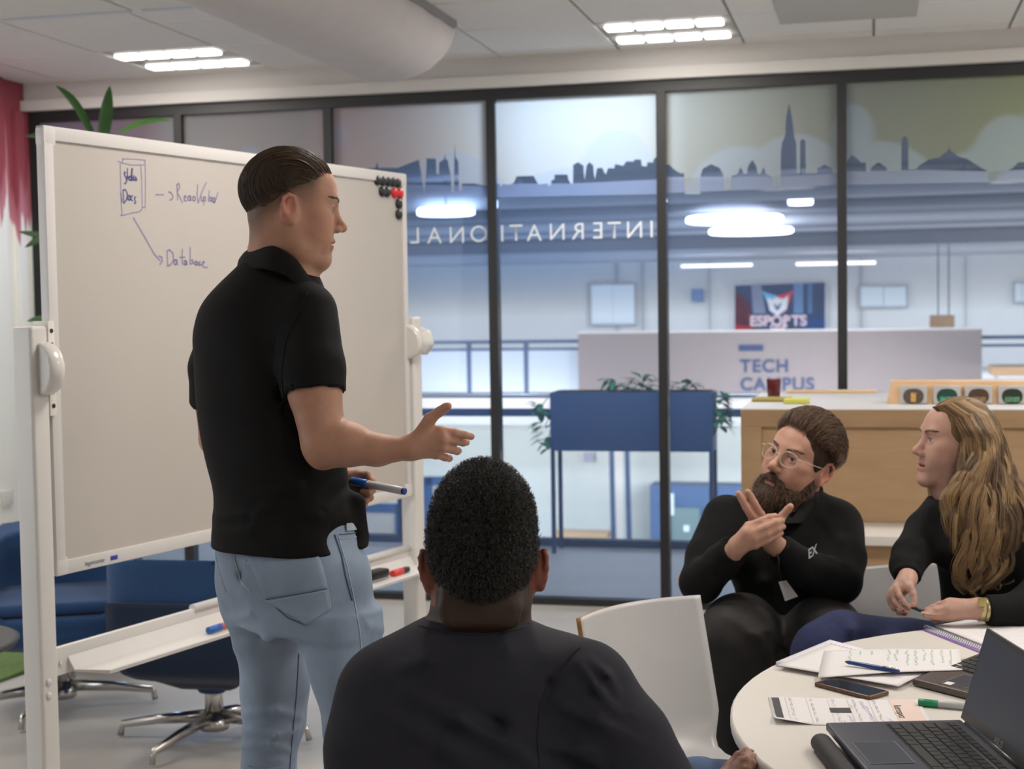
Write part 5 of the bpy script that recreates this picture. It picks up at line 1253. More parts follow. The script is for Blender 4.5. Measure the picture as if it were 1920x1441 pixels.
S.chain([PP(430, 600, 3.16), PP(405, 740, 3.24), PP(407, 822, 3.27), PP(520, 880, 3.22), PP(648, 897, 3.10)], [.05, .048, .038, .034, .021], .015)
Wr = (770, 840, 2.82)
fingers(S, [(Wr, (824, 808, 2.822), .016, .0105), (Wr, (829, 822, 2.815), .016, .0105), (Wr, (827, 838, 2.822), .016, .010), (Wr, (817, 851, 2.835), .015, .0095), (Wr, (806, 785, 2.815), .014, .0115)],
        [[(824, 808, 2.822), (851, 811, 2.83), (870, 815, 2.84), (884, 818, 2.85)], [(829, 822, 2.815), (853, 825, 2.84), (868, 829, 2.86), (875, 829, 2.875)], [(827, 838, 2.822), (848, 842, 2.85), (857, 845, 2.875), (860, 845, 2.89)],
         (.86, [(817, 851, 2.835), (834, 857, 2.855), (842, 859, 2.875), (844, 859, 2.885)]), (1.12, [(806, 785, 2.815), (825, 771, 2.81), (835, 764, 2.805), (840, 761, 2.80)])])
Wl = (650, 898, 3.10)
fingers(S, [(Wl, (669, 890, 3.085), .014, .0105), (Wl, (668, 902, 3.08), .014, .011), (Wl, (666, 915, 3.085), .014, .011), (Wl, (664, 928, 3.09), .014, .010), (Wl, (665, 944, 3.10), .012, .010)],
        [[(669, 890, 3.085), (690, 890, 3.065), (697, 901, 3.055), (700, 909, 3.055)], [(668, 902, 3.08), (698, 917, 3.06), (691, 925, 3.05), (679, 920, 3.05)], [(666, 915, 3.085), (693, 932, 3.065), (685, 938, 3.055), (673, 932, 3.055)],
         (.9, [(664, 928, 3.09), (683, 945, 3.075), (676, 950, 3.065), (666, 944, 3.065)]), [(665, 944, 3.10), (671, 953, 3.09), (673, 958, 3.085), (672, 960, 3.085)]])
hc = h1.c; zc_ = h1.L(0, 0, -.135)[2]
XS = PP(640, 800, 2.84)[0]
v, q = S.mesh([((hc[0]-.14, hc[1]-.14, zc_), (hc[0]+.15, hc[1]+.14, hc[2]+.14), .0023),
               ((-.75, 2.70, .05), (XS, 3.45, zc_+.006), .006), ((XS-.003, 2.70, .05), (-.10, 3.25, .985), .008),
               ((XS-.003, 2.74, .98), (PP(900, 800, 2.83)[0], 3.20, 1.36), .0025)])
base = V3(.46, .245, .17); tint = np.tile(base, (len(v), 1)); loc = h1.inv(v)
def face_paint(tint, loc, lip, cheek, ear, lipw=1.0):
    for q_ in (-1, 1):
        tint = blend(tint, loc, (.042*q_, .05, -.028), (.03, .03, .026), cheek, .45); tint = blend(tint, loc, (.081*q_, -.02, .0), (.012, .024, .036), ear, .75)
        tint = blend(tint, loc, (.031*q_, .088, .0), (.019, .012, .012), cheek*.85, .4)
    for q_ in (-1, 1):
        tint = blend(tint, loc, (.031*q_, .0860, .0098), (.0145, .008, .0020), lip*.22, .85); tint = blend(tint, loc, (.031*q_, .0850, -.0008), (.012, .007, .0012), lip*.4, .6)
    tint = blend(tint, loc, (0, .108, -.030), (.014, .012, .012), cheek, .5)
    tint = blend(tint, loc, (0, .090, -.066), (.024, .010, .0095), lip, lipw); return tint
tint = face_paint(tint, loc, V3(.36, .13, .10), V3(.50, .22, .16), V3(.52, .20, .15))
def zcut1(y): return np.interp(y, [-.12, -.10, -.08, -.05, -.02, .02, .06, .095], [-.052, -.046, -.030, .004, .034, .052, .058, .062])
isH = (np.abs(loc[:, 0]) < .10) & (loc[:, 2] > -.09) & (loc[:, 2] < .13) & (np.abs(loc[:, 1]) < .13)
fade = np.clip((loc[:, 2]-(zcut1(loc[:, 1])-.055))/.055, 0, 1)*isH*np.clip((.055-loc[:, 1])/.02, 0, 1)*(1-np.clip((np.abs(loc[:, 0])-.076)/.004, 0, 1))
tint = tint*(1-.85*fade[:, None])+V3(.10, .065, .045)*.85*fade[:, None]
st = np.clip((-.072-loc[:, 2])/.02, 0, 1)*isH*np.clip((loc[:, 1]-.0)/.03, 0, 1); tint = tint*(1-.30*st[:, None])+V3(.20, .14, .10)*.30*st[:, None]
body = link('body', npmesh('body', v, q, tint), m_skin, root)
h1.eyeballs(root, (.12, .16, .16), (.15, 1, -.1), (.40, .36, .34))
mh1 = hairmat('hair_brown', (.020, .010, .005), (.085, .044, .020), .36); h1.brows(root, mh1, 1.5, bvh_of(v, q))
# hair: cap and slicked-back strands
def capfn(h, c, r, zc, extra=None):
    def f(p):
        l = h.inv(p)-np.array(c); rr = np.array(r); k0 = np.sqrt(((l/rr)**2).sum(1)); k1 = np.sqrt(((l/(rr*rr))**2).sum(1)); d = k0*(k0-1)/np.maximum(k1, 1e-9)
        l = l+np.array(c); d = np.maximum(d, (zc(l[:, 1])-l[:, 2])*.8)
        if extra is not None: d = np.maximum(d, extra(l))
        return d
    return f
S = Sdf(); S.fn(h1.c, .17, capfn(h1, (0, -.014, .034), (.0785, .101, .0905), zcut1, lambda l: l[:, 1]-np.interp(l[:, 2], [.05, .085, .13], [.092, .084, .05])))
S.fn(h1.c, .17, lambda p: .0012*np.sin(h1.inv(p)[:, 0]*520+8*np.sin(h1.inv(p)[:, 1]*30)), mode='a')
v, q = S.mesh([(h1.c-.15, h1.c+.15, .0026)])
m_h1 = mat('hair_base_brown', (.055, .030, .015), .55, noise=.3, nscale=60, stretch=(4, 1, 4))
hair = link('hair', npmesh('hair', v, q), m_h1, root)
def slick(h, n, xr, th0, th1, ln, r0, c=(0, -.014, .034), rr=(.080, .102, .091), lift=.006, xs=1.0, zc=None, npt=12, wav=.0015):
    out = []
    while len(out) < n:
        x = rng.uniform(-xr, xr); a = rng.uniform(th0, th1); s_ = math.sqrt(max(0, 1-(x/(rr[0]+.001))**2)); L = rng.uniform(*ln); lf = rng.uniform(.0, lift); ph = rng.uniform(0, 6)
        t = np.linspace(0, 1, npt); an = np.radians(a+L*t); xx = x*(1+xs*.15*t)
        s2 = np.sqrt(np.clip(1-(xx/(rr[0]+.001))**2, 0, 1)); up = 1+(lf*np.sin(np.pi*np.minimum(t+.1, 1)))/.09
        pt = np.stack([xx*up+wav*np.sin(t*9+ph), c[1]+rr[1]*s2*np.cos(an)*up, c[2]+rr[2]*s2*np.sin(an)*up], 1)
        if zc is not None and (pt[:, 2] < zc(pt[:, 1])-.004).any():
            keep = pt[:, 2] >= zc(pt[:, 1])-.004; k = keep.argmin() if not keep.all() else npt
            if k < 4: continue
            pt = pt[:k]
        out.append(np.array([h.L(*p_) for p_ in pt]))
    return out
hs = slick(h1, 7000, .078, 28, 150, (45, 80), 0, lift=.007, zc=zcut1)
o = hairobj('hair_strands', hs, .00038, mh1, hair); o['kind'] = 'stuff'
hl = []
for lk in range(46):
    x0 = rng.uniform(-.07, .07); th0 = rng.uniform(30, 75); L_k = rng.uniform(30, 70); cl = slick(h1, 26, 1e-6, th0, th0+3, (L_k, L_k+10), 0, lift=.001)
    for c_ in cl:
        l = h1.inv(c_); s0_ = np.sqrt(max(0, 1-(x0/.082)**2)); jx = rng.normal()*.0022; n_ = len(l); t_ = np.linspace(0, 1, n_)
        l2 = np.stack([x0*(1+.12*t_)+jx+.002*np.sin(t_*5+x0*60), -.014+(l[:, 1]+.014)*s0_*1.035, .034+(l[:, 2]-.034)*s0_*1.035], 1)
        k_ = (l2[:, 2] >= zcut1(l2[:, 1])+.002); n2 = n_ if k_.all() else int(k_.argmin())
        if n2 > 4: hl.append(np.array([h1.L(*p_) for p_ in l2[:n2]]))
o = hairobj('hair_strands', hl, .0004, hairmat('hair_brown_sheen', (.13, .070, .032), (.26, .155, .080), .34), hair); o['kind'] = 'stuff'  # paler clumps: the shine of slicked hair put into strand colour
# polo shirt
S = Sdf()
S.chain([PP(572, 588, 2.93), PP(586, 690, 2.88), PP(592, 760, 2.86)], [.064, .062, .060], .02)
d_ = PP(592, 760, 2.86)-PP(586, 690, 2.88); hp = PP(588, 738, 2.867); S.cut(hp, d_, .11); S.cap(PP(588, 720, 2.87), PP(594, 790, 2.85), .0525, .0525, .0, sub=True)
S.chain([PP(432, 600, 3.14), PP(404, 690, 3.21), PP(402, 780, 3.25)], [.062, .056, .054], .02)
S.cut(PP(402, 757, 3.24), PP(402, 780, 3.25)-PP(404, 690, 3.21), .11)
S.loft(rows(T1), .035)
S.ell(PP(660, 1012, 2.88), (.047, .07, .030), None, .02, True)
S.cap(PP(668, 940, 2.97), PP(682, 1004, 2.98), .018, .006, .02)
S.fn(PP(500, 850, 3.0), .45, lambda p: waves(p, 3, .0045, 26, (.6, .6, 1.3))*np.clip((1.35-p[:, 2])/.25, .15, 1), mode='a')
for pts, am, w_ in (([(410, 1000, 3), (500, 990, 3), (600, 968, 3), (655, 925, 3)], .008, .014), ([(405, 970, 3), (480, 968, 3), (580, 945, 3), (650, 890, 3)], .007, .012), ([(440, 930, 3), (560, 915, 3), (640, 872, 3)], .005, .012), ([(420, 985, 3), (540, 962, 3), (640, 915, 3)], -.005, .010), ([(600, 1000, 3), (650, 955, 3)], .007, .010),
                    ([(540, 560, 3), (528, 640, 3), (530, 740, 3), (548, 820, 3)], -.006, .013), ([(600, 640, 3), (625, 735, 3)], .004, .010), ([(400, 560, 3), (470, 700, 3), (480, 850, 3)], .003, .03), ([(560, 610, 3), (600, 700, 3)], -.003, .014)): S.fold(pts, am, w_)
v, q = S.mesh([((-.80, 2.70, .98), (-.20, 3.42, 1.66), .0052)])
bv1 = bvh_of(v, q); shirt = link('polo_shirt', npmesh('polo_shirt', v, q), m_tee, root)
seam(bv1, [(578, 548), (556, 590), (536, 640), (528, 700), (532, 742)], .0012, 'sleeve_seam', m_tee, shirt)
seam(bv1, [(530, 727), (580, 724), (636, 718)], .0010, 'hem_seam', m_tee, shirt)
S = Sdf()
cp = [(470, 487, 3.07), (486, 478, 3.005), (512, 480, 2.955), (540, 496, 2.94), (562, 516, 2.945), (584, 545, 2.965)]
cb = [(470, 487, 3.07), (492, 486, 3.12), (530, 500, 3.13), (565, 520, 3.08), (584, 545, 3.0)]
up_ = [(466, 474, 3.075), (478, 463, 3.03), (505, 461, 2.975), (530, 469, 2.952), (552, 484, 2.948), (568, 505, 2.952), (583, 530, 2.965), (596, 550, 2.985), (590, 535, 3.05), (565, 505, 3.11), (530, 480, 3.14), (495, 468, 3.13), (466, 474, 3.075)]
lo_ = [(446, 500, 3.075), (452, 506, 2.99), (492, 504, 2.935), (526, 512, 2.918), (550, 528, 2.912), (568, 546, 2.918), (582, 560, 2.93), (597, 562, 2.965), (596, 560, 3.06), (568, 530, 3.14), (530, 508, 3.17), (480, 498, 3.16), (446, 500, 3.075)]
cx = np.linspace(0, 1, len(up_)); us = spl([(a,)+tuple(PP(*b)) for a, b in zip(cx, up_)], 61)[:, 1:]; ls = spl([(a,)+tuple(PP(*b)) for a, b in zip(cx, lo_)], 61)[:, 1:]
cen_ = PP(524, 480, 3.04); mb = MB()
def cfn(u, v):
    i = int(round(u*60)); a, b = us[i], ls[i]; p = a*(1-v)+b*v; o_ = p-cen_; o_[2] = 0; o_ /= np.linalg.norm(o_)
    return Vector(p+o_*(.010*math.sin(PI*v**.6)))
mb.grid(cfn, 60, 10); mb.build('collar', m_tee, root, solid=.004)
# jeans
M = mat('denim_light', srgb(140, 157, 179), .85, noise=.22, nscale=7, bump=.25, bscale=900); nt = M.node_tree
J1 = [(970, 418, 660, 3.0, .112, A1), (1000, 408, 672, 3.0, .118, A1), (1040, 404, 688, 3.0, .125, A1), (1080, 410, 698, 3.0, .128, A1), (1120, 424, 702, 3.0, .125, A1), (1165, 436, 704, 3.0, .110, A1)]
S = Sdf(); S.loft(rows(J1), .02)
S.loft(rows([(1150, 434, 560, 3.08, .085, A1), (1200, 442, 573, 3.10, .082, A1), (1250, 449, 577, 3.11, .078, A1), (1300, 453, 577, 3.12, .074, A1), (1350, 455, 573, 3.12, .07, A1), (1400, 455, 560, 3.12, .062, A1), (1441, 452, 557, 3.12, .062, A1), (1600, 455, 552, 3.13, .055, A1), (1900, 460, 548, 3.14, .05, A1)]), .03)
S.loft(rows([(1150, 558, 706, 2.94, .088, A1), (1200, 566, 714, 2.93, .085, A1), (1250, 580, 720, 2.92, .08, A1), (1300, 594, 718, 2.92, .074, A1), (1350, 610, 714, 2.92, .068, A1), (1400, 618, 708, 2.92, .062, A1), (1441, 617, 708, 2.92, .062, A1), (1600, 612, 700, 2.93, .055, A1), (1900, 610, 696, 2.94, .05, A1)]), .03)
S.ell(PP(556, 1098, 2.95), (.088, .085, .085), None, .05); S.ell(PP(455, 1085, 3.08), (.050, .07, .075), None, .05)
S.cap(PP(478, 1020, 2.985), PP(505, 1110, 2.97), .008, .013, .03, sub=True); S.cap(PP(505, 1110, 2.97), PP(560, 1195, 2.96), .012, .008, .03, sub=True)
for pts, am, w_ in (([(438, 1160, 3), (500, 1145, 3), (545, 1175, 3)], .006, .010), ([(440, 1185, 3), (520, 1180, 3)], .005, .010), ([(443, 1215, 3), (500, 1200, 3), (560, 1215, 3)], .004, .012), ([(452, 1340, 3), (520, 1332, 3), (572, 1345, 3)], .006, .010), ([(455, 1368, 3), (520, 1378, 3), (562, 1366, 3)], .007, .010), ([(455, 1400, 3), (510, 1395, 3), (556, 1410, 3)], .006, .009), ([(460, 1430, 3), (530, 1425, 3)], .005, .009),
                    ([(575, 1180, 3), (640, 1165, 3), (715, 1180, 3)], .005, .012), ([(600, 1215, 3), (660, 1195, 3), (718, 1210, 3)], .004, .012), ([(615, 1330, 3), (680, 1345, 3)], .005, .01), ([(612, 1380, 3), (700, 1390, 3)], .006, .01), ([(610, 1420, 3), (690, 1415, 3)], .006, .01), ([(470, 1120, 3), (510, 1150, 3), (560, 1190, 3)], -.007, .010), ([(440, 1030, 3), (455, 1080, 3), (480, 1120, 3)], -.005, .010)): S.fold(pts, am*1.5, w_*.9)
S.fn(PP(560, 1250, 3.0), .8, lambda p: waves(p, 11, .0045, 42, (.5, .5, 1.4)), mode='a')
v, q = S.mesh([((-.68, 2.72, .55), (-.18, 3.30, 1.08), .0052), ((-.68, 2.72, .09), (-.18, 3.30, .556), .012)])
bvj = bvh_of(v, q); jeans = link('jeans', npmesh('jeans', v, q), M, root)
m_st = mat('denim_stitch', srgb(178, 188, 196), .8); m_sd = mat('denim_seam_dark', srgb(84, 104, 138), .85)
pk = patch(bvj, [(462, 1042), (592, 1026), (615, 1102), (498, 1122)], 'back_pocket', M, jeans, .0025); 
pk2 = patch(bvj, [(499, 1125), (613, 1104), (619, 1142), (576, 1172)], 'back_pocket', M, jeans, .0022)
for pts, mm, r in (([(462, 1050), (530, 1052), (594, 1040)], m_sd, .0012), ([(464, 1056), (530, 1058), (596, 1046)], m_st, .001), ([(592, 1026), (604, 1064), (614, 1102), (620, 1138), (576, 1172)], m_st, .0013), ([(470, 1045), (480, 1080), (500, 1122), (540, 1158), (576, 1172)], m_sd, .0012),
                   ([(499, 1112), (560, 1106), (612, 1096)], m_st, .0012), ([(499, 1125), (560, 1118), (614, 1105)], m_st, .0012), ([(627, 1002), (640, 1040), (648, 1080), (660, 1125)], m_sd, .002), ([(633, 1002), (650, 1060), (663, 1120), (674, 1180), (680, 1240)], m_st, .0011),
                   ([(636, 1002), (660, 1000), (676, 996)], m_sd, .0013), ([(637, 1010), (660, 1008), (677, 1003)], m_st, .001), ([(440, 1022), (440, 1050), (452, 1090), (470, 1108)], m_st, .0012), ([(560, 1225), (556, 1300), (548, 1380), (543, 1441)], m_sd, .0012), ([(403, 1028), (408, 1060), (424, 1110)], m_st, .001)):
    seam(bvj, pts, r, 'seam', mm, jeans)
patch(bvj, [(644, 972), (670, 974), (678, 992), (648, 996)], 'pocket_lining', mat('pale_lining', srgb(176, 184, 192), .8, noise=.2, nscale=120), jeans, .004)
patch(bvj, [(556, 1029), (571, 1027), (569, 1037), (555, 1039)], 'pocket_tag', m_black, jeans, .004, 3, 3)
p1_, p2_ = proj(bvj, 557, 1034, .0075), proj(bvj, 568, 1033, .0075)
if p1_ and p2_: placetext('tag_print', 'CARS', .006, m_white, (p1_+p2_)/2, p2_-p1_, (0, 0, 1), jeans)
for (x, Y) in ((505, 3.14), (653, 2.94)):
    c = V3(*PP(x, 1441, Y)[:2], .0); f = V3(math.cos(math.radians(50)), math.sin(math.radians(50)), 0); S = Sdf(); S.chain([c+f*-.06+V3(0, 0, .05), c+f*.06+V3(0, 0, .045), c+f*.17+V3(0, 0, .032)], [.042, .042, .034], .03); S.fn(c, .4, lambda p: .004-p[:, 2], mode='i')
    v, q = S.mesh([(c-V3(.25, .25, .02), c+V3(.25, .25, .14), .006)]); link('shoe', npmesh('shoe', v, q), m_white, root)
# marker in his left hand
marker('held_marker', P(659, 901, 3.06), P(760, 921, 2.99), .0082, (m_capb, mat('barrel_silvergrey', srgb(205, 205, 212), .35), mat('cap_end_blue', srgb(45, 80, 150), .4)), "blue and white marker held in the standing man's left hand", fr=(0, .30, .95, 1))
# ------------------------------------------------------------------ seated man in the foreground
root = empty('person', (P(900, 1300, 2.35).x, 2.35, 0), 'seated man with short curly black hair and charcoal t-shirt seen from behind in the foreground', 'person')
h2 = Head(PP(909, 1058, 2.35), (.05, 1, .05), (0, -.02, 1), (.97, 1.04, 1.22))
T2 = [(1148, 815, 985, 2.36, .065, 0), (1166, 776, 992, 2.36, .085, -3), (1182, 746, 1026, 2.36, .105, -4), (1205, 716, 1064, 2.36, .125, -5), (1240, 684, 1092, 2.36, .14, -6), (1290, 656, 1105, 2.36, .15, -7), (1350, 643, 1110, 2.35, .155, -8),
      (1420, 642, 1115, 2.33, .155, -8), (1520, 648, 1120, 2.31, .155, -8), (1650, 640, 1125, 2.28, .16, -8), (1800, 650, 1120, 2.26, .17, -8)]
S = Sdf(); h2.ops(S, eyes=True, eo=.015, es=.80)
S.chain([h2.L(0, -.02, -.03), PP(898, 1130, 2.36), PP(893, 1185, 2.37)], [.070, .071, .085], .03)
S.cap(PP(845, 1106, 2.285), PP(955, 1106, 2.285), .018, None, .012); S.cap(PP(842, 1136, 2.28), PP(958, 1136, 2.28), .018, None, .012); S.cap(PP(848, 1160, 2.28), PP(955, 1160, 2.28), .016, None, .012)
S.loft(rows(T2, .016), .03)
arm2 = [(1060, 1290, 2.33), (1150, 1400, 2.27), (1235, 1540, 2.22)]; chain(S, arm2, [.07, .062, .055], .03)
fa2 = [(1235, 1545, 2.22), (1300, 1520, 2.32), (1348, 1478, 2.44)]; chain(S, fa2, [.052, .042, .028], .02)
chain(S, [(715, 1300, 2.36), (695, 1500, 2.30), (720, 1620, 2.40)], [.07, .06, .05], .03)
W2 = (1350, 1476, 2.445)
fingers(S, [(W2, (1368, 1440, 2.475), .018, .012), (W2, (1374, 1455, 2.46), .018, .012), (W2, (1380, 1472, 2.45), .018, .012), (W2, (1384, 1490, 2.44), .017, .011)],
        [(1.15, [(1368, 1440, 2.475), (1386, 1418, 2.49), (1399, 1411, 2.50), (1408, 1412, 2.505)]), (1.15, [(1374, 1455, 2.46), (1396, 1429, 2.475), (1410, 1420, 2.485), (1418, 1422, 2.49)]), (1.15, [(1380, 1472, 2.45), (1400, 1445, 2.46), (1412, 1435, 2.47), (1419, 1436, 2.475)]),
         [(1384, 1490, 2.44), (1402, 1466, 2.445), (1412, 1458, 2.45), (1418, 1458, 2.455)]])
for sg in (-1, 1):
    S.chain([V3(-.05+.11*sg, 2.32, .55), V3(.02+.16*sg, 2.78, .56), V3(.04+.18*sg, 2.80, .08)], [.085, .065, .045], .03)
zc_ = h2.L(0, 0, -.06)[2]
v, q = S.mesh([(V3(h2.c[0]-.14, h2.c[1]-.15, PP(0, 1190, 2.36)[2]), h2.c+V3(.14, .15, .17), .0032), ((-.40, 2.05, .04), (.46, 2.95, PP(0, 1190, 2.36)[2]+.004), .008),
               (V3(PP(1335, 0, 2.47)[0], 2.38, PP(0, 1480, 2.45)[2]), V3(PP(1432, 0, 2.47)[0], 2.56, PP(0, 1390, 2.47)[2]), .0024)])
base = V3(.040, .021, .015); tint = np.tile(base, (len(v), 1)); loc = h2.inv(v)
tint = face_paint(tint, loc, V3(.09, .04, .035), V3(.06, .03, .022), V3(.22, .07, .048))
earm = (np.abs(loc[:, 0]) > .079) & (np.abs(loc[:, 2]) < .05) & (np.abs(loc[:, 1]) < .06); tint[earm] = V3(.24, .085, .06)
hand = (v[:, 0] > .30); tint[hand] = V3(.17, .075, .048)
for t_ in ((1408, 1410), (1419, 1419), (1420, 1434)):
    c_ = PP(t_[0], t_[1], 2.48); dd = np.abs((v-c_)@np.array(pray(*t_))*0)+np.linalg.norm((v-c_)*V3(1, .45, 1), axis=1); tint[dd < .009] = V3(.36, .20, .16)
link('body', npmesh('body', v, q, tint), m_skin, root); h2.eyeballs(root, (.03, .015, .01)); 
def zcut2(y): return np.interp(y, [-.12, -.065, -.045, -.03, .0, .05, .09], [-.056, -.052, -.040, .020, .028, .04, .065])
mh2 = hairmat('hair_black', (.003, .0025, .002), (.016, .012, .010), .38)
S = Sdf(); S.fn(h2.c, .2, capfn(h2, (0, -.014, .033), (.084, .102, .096), zcut2))
S.fn(h2.c, .2, lambda p: waves(p, 5, .005, 210)+waves(p, 6, .0035, 380), mode='a')
v, q = S.mesh([(h2.c-.18, h2.c+.19, .0034)]); hair = link('hair', npmesh('hair', v, q), mat('hair_base_black', (.008, .007, .006), .8, noise=.4, nscale=150, bump=.8, bscale=260), root)
cs_ = []; c0 = np.array((0, -.014, .033)); rr = np.array((.083, .101, .095))
while len(cs_) < 15000:
    d = rng.normal(size=3); d /= np.linalg.norm(d); p_ = c0+rr*d
    if p_[2] < zcut2(p_[1])+.002: continue
    n_ = d/rr; n_ /= np.linalg.norm(n_); t1 = np.cross(n_, rng.normal(size=3)); t1 /= np.linalg.norm(t1); t2 = np.cross(n_, t1)
    low = np.clip((p_[2]-zcut2(p_[1]))/.06, .25, 1); L = rng.uniform(.008, .017)*low; R_ = rng.uniform(.0012, .003)*low; t = np.linspace(0, 1, 11); ph = rng.uniform(0, 6); tn = rng.uniform(1.2, 2.2)*2*PI
    lean = t1*rng.uniform(-.004, .004)
    cs_.append(np.array([h2.L(*(p_+n_*L*a+lean*a+(t1*math.cos(ph+tn*a)+t2*math.sin(ph+tn*a))*R_*min(1, a*3))) for a in t]))
o = hairobj('hair_strands', cs_, .00046, mh2, hair, .6); o['kind'] = 'stuff'
S = Sdf()
chain(S, [(1055, 1285, 2.34), (1095, 1300, 2.30), (1165, 1392, 2.27), (1250, 1530, 2.22)], [.070, .080, .077, .070], .03)
chain(S, [(722, 1300, 2.35), (705, 1400, 2.32), (700, 1500, 2.30)], [.075, .075, .07], .03)
S.loft(rows(T2), .05); S.ell(PP(1070, 1262, 2.34), (.055, .08, .045), None, .04)
S.ell(PP(890, 1135, 2.38), (.072, .085, .055), None, .012, True)
for pts, am, w_ in (([(740, 1262, 2.3), (800, 1232, 2.3), (880, 1215, 2.3)], .006, .018), ([(760, 1300, 2.3), (860, 1345, 2.3), (960, 1400, 2.3), (1020, 1441, 2.3)], .008, .020), ([(840, 1322, 2.3), (930, 1360, 2.3), (1010, 1420, 2.3)], -.007, .015), ([(720, 1330, 2.3), (830, 1400, 2.3), (900, 1441, 2.3)], .006, .020), ([(870, 1240, 2.3), (950, 1215, 2.3), (1020, 1225, 2.3)], .004, .018),
                    ([(1085, 1240, 2.3), (1120, 1290, 2.3), (1160, 1340, 2.3)], .007, .011), ([(1105, 1235, 2.3), (1140, 1265, 2.3), (1160, 1300, 2.3)], .006, .009), ([(1060, 1330, 2.3), (1120, 1350, 2.3), (1190, 1395, 2.3)], .007, .014), ([(1130, 1330, 2.3), (1180, 1350, 2.3), (1225, 1385, 2.3)], .007, .010), ([(1020, 1400, 2.3), (1090, 1410, 2.3), (1160, 1441, 2.3)], .008, .015), ([(1075, 1225, 2.3), (1030, 1280, 2.3), (1012, 1340, 2.3)], -.004, .008)): S.fold(pts, am*1.5, w_*.75)
S.fn(PP(900, 1350, 2.33), .5, lambda p: waves(p, 17, .0045, 24, (.8, .6, 1.1)), mode='a')
v, q = S.mesh([((-.34, 2.05, PP(0, 1500, 2.3)[2]), (.36, 2.62, 1.06), .0052), ((-.34, 2.02, .50), (.36, 2.62, PP(0, 1500, 2.3)[2]+.005), .011)])
bv2 = bvh_of(v, q); tee = link('t_shirt', npmesh('t_shirt', v, q), m_char, root)
seam(bv2, [(1088, 1212), (1062, 1235), (1030, 1275), (1013, 1320), (1008, 1380), (1012, 1441)], .0013, 'sleeve_seam', mat('seam_dark', (.012, .012, .016), .9), tee)
seam(bv2, [(786, 1172), (840, 1186), (900, 1190), (950, 1184), (985, 1176)], .0014, 'neck_seam', mat('seam_dark', (.012, .012, .016), .9), tee)
S = Sdf()
for sg in (-1, 1): S.chain([V3(-.05+.11*sg, 2.34, .56), V3(.02+.16*sg, 2.80, .57), V3(.04+.18*sg, 2.83, .08)], [.105, .085, .07], .03)
S.chain([V3(.14, 2.6, .54), PP(1310, 1490, 2.62), PP(1360, 1490, 2.74)], [.085, .065, .065], .03)
v, q = S.mesh([((-.40, 2.15, .05), (.50, 2.98, .72), .010)]); link('trousers', npmesh('trousers', v, q), mat('denim_blue', srgb(72, 92, 128), .85, noise=.12, nscale=20, bump=.2, bscale=900), root)
shellchair((-.28, 2.10, .80), (.16, 2.10, .80), (0, 1, 0), 'white plywood chair under the foreground man', curve=.02)
# ------------------------------------------------------------------ bearded man
root = empty('person', (P(1450, 1100, 4.1).x, 4.1, 0), 'bearded man with clear-framed glasses and black sweatshirt sitting with hands clasped', 'person')
YB = 4.0
h3 = Head(PP(1497, 866, 3.98), (-.66, -.70, .24), (.36, -.05, .93), (1.0, 1.0, 1.03))
T3 = [(905, 1448, 1530, 4.03, .06, 12), (925, 1425, 1545, 4.03, .085, 12), (945, 1375, 1580, 4.03, .11, 12), (975, 1340, 1600, 4.02, .125, 12), (1020, 1330, 1606, 4.0, .135, 12), (1070, 1362, 1602, 3.98, .13, 12), (1110, 1380, 1598, 3.97, .13, 12), (1150, 1372, 1590, 3.98, .14, 12), (1200, 1375, 1570, 4.0, .15, 12)]
S = Sdf(); h3.ops(S, nose=1.0, lips=.8)
S.chain([h3.L(0, -.02, -.03), PP(1490, 925, 4.02)], [.058, .064], .03); S.chain([h3.L(0, .01, -.08), PP(1478, 940, 3.98)], [.045, .05], .03)
S.loft(rows(T3, .016), .03)
chain(S, [(1355, 985, 3.98), (1305, 1090, 3.86), (1345, 1060, 3.76), (1380, 1030, 3.70)], [.05, .044, .038, .024], .02)
chain(S, [(1580, 995, 3.98), (1575, 1085, 3.84), (1500, 1060, 3.78), (1450, 1018, 3.76)], [.05, .044, .036, .024], .02)
Wa = (1384, 1022, 3.69)
fingers(S, [(Wa, (1404, 986, 3.685), .017, .0115), (Wa, (1409, 998, 3.675), .017, .0115), (Wa, (1413, 1010, 3.675), .017, .011), (Wa, (1416, 1021, 3.68), .017, .0105), ((1384, 1022, 3.69), (1400, 1000, 3.675), .018, .016)],
        [(1.08, [(1404, 986, 3.685), (1426, 977, 3.685), (1442, 970, 3.69), (1453, 967, 3.695)]), (1.08, [(1409, 998, 3.675), (1436, 987, 3.675), (1455, 979, 3.68), (1466, 976, 3.69)]), (1.08, [(1413, 1010, 3.675), (1439, 1000, 3.675), (1457, 991, 3.68), (1468, 987, 3.69)]),
         [(1416, 1021, 3.68), (1439, 1012, 3.68), (1454, 1004, 3.685), (1464, 999, 3.69)]], rs=(.0100, .0092, .0084, .0072))
Wb = (1450, 1020, 3.76)
fingers(S, [(Wb, (1426, 965, 3.725), .018, .0115), (Wb, (1414, 974, 3.72), .018, .0115), (Wb, (1410, 990, 3.72), .018, .012), (Wb, (1450, 985, 3.72), .017, .013)],
        [(1.08, [(1426, 965, 3.725), (1414, 943, 3.71), (1407, 930, 3.705), (1402, 922, 3.70)]), (1.1, [(1414, 974, 3.72), (1399, 950, 3.705), (1391, 935, 3.70), (1385, 925, 3.70)]), (1.15, [(1450, 985, 3.72), (1467, 967, 3.70), (1477, 955, 3.695), (1482, 949, 3.69)])], rs=(.0100, .0092, .0084, .0072))
S.chain([V3(*PP(1420, 1190, 4.05)), V3(*PP(1370, 1190, 3.75)), V3(PP(1375, 1190, 3.75)[0], 3.78, .1)], [.09, .07, .05], .03)
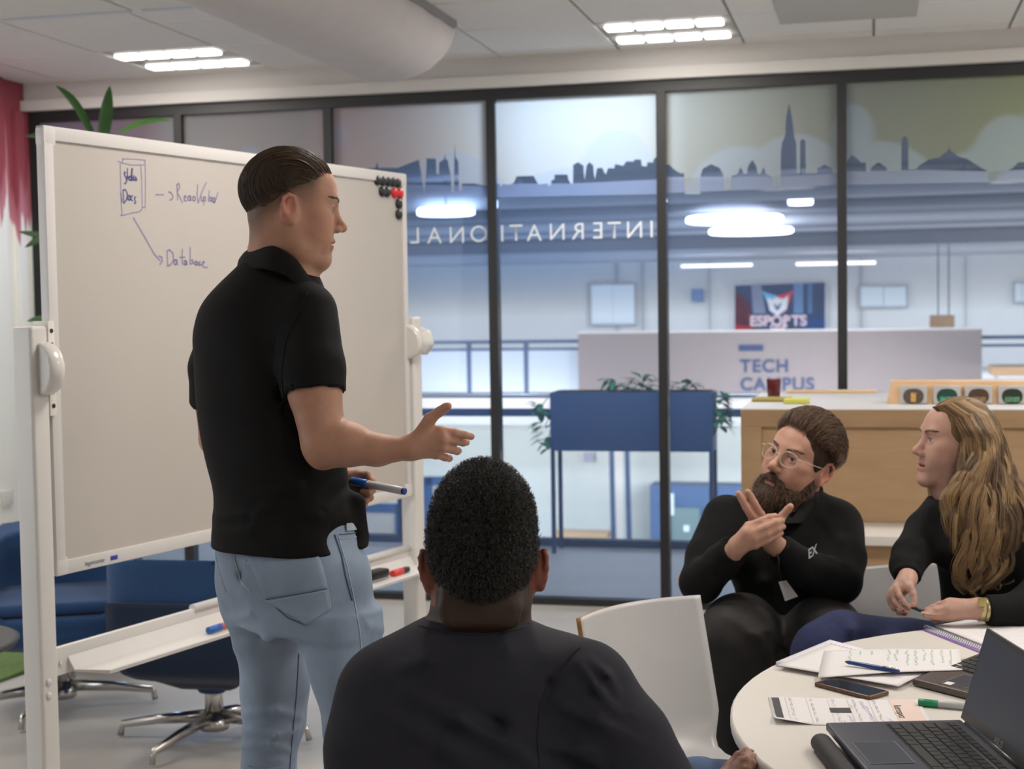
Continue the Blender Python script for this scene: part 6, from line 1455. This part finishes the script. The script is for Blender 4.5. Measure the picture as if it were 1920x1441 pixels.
S.chain([V3(*PP(1540, 1190, 4.05)), V3(*PP(1560, 1190, 3.75)), V3(PP(1560, 1190, 3.75)[0], 3.78, .1)], [.09, .07, .05], .03)
v, q = S.mesh([(PP(1470, 940, 4.0)+V3(-.16, -.2, 0), h3.c+V3(.17, .17, .16), .0027), ((.40, 3.6, .08), (1.02, 4.3, PP(1470, 940, 4.0)[2]+.004), .009), (V3(PP(1355, 0, 3.7)[0], 3.62, PP(0, 1062, 3.7)[2]), V3(PP(1496, 0, 3.7)[0], 3.83, PP(0, 905, 3.7)[2]), .0025)])
base = V3(.50, .27, .195); tint = np.tile(base, (len(v), 1)); loc = h3.inv(v); tint = face_paint(tint, loc, V3(.52, .20, .17), V3(.58, .25, .18), V3(.55, .22, .17))
link('body', npmesh('body', v, q, tint), m_skin, root); h3.eyeballs(root, (.045, .035, .025), (-.25, 1, .18))
mh3 = hairmat('hair_auburn', (.034, .016, .008), (.17, .088, .042), .42); h3.brows(root, mh3, 1.5, bvh_of(v, q))
def zcut3(y): return np.interp(y, [-.12, -.08, -.05, -.03, -.012, .0, .02, .035, .05, .09], [-.05, -.045, -.035, .015, .012, -.02, -.022, .0, .04, .06])
S = Sdf(); S.fn(h3.c, .2, capfn(h3, (0, -.012, .040), (.082, .102, .094), zcut3, lambda l: l[:, 1]-np.interp(l[:, 2], [-.03, .0, .03, .05, .075, .11], [.022, .030, .048, .064, .070, .055])))
S.fn(h3.c, .2, lambda p: .0004*np.sin(h3.inv(p)[:, 0]*420+6*np.sin(h3.inv(p)[:, 1]*40)), mode='a')
v, q = S.mesh([(h3.c-.17, h3.c+.17, .003)]); hair = link('hair', npmesh('hair', v, q), mat('hair_base_auburn', (.040, .020, .010), .95, noise=.3, nscale=60), root)
hs = slick(h3, 6500, .081, 24, 150, (40, 75), 0, c=(0, -.012, .040), rr=(.083, .103, .096), lift=.018, zc=zcut3, wav=.003)
o = hairobj('hair_strands', hs, .0005, mh3, hair); o['kind'] = 'stuff'
S = Sdf(); E = h3.E
E(S, (0, .070, -.110), (.036, .036, .042), .02); E(S, (0, .088, -.118), (.024, .026, .032), .02)
for q_ in (-1, 1):
    E(S, (.036*q_, .042, -.086), (.024, .036, .028), .03); h3.C(S, (.064*q_, .004, -.022), (.058*q_, .010, -.055), .0085, .015, .02); h3.C(S, (.058*q_, .010, -.055), (.046*q_, .030, -.085), .015, .021, .02); h3.C(S, (.004*q_, .094, -.052), (.027*q_, .080, -.066), .0085, .008, .008); h3.C(S, (.027*q_, .080, -.066), (.026*q_, .076, -.09), .009, .012, .012)
E(S, (0, .105, -.068), (.017, .020, .0075), .006, True)
S.fn(h3.c, .2, lambda p: waves(p, 9, .0022, 330), mode='a')
v, q = S.mesh([(h3.c-.17, h3.c+.13, .0028)]); beard = link('beard', npmesh('beard', v, q), mat('beard_base', (.040, .020, .011), .8, noise=.4, nscale=200, bump=.8, bscale=350), root)
idx = rng.integers(0, len(v), 5200); cs_ = []; cen = h3.L(0, .02, -.04); dn = h3.A[2]
for i in idx:
    d = v[i]-cen; d /= np.linalg.norm(d); L = rng.uniform(.006, .016); s_ = rng.normal(size=3)*.0025; t = np.linspace(0, 1, 5)[:, None]; cs_.append(v[i]-d*.002+d*L*t*.7-dn*L*.6*t*t+s_*t)
o = hairobj('beard_strands', cs_, .0004, mh3, beard, .5); o['kind'] = 'stuff'
# glasses
m_lens = m_clear.copy(); m_lens.name = 'lens_glass'
for n_ in m_lens.node_tree.nodes:
    if n_.type == 'FRESNEL': n_.inputs[0].default_value = 1.12
    if n_.type == 'BSDF_TRANSPARENT': n_.inputs[0].default_value = (.98, .98, .98, 1)
gl_ = mat('glasses_frame', (.55, .50, .42), .2, coat=.5); mb = MB(); ring = {}
for q_ in (-1, 1):
    pts = [Vector(h3.L(.033*q_+.0235*math.copysign(abs(math.cos(t))**.75, math.cos(t)), .1015-.010*abs(math.cos(t)) if math.cos(t)*q_ > 0 else .1015, .002+.019*math.copysign(abs(math.sin(t))**.8, math.sin(t)))) for t in [2*PI*i/28 for i in range(29)]]
    mb.tube(pts, .0011, 6, cap=False)
    mb.tube([Vector(h3.L(.0565*q_, .0915, .012)), Vector(h3.L(.077*q_, .075, .012)), Vector(h3.L(.080*q_, .0, .010)), Vector(h3.L(.079*q_, -.02, .0))], .0011, 6)
mb.tube([Vector(h3.L(-.010, .1015, .004)), Vector(h3.L(0, .1075, .008)), Vector(h3.L(.010, .1015, .004))], .0011, 6)
gob = mb.build('glasses', gl_); tag(gob, 'clear-framed glasses worn by the bearded man', 'glasses')
for q_ in (-1, 1):
    mb = MB(); mb.poly([Vector(h3.L(.033*q_+.0225*math.copysign(abs(math.cos(t))**.75, math.cos(t)), .1010, .002+.018*math.copysign(abs(math.sin(t))**.8, math.sin(t)))) for t in [2*PI*i/24 for i in range(24)]]); mb.build('lens', m_lens, gob)
# sweatshirt
S = Sdf()
chain(S, [(1364, 978, 3.98), (1330, 1045, 3.90), (1316, 1090, 3.84), (1350, 1056, 3.76), (1384, 1022, 3.70)], [.070, .060, .054, .046, .035], .02)
S.cut(PP(1377, 1038, 3.71), PP(1384, 1022, 3.70)-PP(1345, 1058, 3.76)+V3(.0, 0, .0), .10)
S2 = [(1568, 985, 3.98), (1580, 1045, 3.90), (1572, 1092, 3.82), (1505, 1066, 3.78), (1450, 1018, 3.76)]
chain(S, S2, [.068, .062, .058, .048, .036], .02)
S.fn(PP(1452, 1020, 3.76), .07, lambda p, pt=PP(1459, 1027, 3.765), n=(PP(1450, 1018, 3.76)-PP(1505, 1066, 3.78))/np.linalg.norm(PP(1450, 1018, 3.76)-PP(1505, 1066, 3.78)): (p-pt)@n, mode='i')
S.loft(rows(T3), .05)
S.ell(PP(1470, 925, 3.93), (.055, .06, .05), None, .015, True)
for pts, am, w_ in (([(1420, 1050, 3.9), (1432, 1090, 3.9), (1440, 1140, 3.9)], .007, .016), ([(1500, 1085, 3.8), (1570, 1110, 3.8)], .008, .014), ([(1305, 1050, 3.8), (1350, 1080, 3.8)], .006, .012), ([(1530, 955, 3.9), (1575, 1010, 3.9), (1590, 1060, 3.9)], .006, .016), ([(1370, 950, 3.9), (1400, 1000, 3.9)], .006, .016), ([(1470, 1010, 3.9), (1500, 1040, 3.9), (1560, 1050, 3.9)], .006, .014)): S.fold(pts, am, w_)
S.fn(PP(1460, 1050, 3.95), .45, lambda p: waves(p, 23, .0045, 30), mode='a')
v, q = S.mesh([((.34, 3.55, PP(0, 1205, 4.0)[2]-.01), (1.06, 4.28, PP(0, 895, 4.0)[2]), .0062)]); bv3 = bvh_of(v, q); sw = link('sweatshirt', npmesh('sweatshirt', v, q), m_sweat, root)
S = Sdf()
for a, b in (((1440, 940, 3.95), (1458, 950, 3.92)), ((1458, 950, 3.92), (1475, 985, 3.87)), ((1530, 918, 4.0), (1520, 935, 3.95)), ((1520, 935, 3.95), (1490, 985, 3.87)), ((1440, 940, 3.95), (1470, 915, 4.1)), ((1470, 915, 4.1), (1530, 918, 4.0))): S.cap(PP(*a), PP(*b), .018, .016, .01)
S.chain([h3.L(0, -.02, -.03), PP(1490, 925, 4.02)], [.058, .065], .01, sub=True)
v, q = S.mesh([(PP(1400, 1000, 3.8)-V3(0, 0, 0), PP(1570, 880, 4.2), .0045)]) if False else S.mesh([((PP(1410, 0, 3.9)[0], 3.8, PP(0, 1000, 3.9)[2]), (PP(1560, 0, 4.0)[0], 4.16, PP(0, 890, 4.0)[2]), .0045)])
link('collar', npmesh('collar', v, q), m_sweat, sw)
a, b = proj(bv3, 1500, 1046, .022), proj(bv3, 1532, 1036, .022)
if a and b: placetext('chest_print', 'EX', .034, mat('print_grey', (.45, .46, .48), .7), (a+b)/2, (b-a), Vector((0, .25, 1)), sw, bold=.0008)
card = [proj(bv3, x, y, .016) for x, y in ((1459, 1090), (1475, 1087), (1495, 1116), (1472, 1125))]
if all(card):
    o = MB().prism(card, Vector((0, -.002, 0))).build('badge_card', m_paper); tag(o, 'white badge card hanging against the black sweatshirt of the bearded man', 'badge')
seam(bv3, [(1452, 1000), (1460, 1045), (1466, 1090)], .0022, 'lanyard', mat('lanyard', (.03, .027, .02), .8), sw, off=.004)
S = Sdf()
S.chain([V3(*PP(1430, 1185, 4.08)), V3(*PP(1385, 1185, 3.80)), V3(*PP(1372, 1200, 3.72)), V3(PP(1385, 1190, 3.75)[0], 3.80, .1)], [.12, .098, .092, .08], .04)
S.chain([V3(*PP(1530, 1185, 4.08)), V3(*PP(1545, 1195, 3.80)), V3(*PP(1560, 1210, 3.72)), V3(PP(1560, 1190, 3.75)[0], 3.80, .1)], [.125, .105, .095, .08], .04)
for pts, am, w_ in (([(1360, 1150, 3.7), (1420, 1190, 3.7), (1470, 1250, 3.7)], .010, .014), ([(1385, 1145, 3.7), (1440, 1180, 3.7), (1480, 1230, 3.7)], .009, .012), ([(1400, 1190, 3.7), (1440, 1240, 3.7)], .009, .012), ([(1540, 1160, 3.7), (1500, 1200, 3.7), (1480, 1250, 3.7)], .010, .012)): S.fold(pts, am, w_)
S.fn(PP(1460, 1190, 3.9), .6, lambda p: waves(p, 31, .005, 26), mode='a')
v, q = S.mesh([((.36, 3.52, .1), (1.06, 4.3, .95), .009)]); link('trousers', npmesh('trousers', v, q), mat('trousers_grey', (.020, .0185, .018), .7, noise=.2, nscale=20, spec=.3), root)
sx_, sy_ = PP(1470, 1200, 4.08)[0], 4.10
root = empty('stool', (sx_, sy_, 0), 'low birch stool under the bearded man', 'stool')
MB().box(sx_-.2, sx_+.2, sy_-.17, sy_+.2, .44, .475).build('seat', m_birch2, root, bevel=.01)
for dx in (-.17, .17):
    for dy in (-.14, .17): MB().tube([(sx_+dx, sy_+dy, .44), (sx_+dx*1.1, sy_+dy*1.1, 0)], .016, 10).build('leg', m_birch2, root)
# ------------------------------------------------------------------ woman
root = empty('person', (P(1830, 1100, 3.6).x, 3.6, 0), 'woman with long wavy blond hair and black sweater sitting at the table', 'person')
h4 = Head(PP(1789, 832, 3.72), (-.975, -.17, .13), (.10, .0, 1), (.82, .90, .94))
T4 = [(915, 1765, 1850, 3.72, .05, 62), (935, 1748, 1880, 3.72, .075, 60), (960, 1752, 1925, 3.71, .10, 55), (1000, 1758, 1945, 3.70, .125, 50), (1040, 1760, 1950, 3.69, .13, 50), (1080, 1764, 1945, 3.69, .12, 50), (1130, 1772, 1945, 3.70, .12, 50), (1190, 1770, 1960, 3.71, .13, 50), (1260, 1770, 1960, 3.72, .14, 50)]
S = Sdf(); h4.ops(S, nose=1.0, lips=1.1, jaw=.88, open_=.0026, es=.9)
S.chain([h4.L(0, -.024, -.04), PP(1792, 910, 3.72), PP(1797, 945, 3.72)], [.048, .045, .055], .03); S.chain([h4.L(0, -.004, -.075), PP(1782, 925, 3.71)], [.030, .036], .03)
S.loft(rows(T4, .014), .03)
chain(S, [(1768, 965, 3.74), (1712, 1030, 3.62), (1700, 1050, 3.58), (1702, 1080, 3.52)], [.036, .033, .030, .020], .02)
chain(S, [(1925, 990, 3.66), (1962, 1110, 3.53), (1900, 1146, 3.445), (1838, 1141, 3.42)], [.032, .032, .030, .022], .02)
Wc = (1702, 1084, 3.51)
fingers(S, [(Wc, (1682, 1103, 3.49), .0155, .0105), (Wc, (1676, 1109, 3.49), .0155, .010), (Wc, (1672, 1117, 3.495), .015, .010), (Wc, (1673, 1125, 3.50), .014, .009), (Wc, (1704, 1100, 3.47), .014, .011), ((1700, 1092, 3.495), (1688, 1108, 3.50), .016, .012)],
        [[(1681, 1101, 3.485), (1688, 1117, 3.468), (1696, 1128, 3.46), (1705, 1137, 3.452)], [(1673, 1108, 3.49), (1679, 1128, 3.48), (1690, 1138, 3.472), (1704, 1144, 3.462)], [(1668, 1117, 3.50), (1675, 1138, 3.495), (1688, 1147, 3.488), (1704, 1150, 3.48)],
         (.9, [(1668, 1124, 3.51), (1674, 1142, 3.505), (1686, 1152, 3.50), (1700, 1155, 3.49)]), (1.2, [(1706, 1098, 3.47), (1712, 1113, 3.46), (1714, 1124, 3.455), (1713, 1133, 3.45)])], k=.004, rs=(.0076, .0068, .0062, .0055))
Wd = (1834, 1141, 3.42)
fingers(S, [(Wd, (1782, 1130, 3.425), .019, .013), (Wd, (1780, 1140, 3.415), .019, .013), (Wd, (1782, 1150, 3.41), .018, .012), (Wd, (1776, 1156, 3.42), .016, .011)],
        [[(1776, 1130, 3.425), (1762, 1133, 3.435), (1750, 1138, 3.44), (1738, 1143, 3.445)], [(1774, 1141, 3.415), (1756, 1144, 3.42), (1744, 1147, 3.43), (1735, 1149, 3.44)], (1.15, [(1774, 1152, 3.41), (1756, 1156, 3.415), (1742, 1155, 3.42), (1731, 1151, 3.43)]), [(1776, 1158, 3.42), (1762, 1162, 3.43), (1752, 1163, 3.44), (1745, 1161, 3.45)]], rs=(.0088, .0082, .0075, .0064))
S.chain([PP(1850, 1250, 3.76), PP(1700, 1238, 3.68), PP(1580, 1218, 3.60)], [.07, .06, .05], .03)
v, q = S.mesh([(V3(h4.c[0]-.14, h4.c[1]-.14, PP(0, 950, 3.72)[2]), h4.c+V3(.14, .14, .13), .0026), ((.66, 3.30, .50), (1.42, 3.95, PP(0, 950, 3.72)[2]+.004), .009),
               (V3(PP(1655, 0, 3.5)[0], 3.38, PP(0, 1172, 3.45)[2]), V3(PP(1845, 0, 3.45)[0], 3.56, PP(0, 1070, 3.5)[2]), .0024)])
base = V3(.50, .29, .225); tint = np.tile(base, (len(v), 1)); loc = h4.inv(v); tint = face_paint(tint, loc, V3(.42, .15, .13), V3(.56, .27, .22), V3(.52, .25, .20))
link('body', npmesh('body', v, q, tint), m_skin, root); h4.eyeballs(root, (.10, .14, .15), (0, 1, .15))
mh4 = hairmat('hair_blond', (.16, .090, .038), (.36, .225, .10), .5); mh4d = hairmat('hair_blond_dark', (.065, .034, .015), (.15, .082, .036), .5); mh4l = hairmat('hair_blond_light', (.30, .19, .085), (.52, .37, .19), .5); mhb = hairmat('brow_brown', (.06, .035, .02), (.12, .07, .04), .5); h4.brows(root, mhb, 1.2, bvh_of(v, q))
def zcut4(y): return np.interp(y, [-.12, -.02, -.008, .01, .03, .06, .09], [-.12, -.10, .0, .004, .012, .045, .07])
S = Sdf(); S.fn(h4.c, .2, capfn(h4, (0, -.014, .036), (.083, .102, .091), zcut4, lambda l: l[:, 1]-np.interp(l[:, 2], [-.1, -.02, .0, .02, .045, .07, .09], [-.03, -.008, .012, .036, .058, .072, .070])))
chain(S, [(1850, 860, 3.70), (1848, 930, 3.66), (1862, 1000, 3.62), (1868, 1050, 3.60)], [.058, .062, .055, .025], .03)
chain(S, [(1872, 890, 3.72), (1895, 940, 3.70), (1925, 990, 3.68)], [.035, .05, .045], .03)
S.fn(PP(1850, 900, 3.68), .4, lambda p: waves(p, 41, .005, 75, (1, 1, .45)), mode='a')
v, q = S.mesh([((PP(1730, 0, 3.7)[0], 3.48, PP(0, 1075, 3.6)[2]), (PP(1970, 0, 3.7)[0], 3.92, h4.c[2]+.14), .0038)])
hair = link('hair', npmesh('hair', v, q), mat('hair_base_blond', (.12, .070, .032), .9, noise=.45, nscale=26, stretch=(3, 3, .5)), root)
Lb = np.array([(1750, 762), (1776, 785), (1800, 822), (1806, 850), (1796, 885), (1781, 925), (1780, 970), (1792, 1015), (1797, 1060), (1806, 1100), (1815, 1128)], float)
Rb = np.array([(1815, 748), (1862, 774), (1886, 822), (1894, 866), (1902, 905), (1925, 950), (1950, 990), (1962, 1030), (1950, 1060), (1920, 1085), (1890, 1100)], float)
tt = np.linspace(0, 1, len(Lb)); cs_ = []; T_n = 34; LK = {0: cs_, 1: [], 2: []}
for lk in range(150):
    tone = int(rng.choice([0, 1, 2], p=[.42, .38, .2])); w0 = (lk+rng.uniform(0, 1))/150; w0 = min(max(w0, 0), 1); ph = 7*w0+rng.normal()*.7; fr_ = 3.1+rng.normal()*.35; am = rng.uniform(8, 15); ly = rng.uniform(0, .035); end = rng.uniform(.72, 1.0) if rng.uniform() < .8 else rng.uniform(.5, .7)
    for k in range(38 if tone < 2 else 22):
        w1 = w0+rng.normal()*.019; t = np.linspace(0, end*rng.uniform(.94, 1.0), T_n); wv = np.clip(w1+0*t, -.03, 1.03)
        X = np.interp(t, tt, Lb[:, 0])*(1-wv)+np.interp(t, tt, Rb[:, 0])*wv; Yp = np.interp(t, tt, Lb[:, 1])*(1-wv)+np.interp(t, tt, Rb[:, 1])*wv
        g = np.clip((t-.15)/.35, 0, 1); X = X+am*g*np.sin(ph+fr_*6.28*t)+rng.normal()*1.2*(.3+t)
        sh = np.sin(PI*np.clip(.12+.76*wv, 0, 1)); yh_ = 3.715-.088*sh*np.clip(.35+t*4, 0, 1)-ly*.3; yl_ = 3.540+.03*np.abs(wv-.4)+ly; s_ = np.clip((t-.08)/.62, 0, 1); s_ = s_*s_*(3-2*s_); D = yh_*(1-s_)+yl_*s_+.006*g*np.cos(ph+fr_*6.28*t)
        LK[tone].append(np.array([PP(X[i], Yp[i], D[i]) for i in range(T_n)]))
# the lock falling on the far side of her neck
for k in range(500):
    w1 = rng.uniform(0, 1); t = np.linspace(0, rng.uniform(.85, 1), 14); X = 1752+(w1-.5)*30-8*t+6*np.sin(t*3+w1*2)+10*t*t*(1 if w1 > .4 else .3); Yp = 902+66*t+w1*4
    cs_.append(np.array([PP(X[i], Yp[i], 3.74-.02*math.sin(PI*w1)) for i in range(14)]))
# combed-over strands on the crown and temple
crown = []
for k in range(3400):
    a = rng.uniform(-.15, 1.0); x0 = -.004; th = math.radians(20+a*95); b_ = rng.uniform(.2, 1.0); L = rng.uniform(1.0, 1.75); t = np.linspace(0, 1, 12); sd = -1 if rng.uniform() < .8 else 1; pts = []
    for u in t:
        ph_ = u*L; th2 = th+.42*ph_*(1 if th < 1.4 else .2)+.05; rx, ry, rz = .0845, .1035, .0925
        pts.append(h4.L(sd*(.004+rx*math.sin(ph_)), -.014+ry*math.cos(ph_)*math.cos(th2)+(-.012)*ph_, .036+rz*math.cos(ph_)*math.sin(th2)-.006*max(0, ph_-1.2)))
    pl = h4.inv(np.array(pts)); ok = (pl[:, 2] > zcut4(pl[:, 1])-.006); n_ok = len(ok) if ok.all() else int(ok.argmin())
    if n_ok > 4: crown.append(np.array(pts[:n_ok]))
cs_ += crown[1::2]
for mm_, c_ in ((mh4, cs_), (mh4d, LK[1]+crown[::2]), (mh4l, LK[2])):
    o = hairobj('hair_strands', c_, .00042, mm_, hair, .45); o['kind'] = 'stuff'
S = Sdf()
chain(S, [(1772, 955, 3.74), (1735, 995, 3.68), (1708, 1040, 3.60), (1700, 1060, 3.57), (1702, 1092, 3.50)], [.050, .047, .044, .040, .030], .02)
S.cut(PP(1701, 1080, 3.525), PP(1702, 1092, 3.50)-PP(1700, 1060, 3.57)+V3(0, .03, 0), .07)
chain(S, [(1925, 985, 3.64), (1965, 1110, 3.52), (1905, 1148, 3.44), (1850, 1143, 3.42)], [.062, .056, .044, .034], .02)
S.fn(PP(1850, 1142, 3.42), .07, lambda p, x0=PP(1850, 1142, 3.42)[0]: x0-p[:, 0], mode='i')
S.loft(rows(T4), .04); S.ell(PP(1780, 918, 3.70), (.045, .06, .04), None, .015, True); S.ell(PP(1795, 1030, 3.62), (.055, .06, .055), None, .04)
S.fn(PP(1800, 1050, 3.65), .42, lambda p: waves(p, 51, .0035, 34), mode='a')
for pts, am, w_ in (([(1722, 1020, 3.6), (1750, 1000, 3.6)], .006, .010), ([(1685, 1045, 3.6), (1725, 1050, 3.6)], .006, .010), ([(1685, 1070, 3.6), (1720, 1078, 3.6)], .004, .008), ([(1740, 950, 3.6), (1725, 1000, 3.6)], .005, .012)): S.fold(pts, am, w_)
v, q = S.mesh([((PP(1660, 0, 3.5)[0], 3.34, PP(0, 1262, 3.7)[2]), (1.44, 3.96, PP(0, 905, 3.7)[2]), .0058)]); link('sweater', npmesh('sweater', v, q), m_sweat, root)
S = Sdf(); S.chain([PP(1850, 1250, 3.74), PP(1700, 1232, 3.66), PP(1580, 1212, 3.58), PP(1545, 1225, 3.56)], [.11, .095, .085, .075], .03); S.chain([PP(1545, 1225, 3.56), V3(PP(1540, 1225, 3.56)[0], 3.58, .12)], [.075, .06], .03)
S.chain([PP(1850, 1250, 3.78), PP(1760, 1280, 3.5), V3(PP(1760, 1280, 3.5)[0], 3.5, .12)], [.10, .085, .06], .03)
for pts, am, w_ in (([(1575, 1155, 3.5), (1598, 1180, 3.5), (1600, 1215, 3.5)], .010, .012), ([(1612, 1155, 3.5), (1622, 1185, 3.5)], .009, .010), ([(1540, 1180, 3.5), (1570, 1210, 3.5)], .008, .010)): S.fold(pts, am, w_)
S.fn(PP(1650, 1230, 3.6), .6, lambda p: waves(p, 61, .006, 30), mode='a')
S.fn((1.2, 3.1, .4), 1.2, lambda p: np.maximum(TZ+.02-p[:, 2], 0)*0-9 if False else -(np.hypot(p[:, 0]-TC.x, p[:, 1]-TC.y)-(TR_+.008)) - 9*(p[:, 2] < TZ-.05), mode='i')
v, q = S.mesh([((.60, 3.36, .1), (1.42, 4.0, .84), .009)]); link('jeans', npmesh('jeans', v, q), mat('denim_navy', srgb(32, 40, 78), .9, noise=.2, nscale=60, bump=.2, bscale=700), root)
a, b = PP(1708, 1137, 3.452), PP(1737, 1148, 3.44)
o = MB().tube([a-(b-a)*.1, b], .0042, 12).build('pencil', m_black); tag(o, 'short black pen held between the hands of the woman', 'pen')
root = empty('bracelet', P(1842, 1130, 3.40), 'gold and white bracelet watch on the wrist of the woman', 'bracelet')
ax = (PP(1850, 1142, 3.42)-PP(1834, 1141, 3.42)); ax /= np.linalg.norm(ax); c = PP(1842, 1142, 3.42)
mb = MB(); 
for k in range(2): 
    r_ = .0262; pr = [(r_, -.010+.013*k), (r_+.0015, -.009+.013*k), (r_+.0015, .0015+.013*k), (r_, .0025+.013*k)]
    mb.lathe(c, pr, axis=ax, seg=36)
mb.build('band', mat('gold', srgb(185, 170, 128), .3, metal=.7), root)
g1 = PP(1834, 1121, 3.392); g2 = PP(1849, 1137, 3.388)
MB().box(g1[0], g2[0], g1[1]-.003, g1[1]+.004, g2[2], g1[2]).build('watch_face', mat('gold_face', srgb(170, 155, 95), .3, metal=.5), root, bevel=.001)
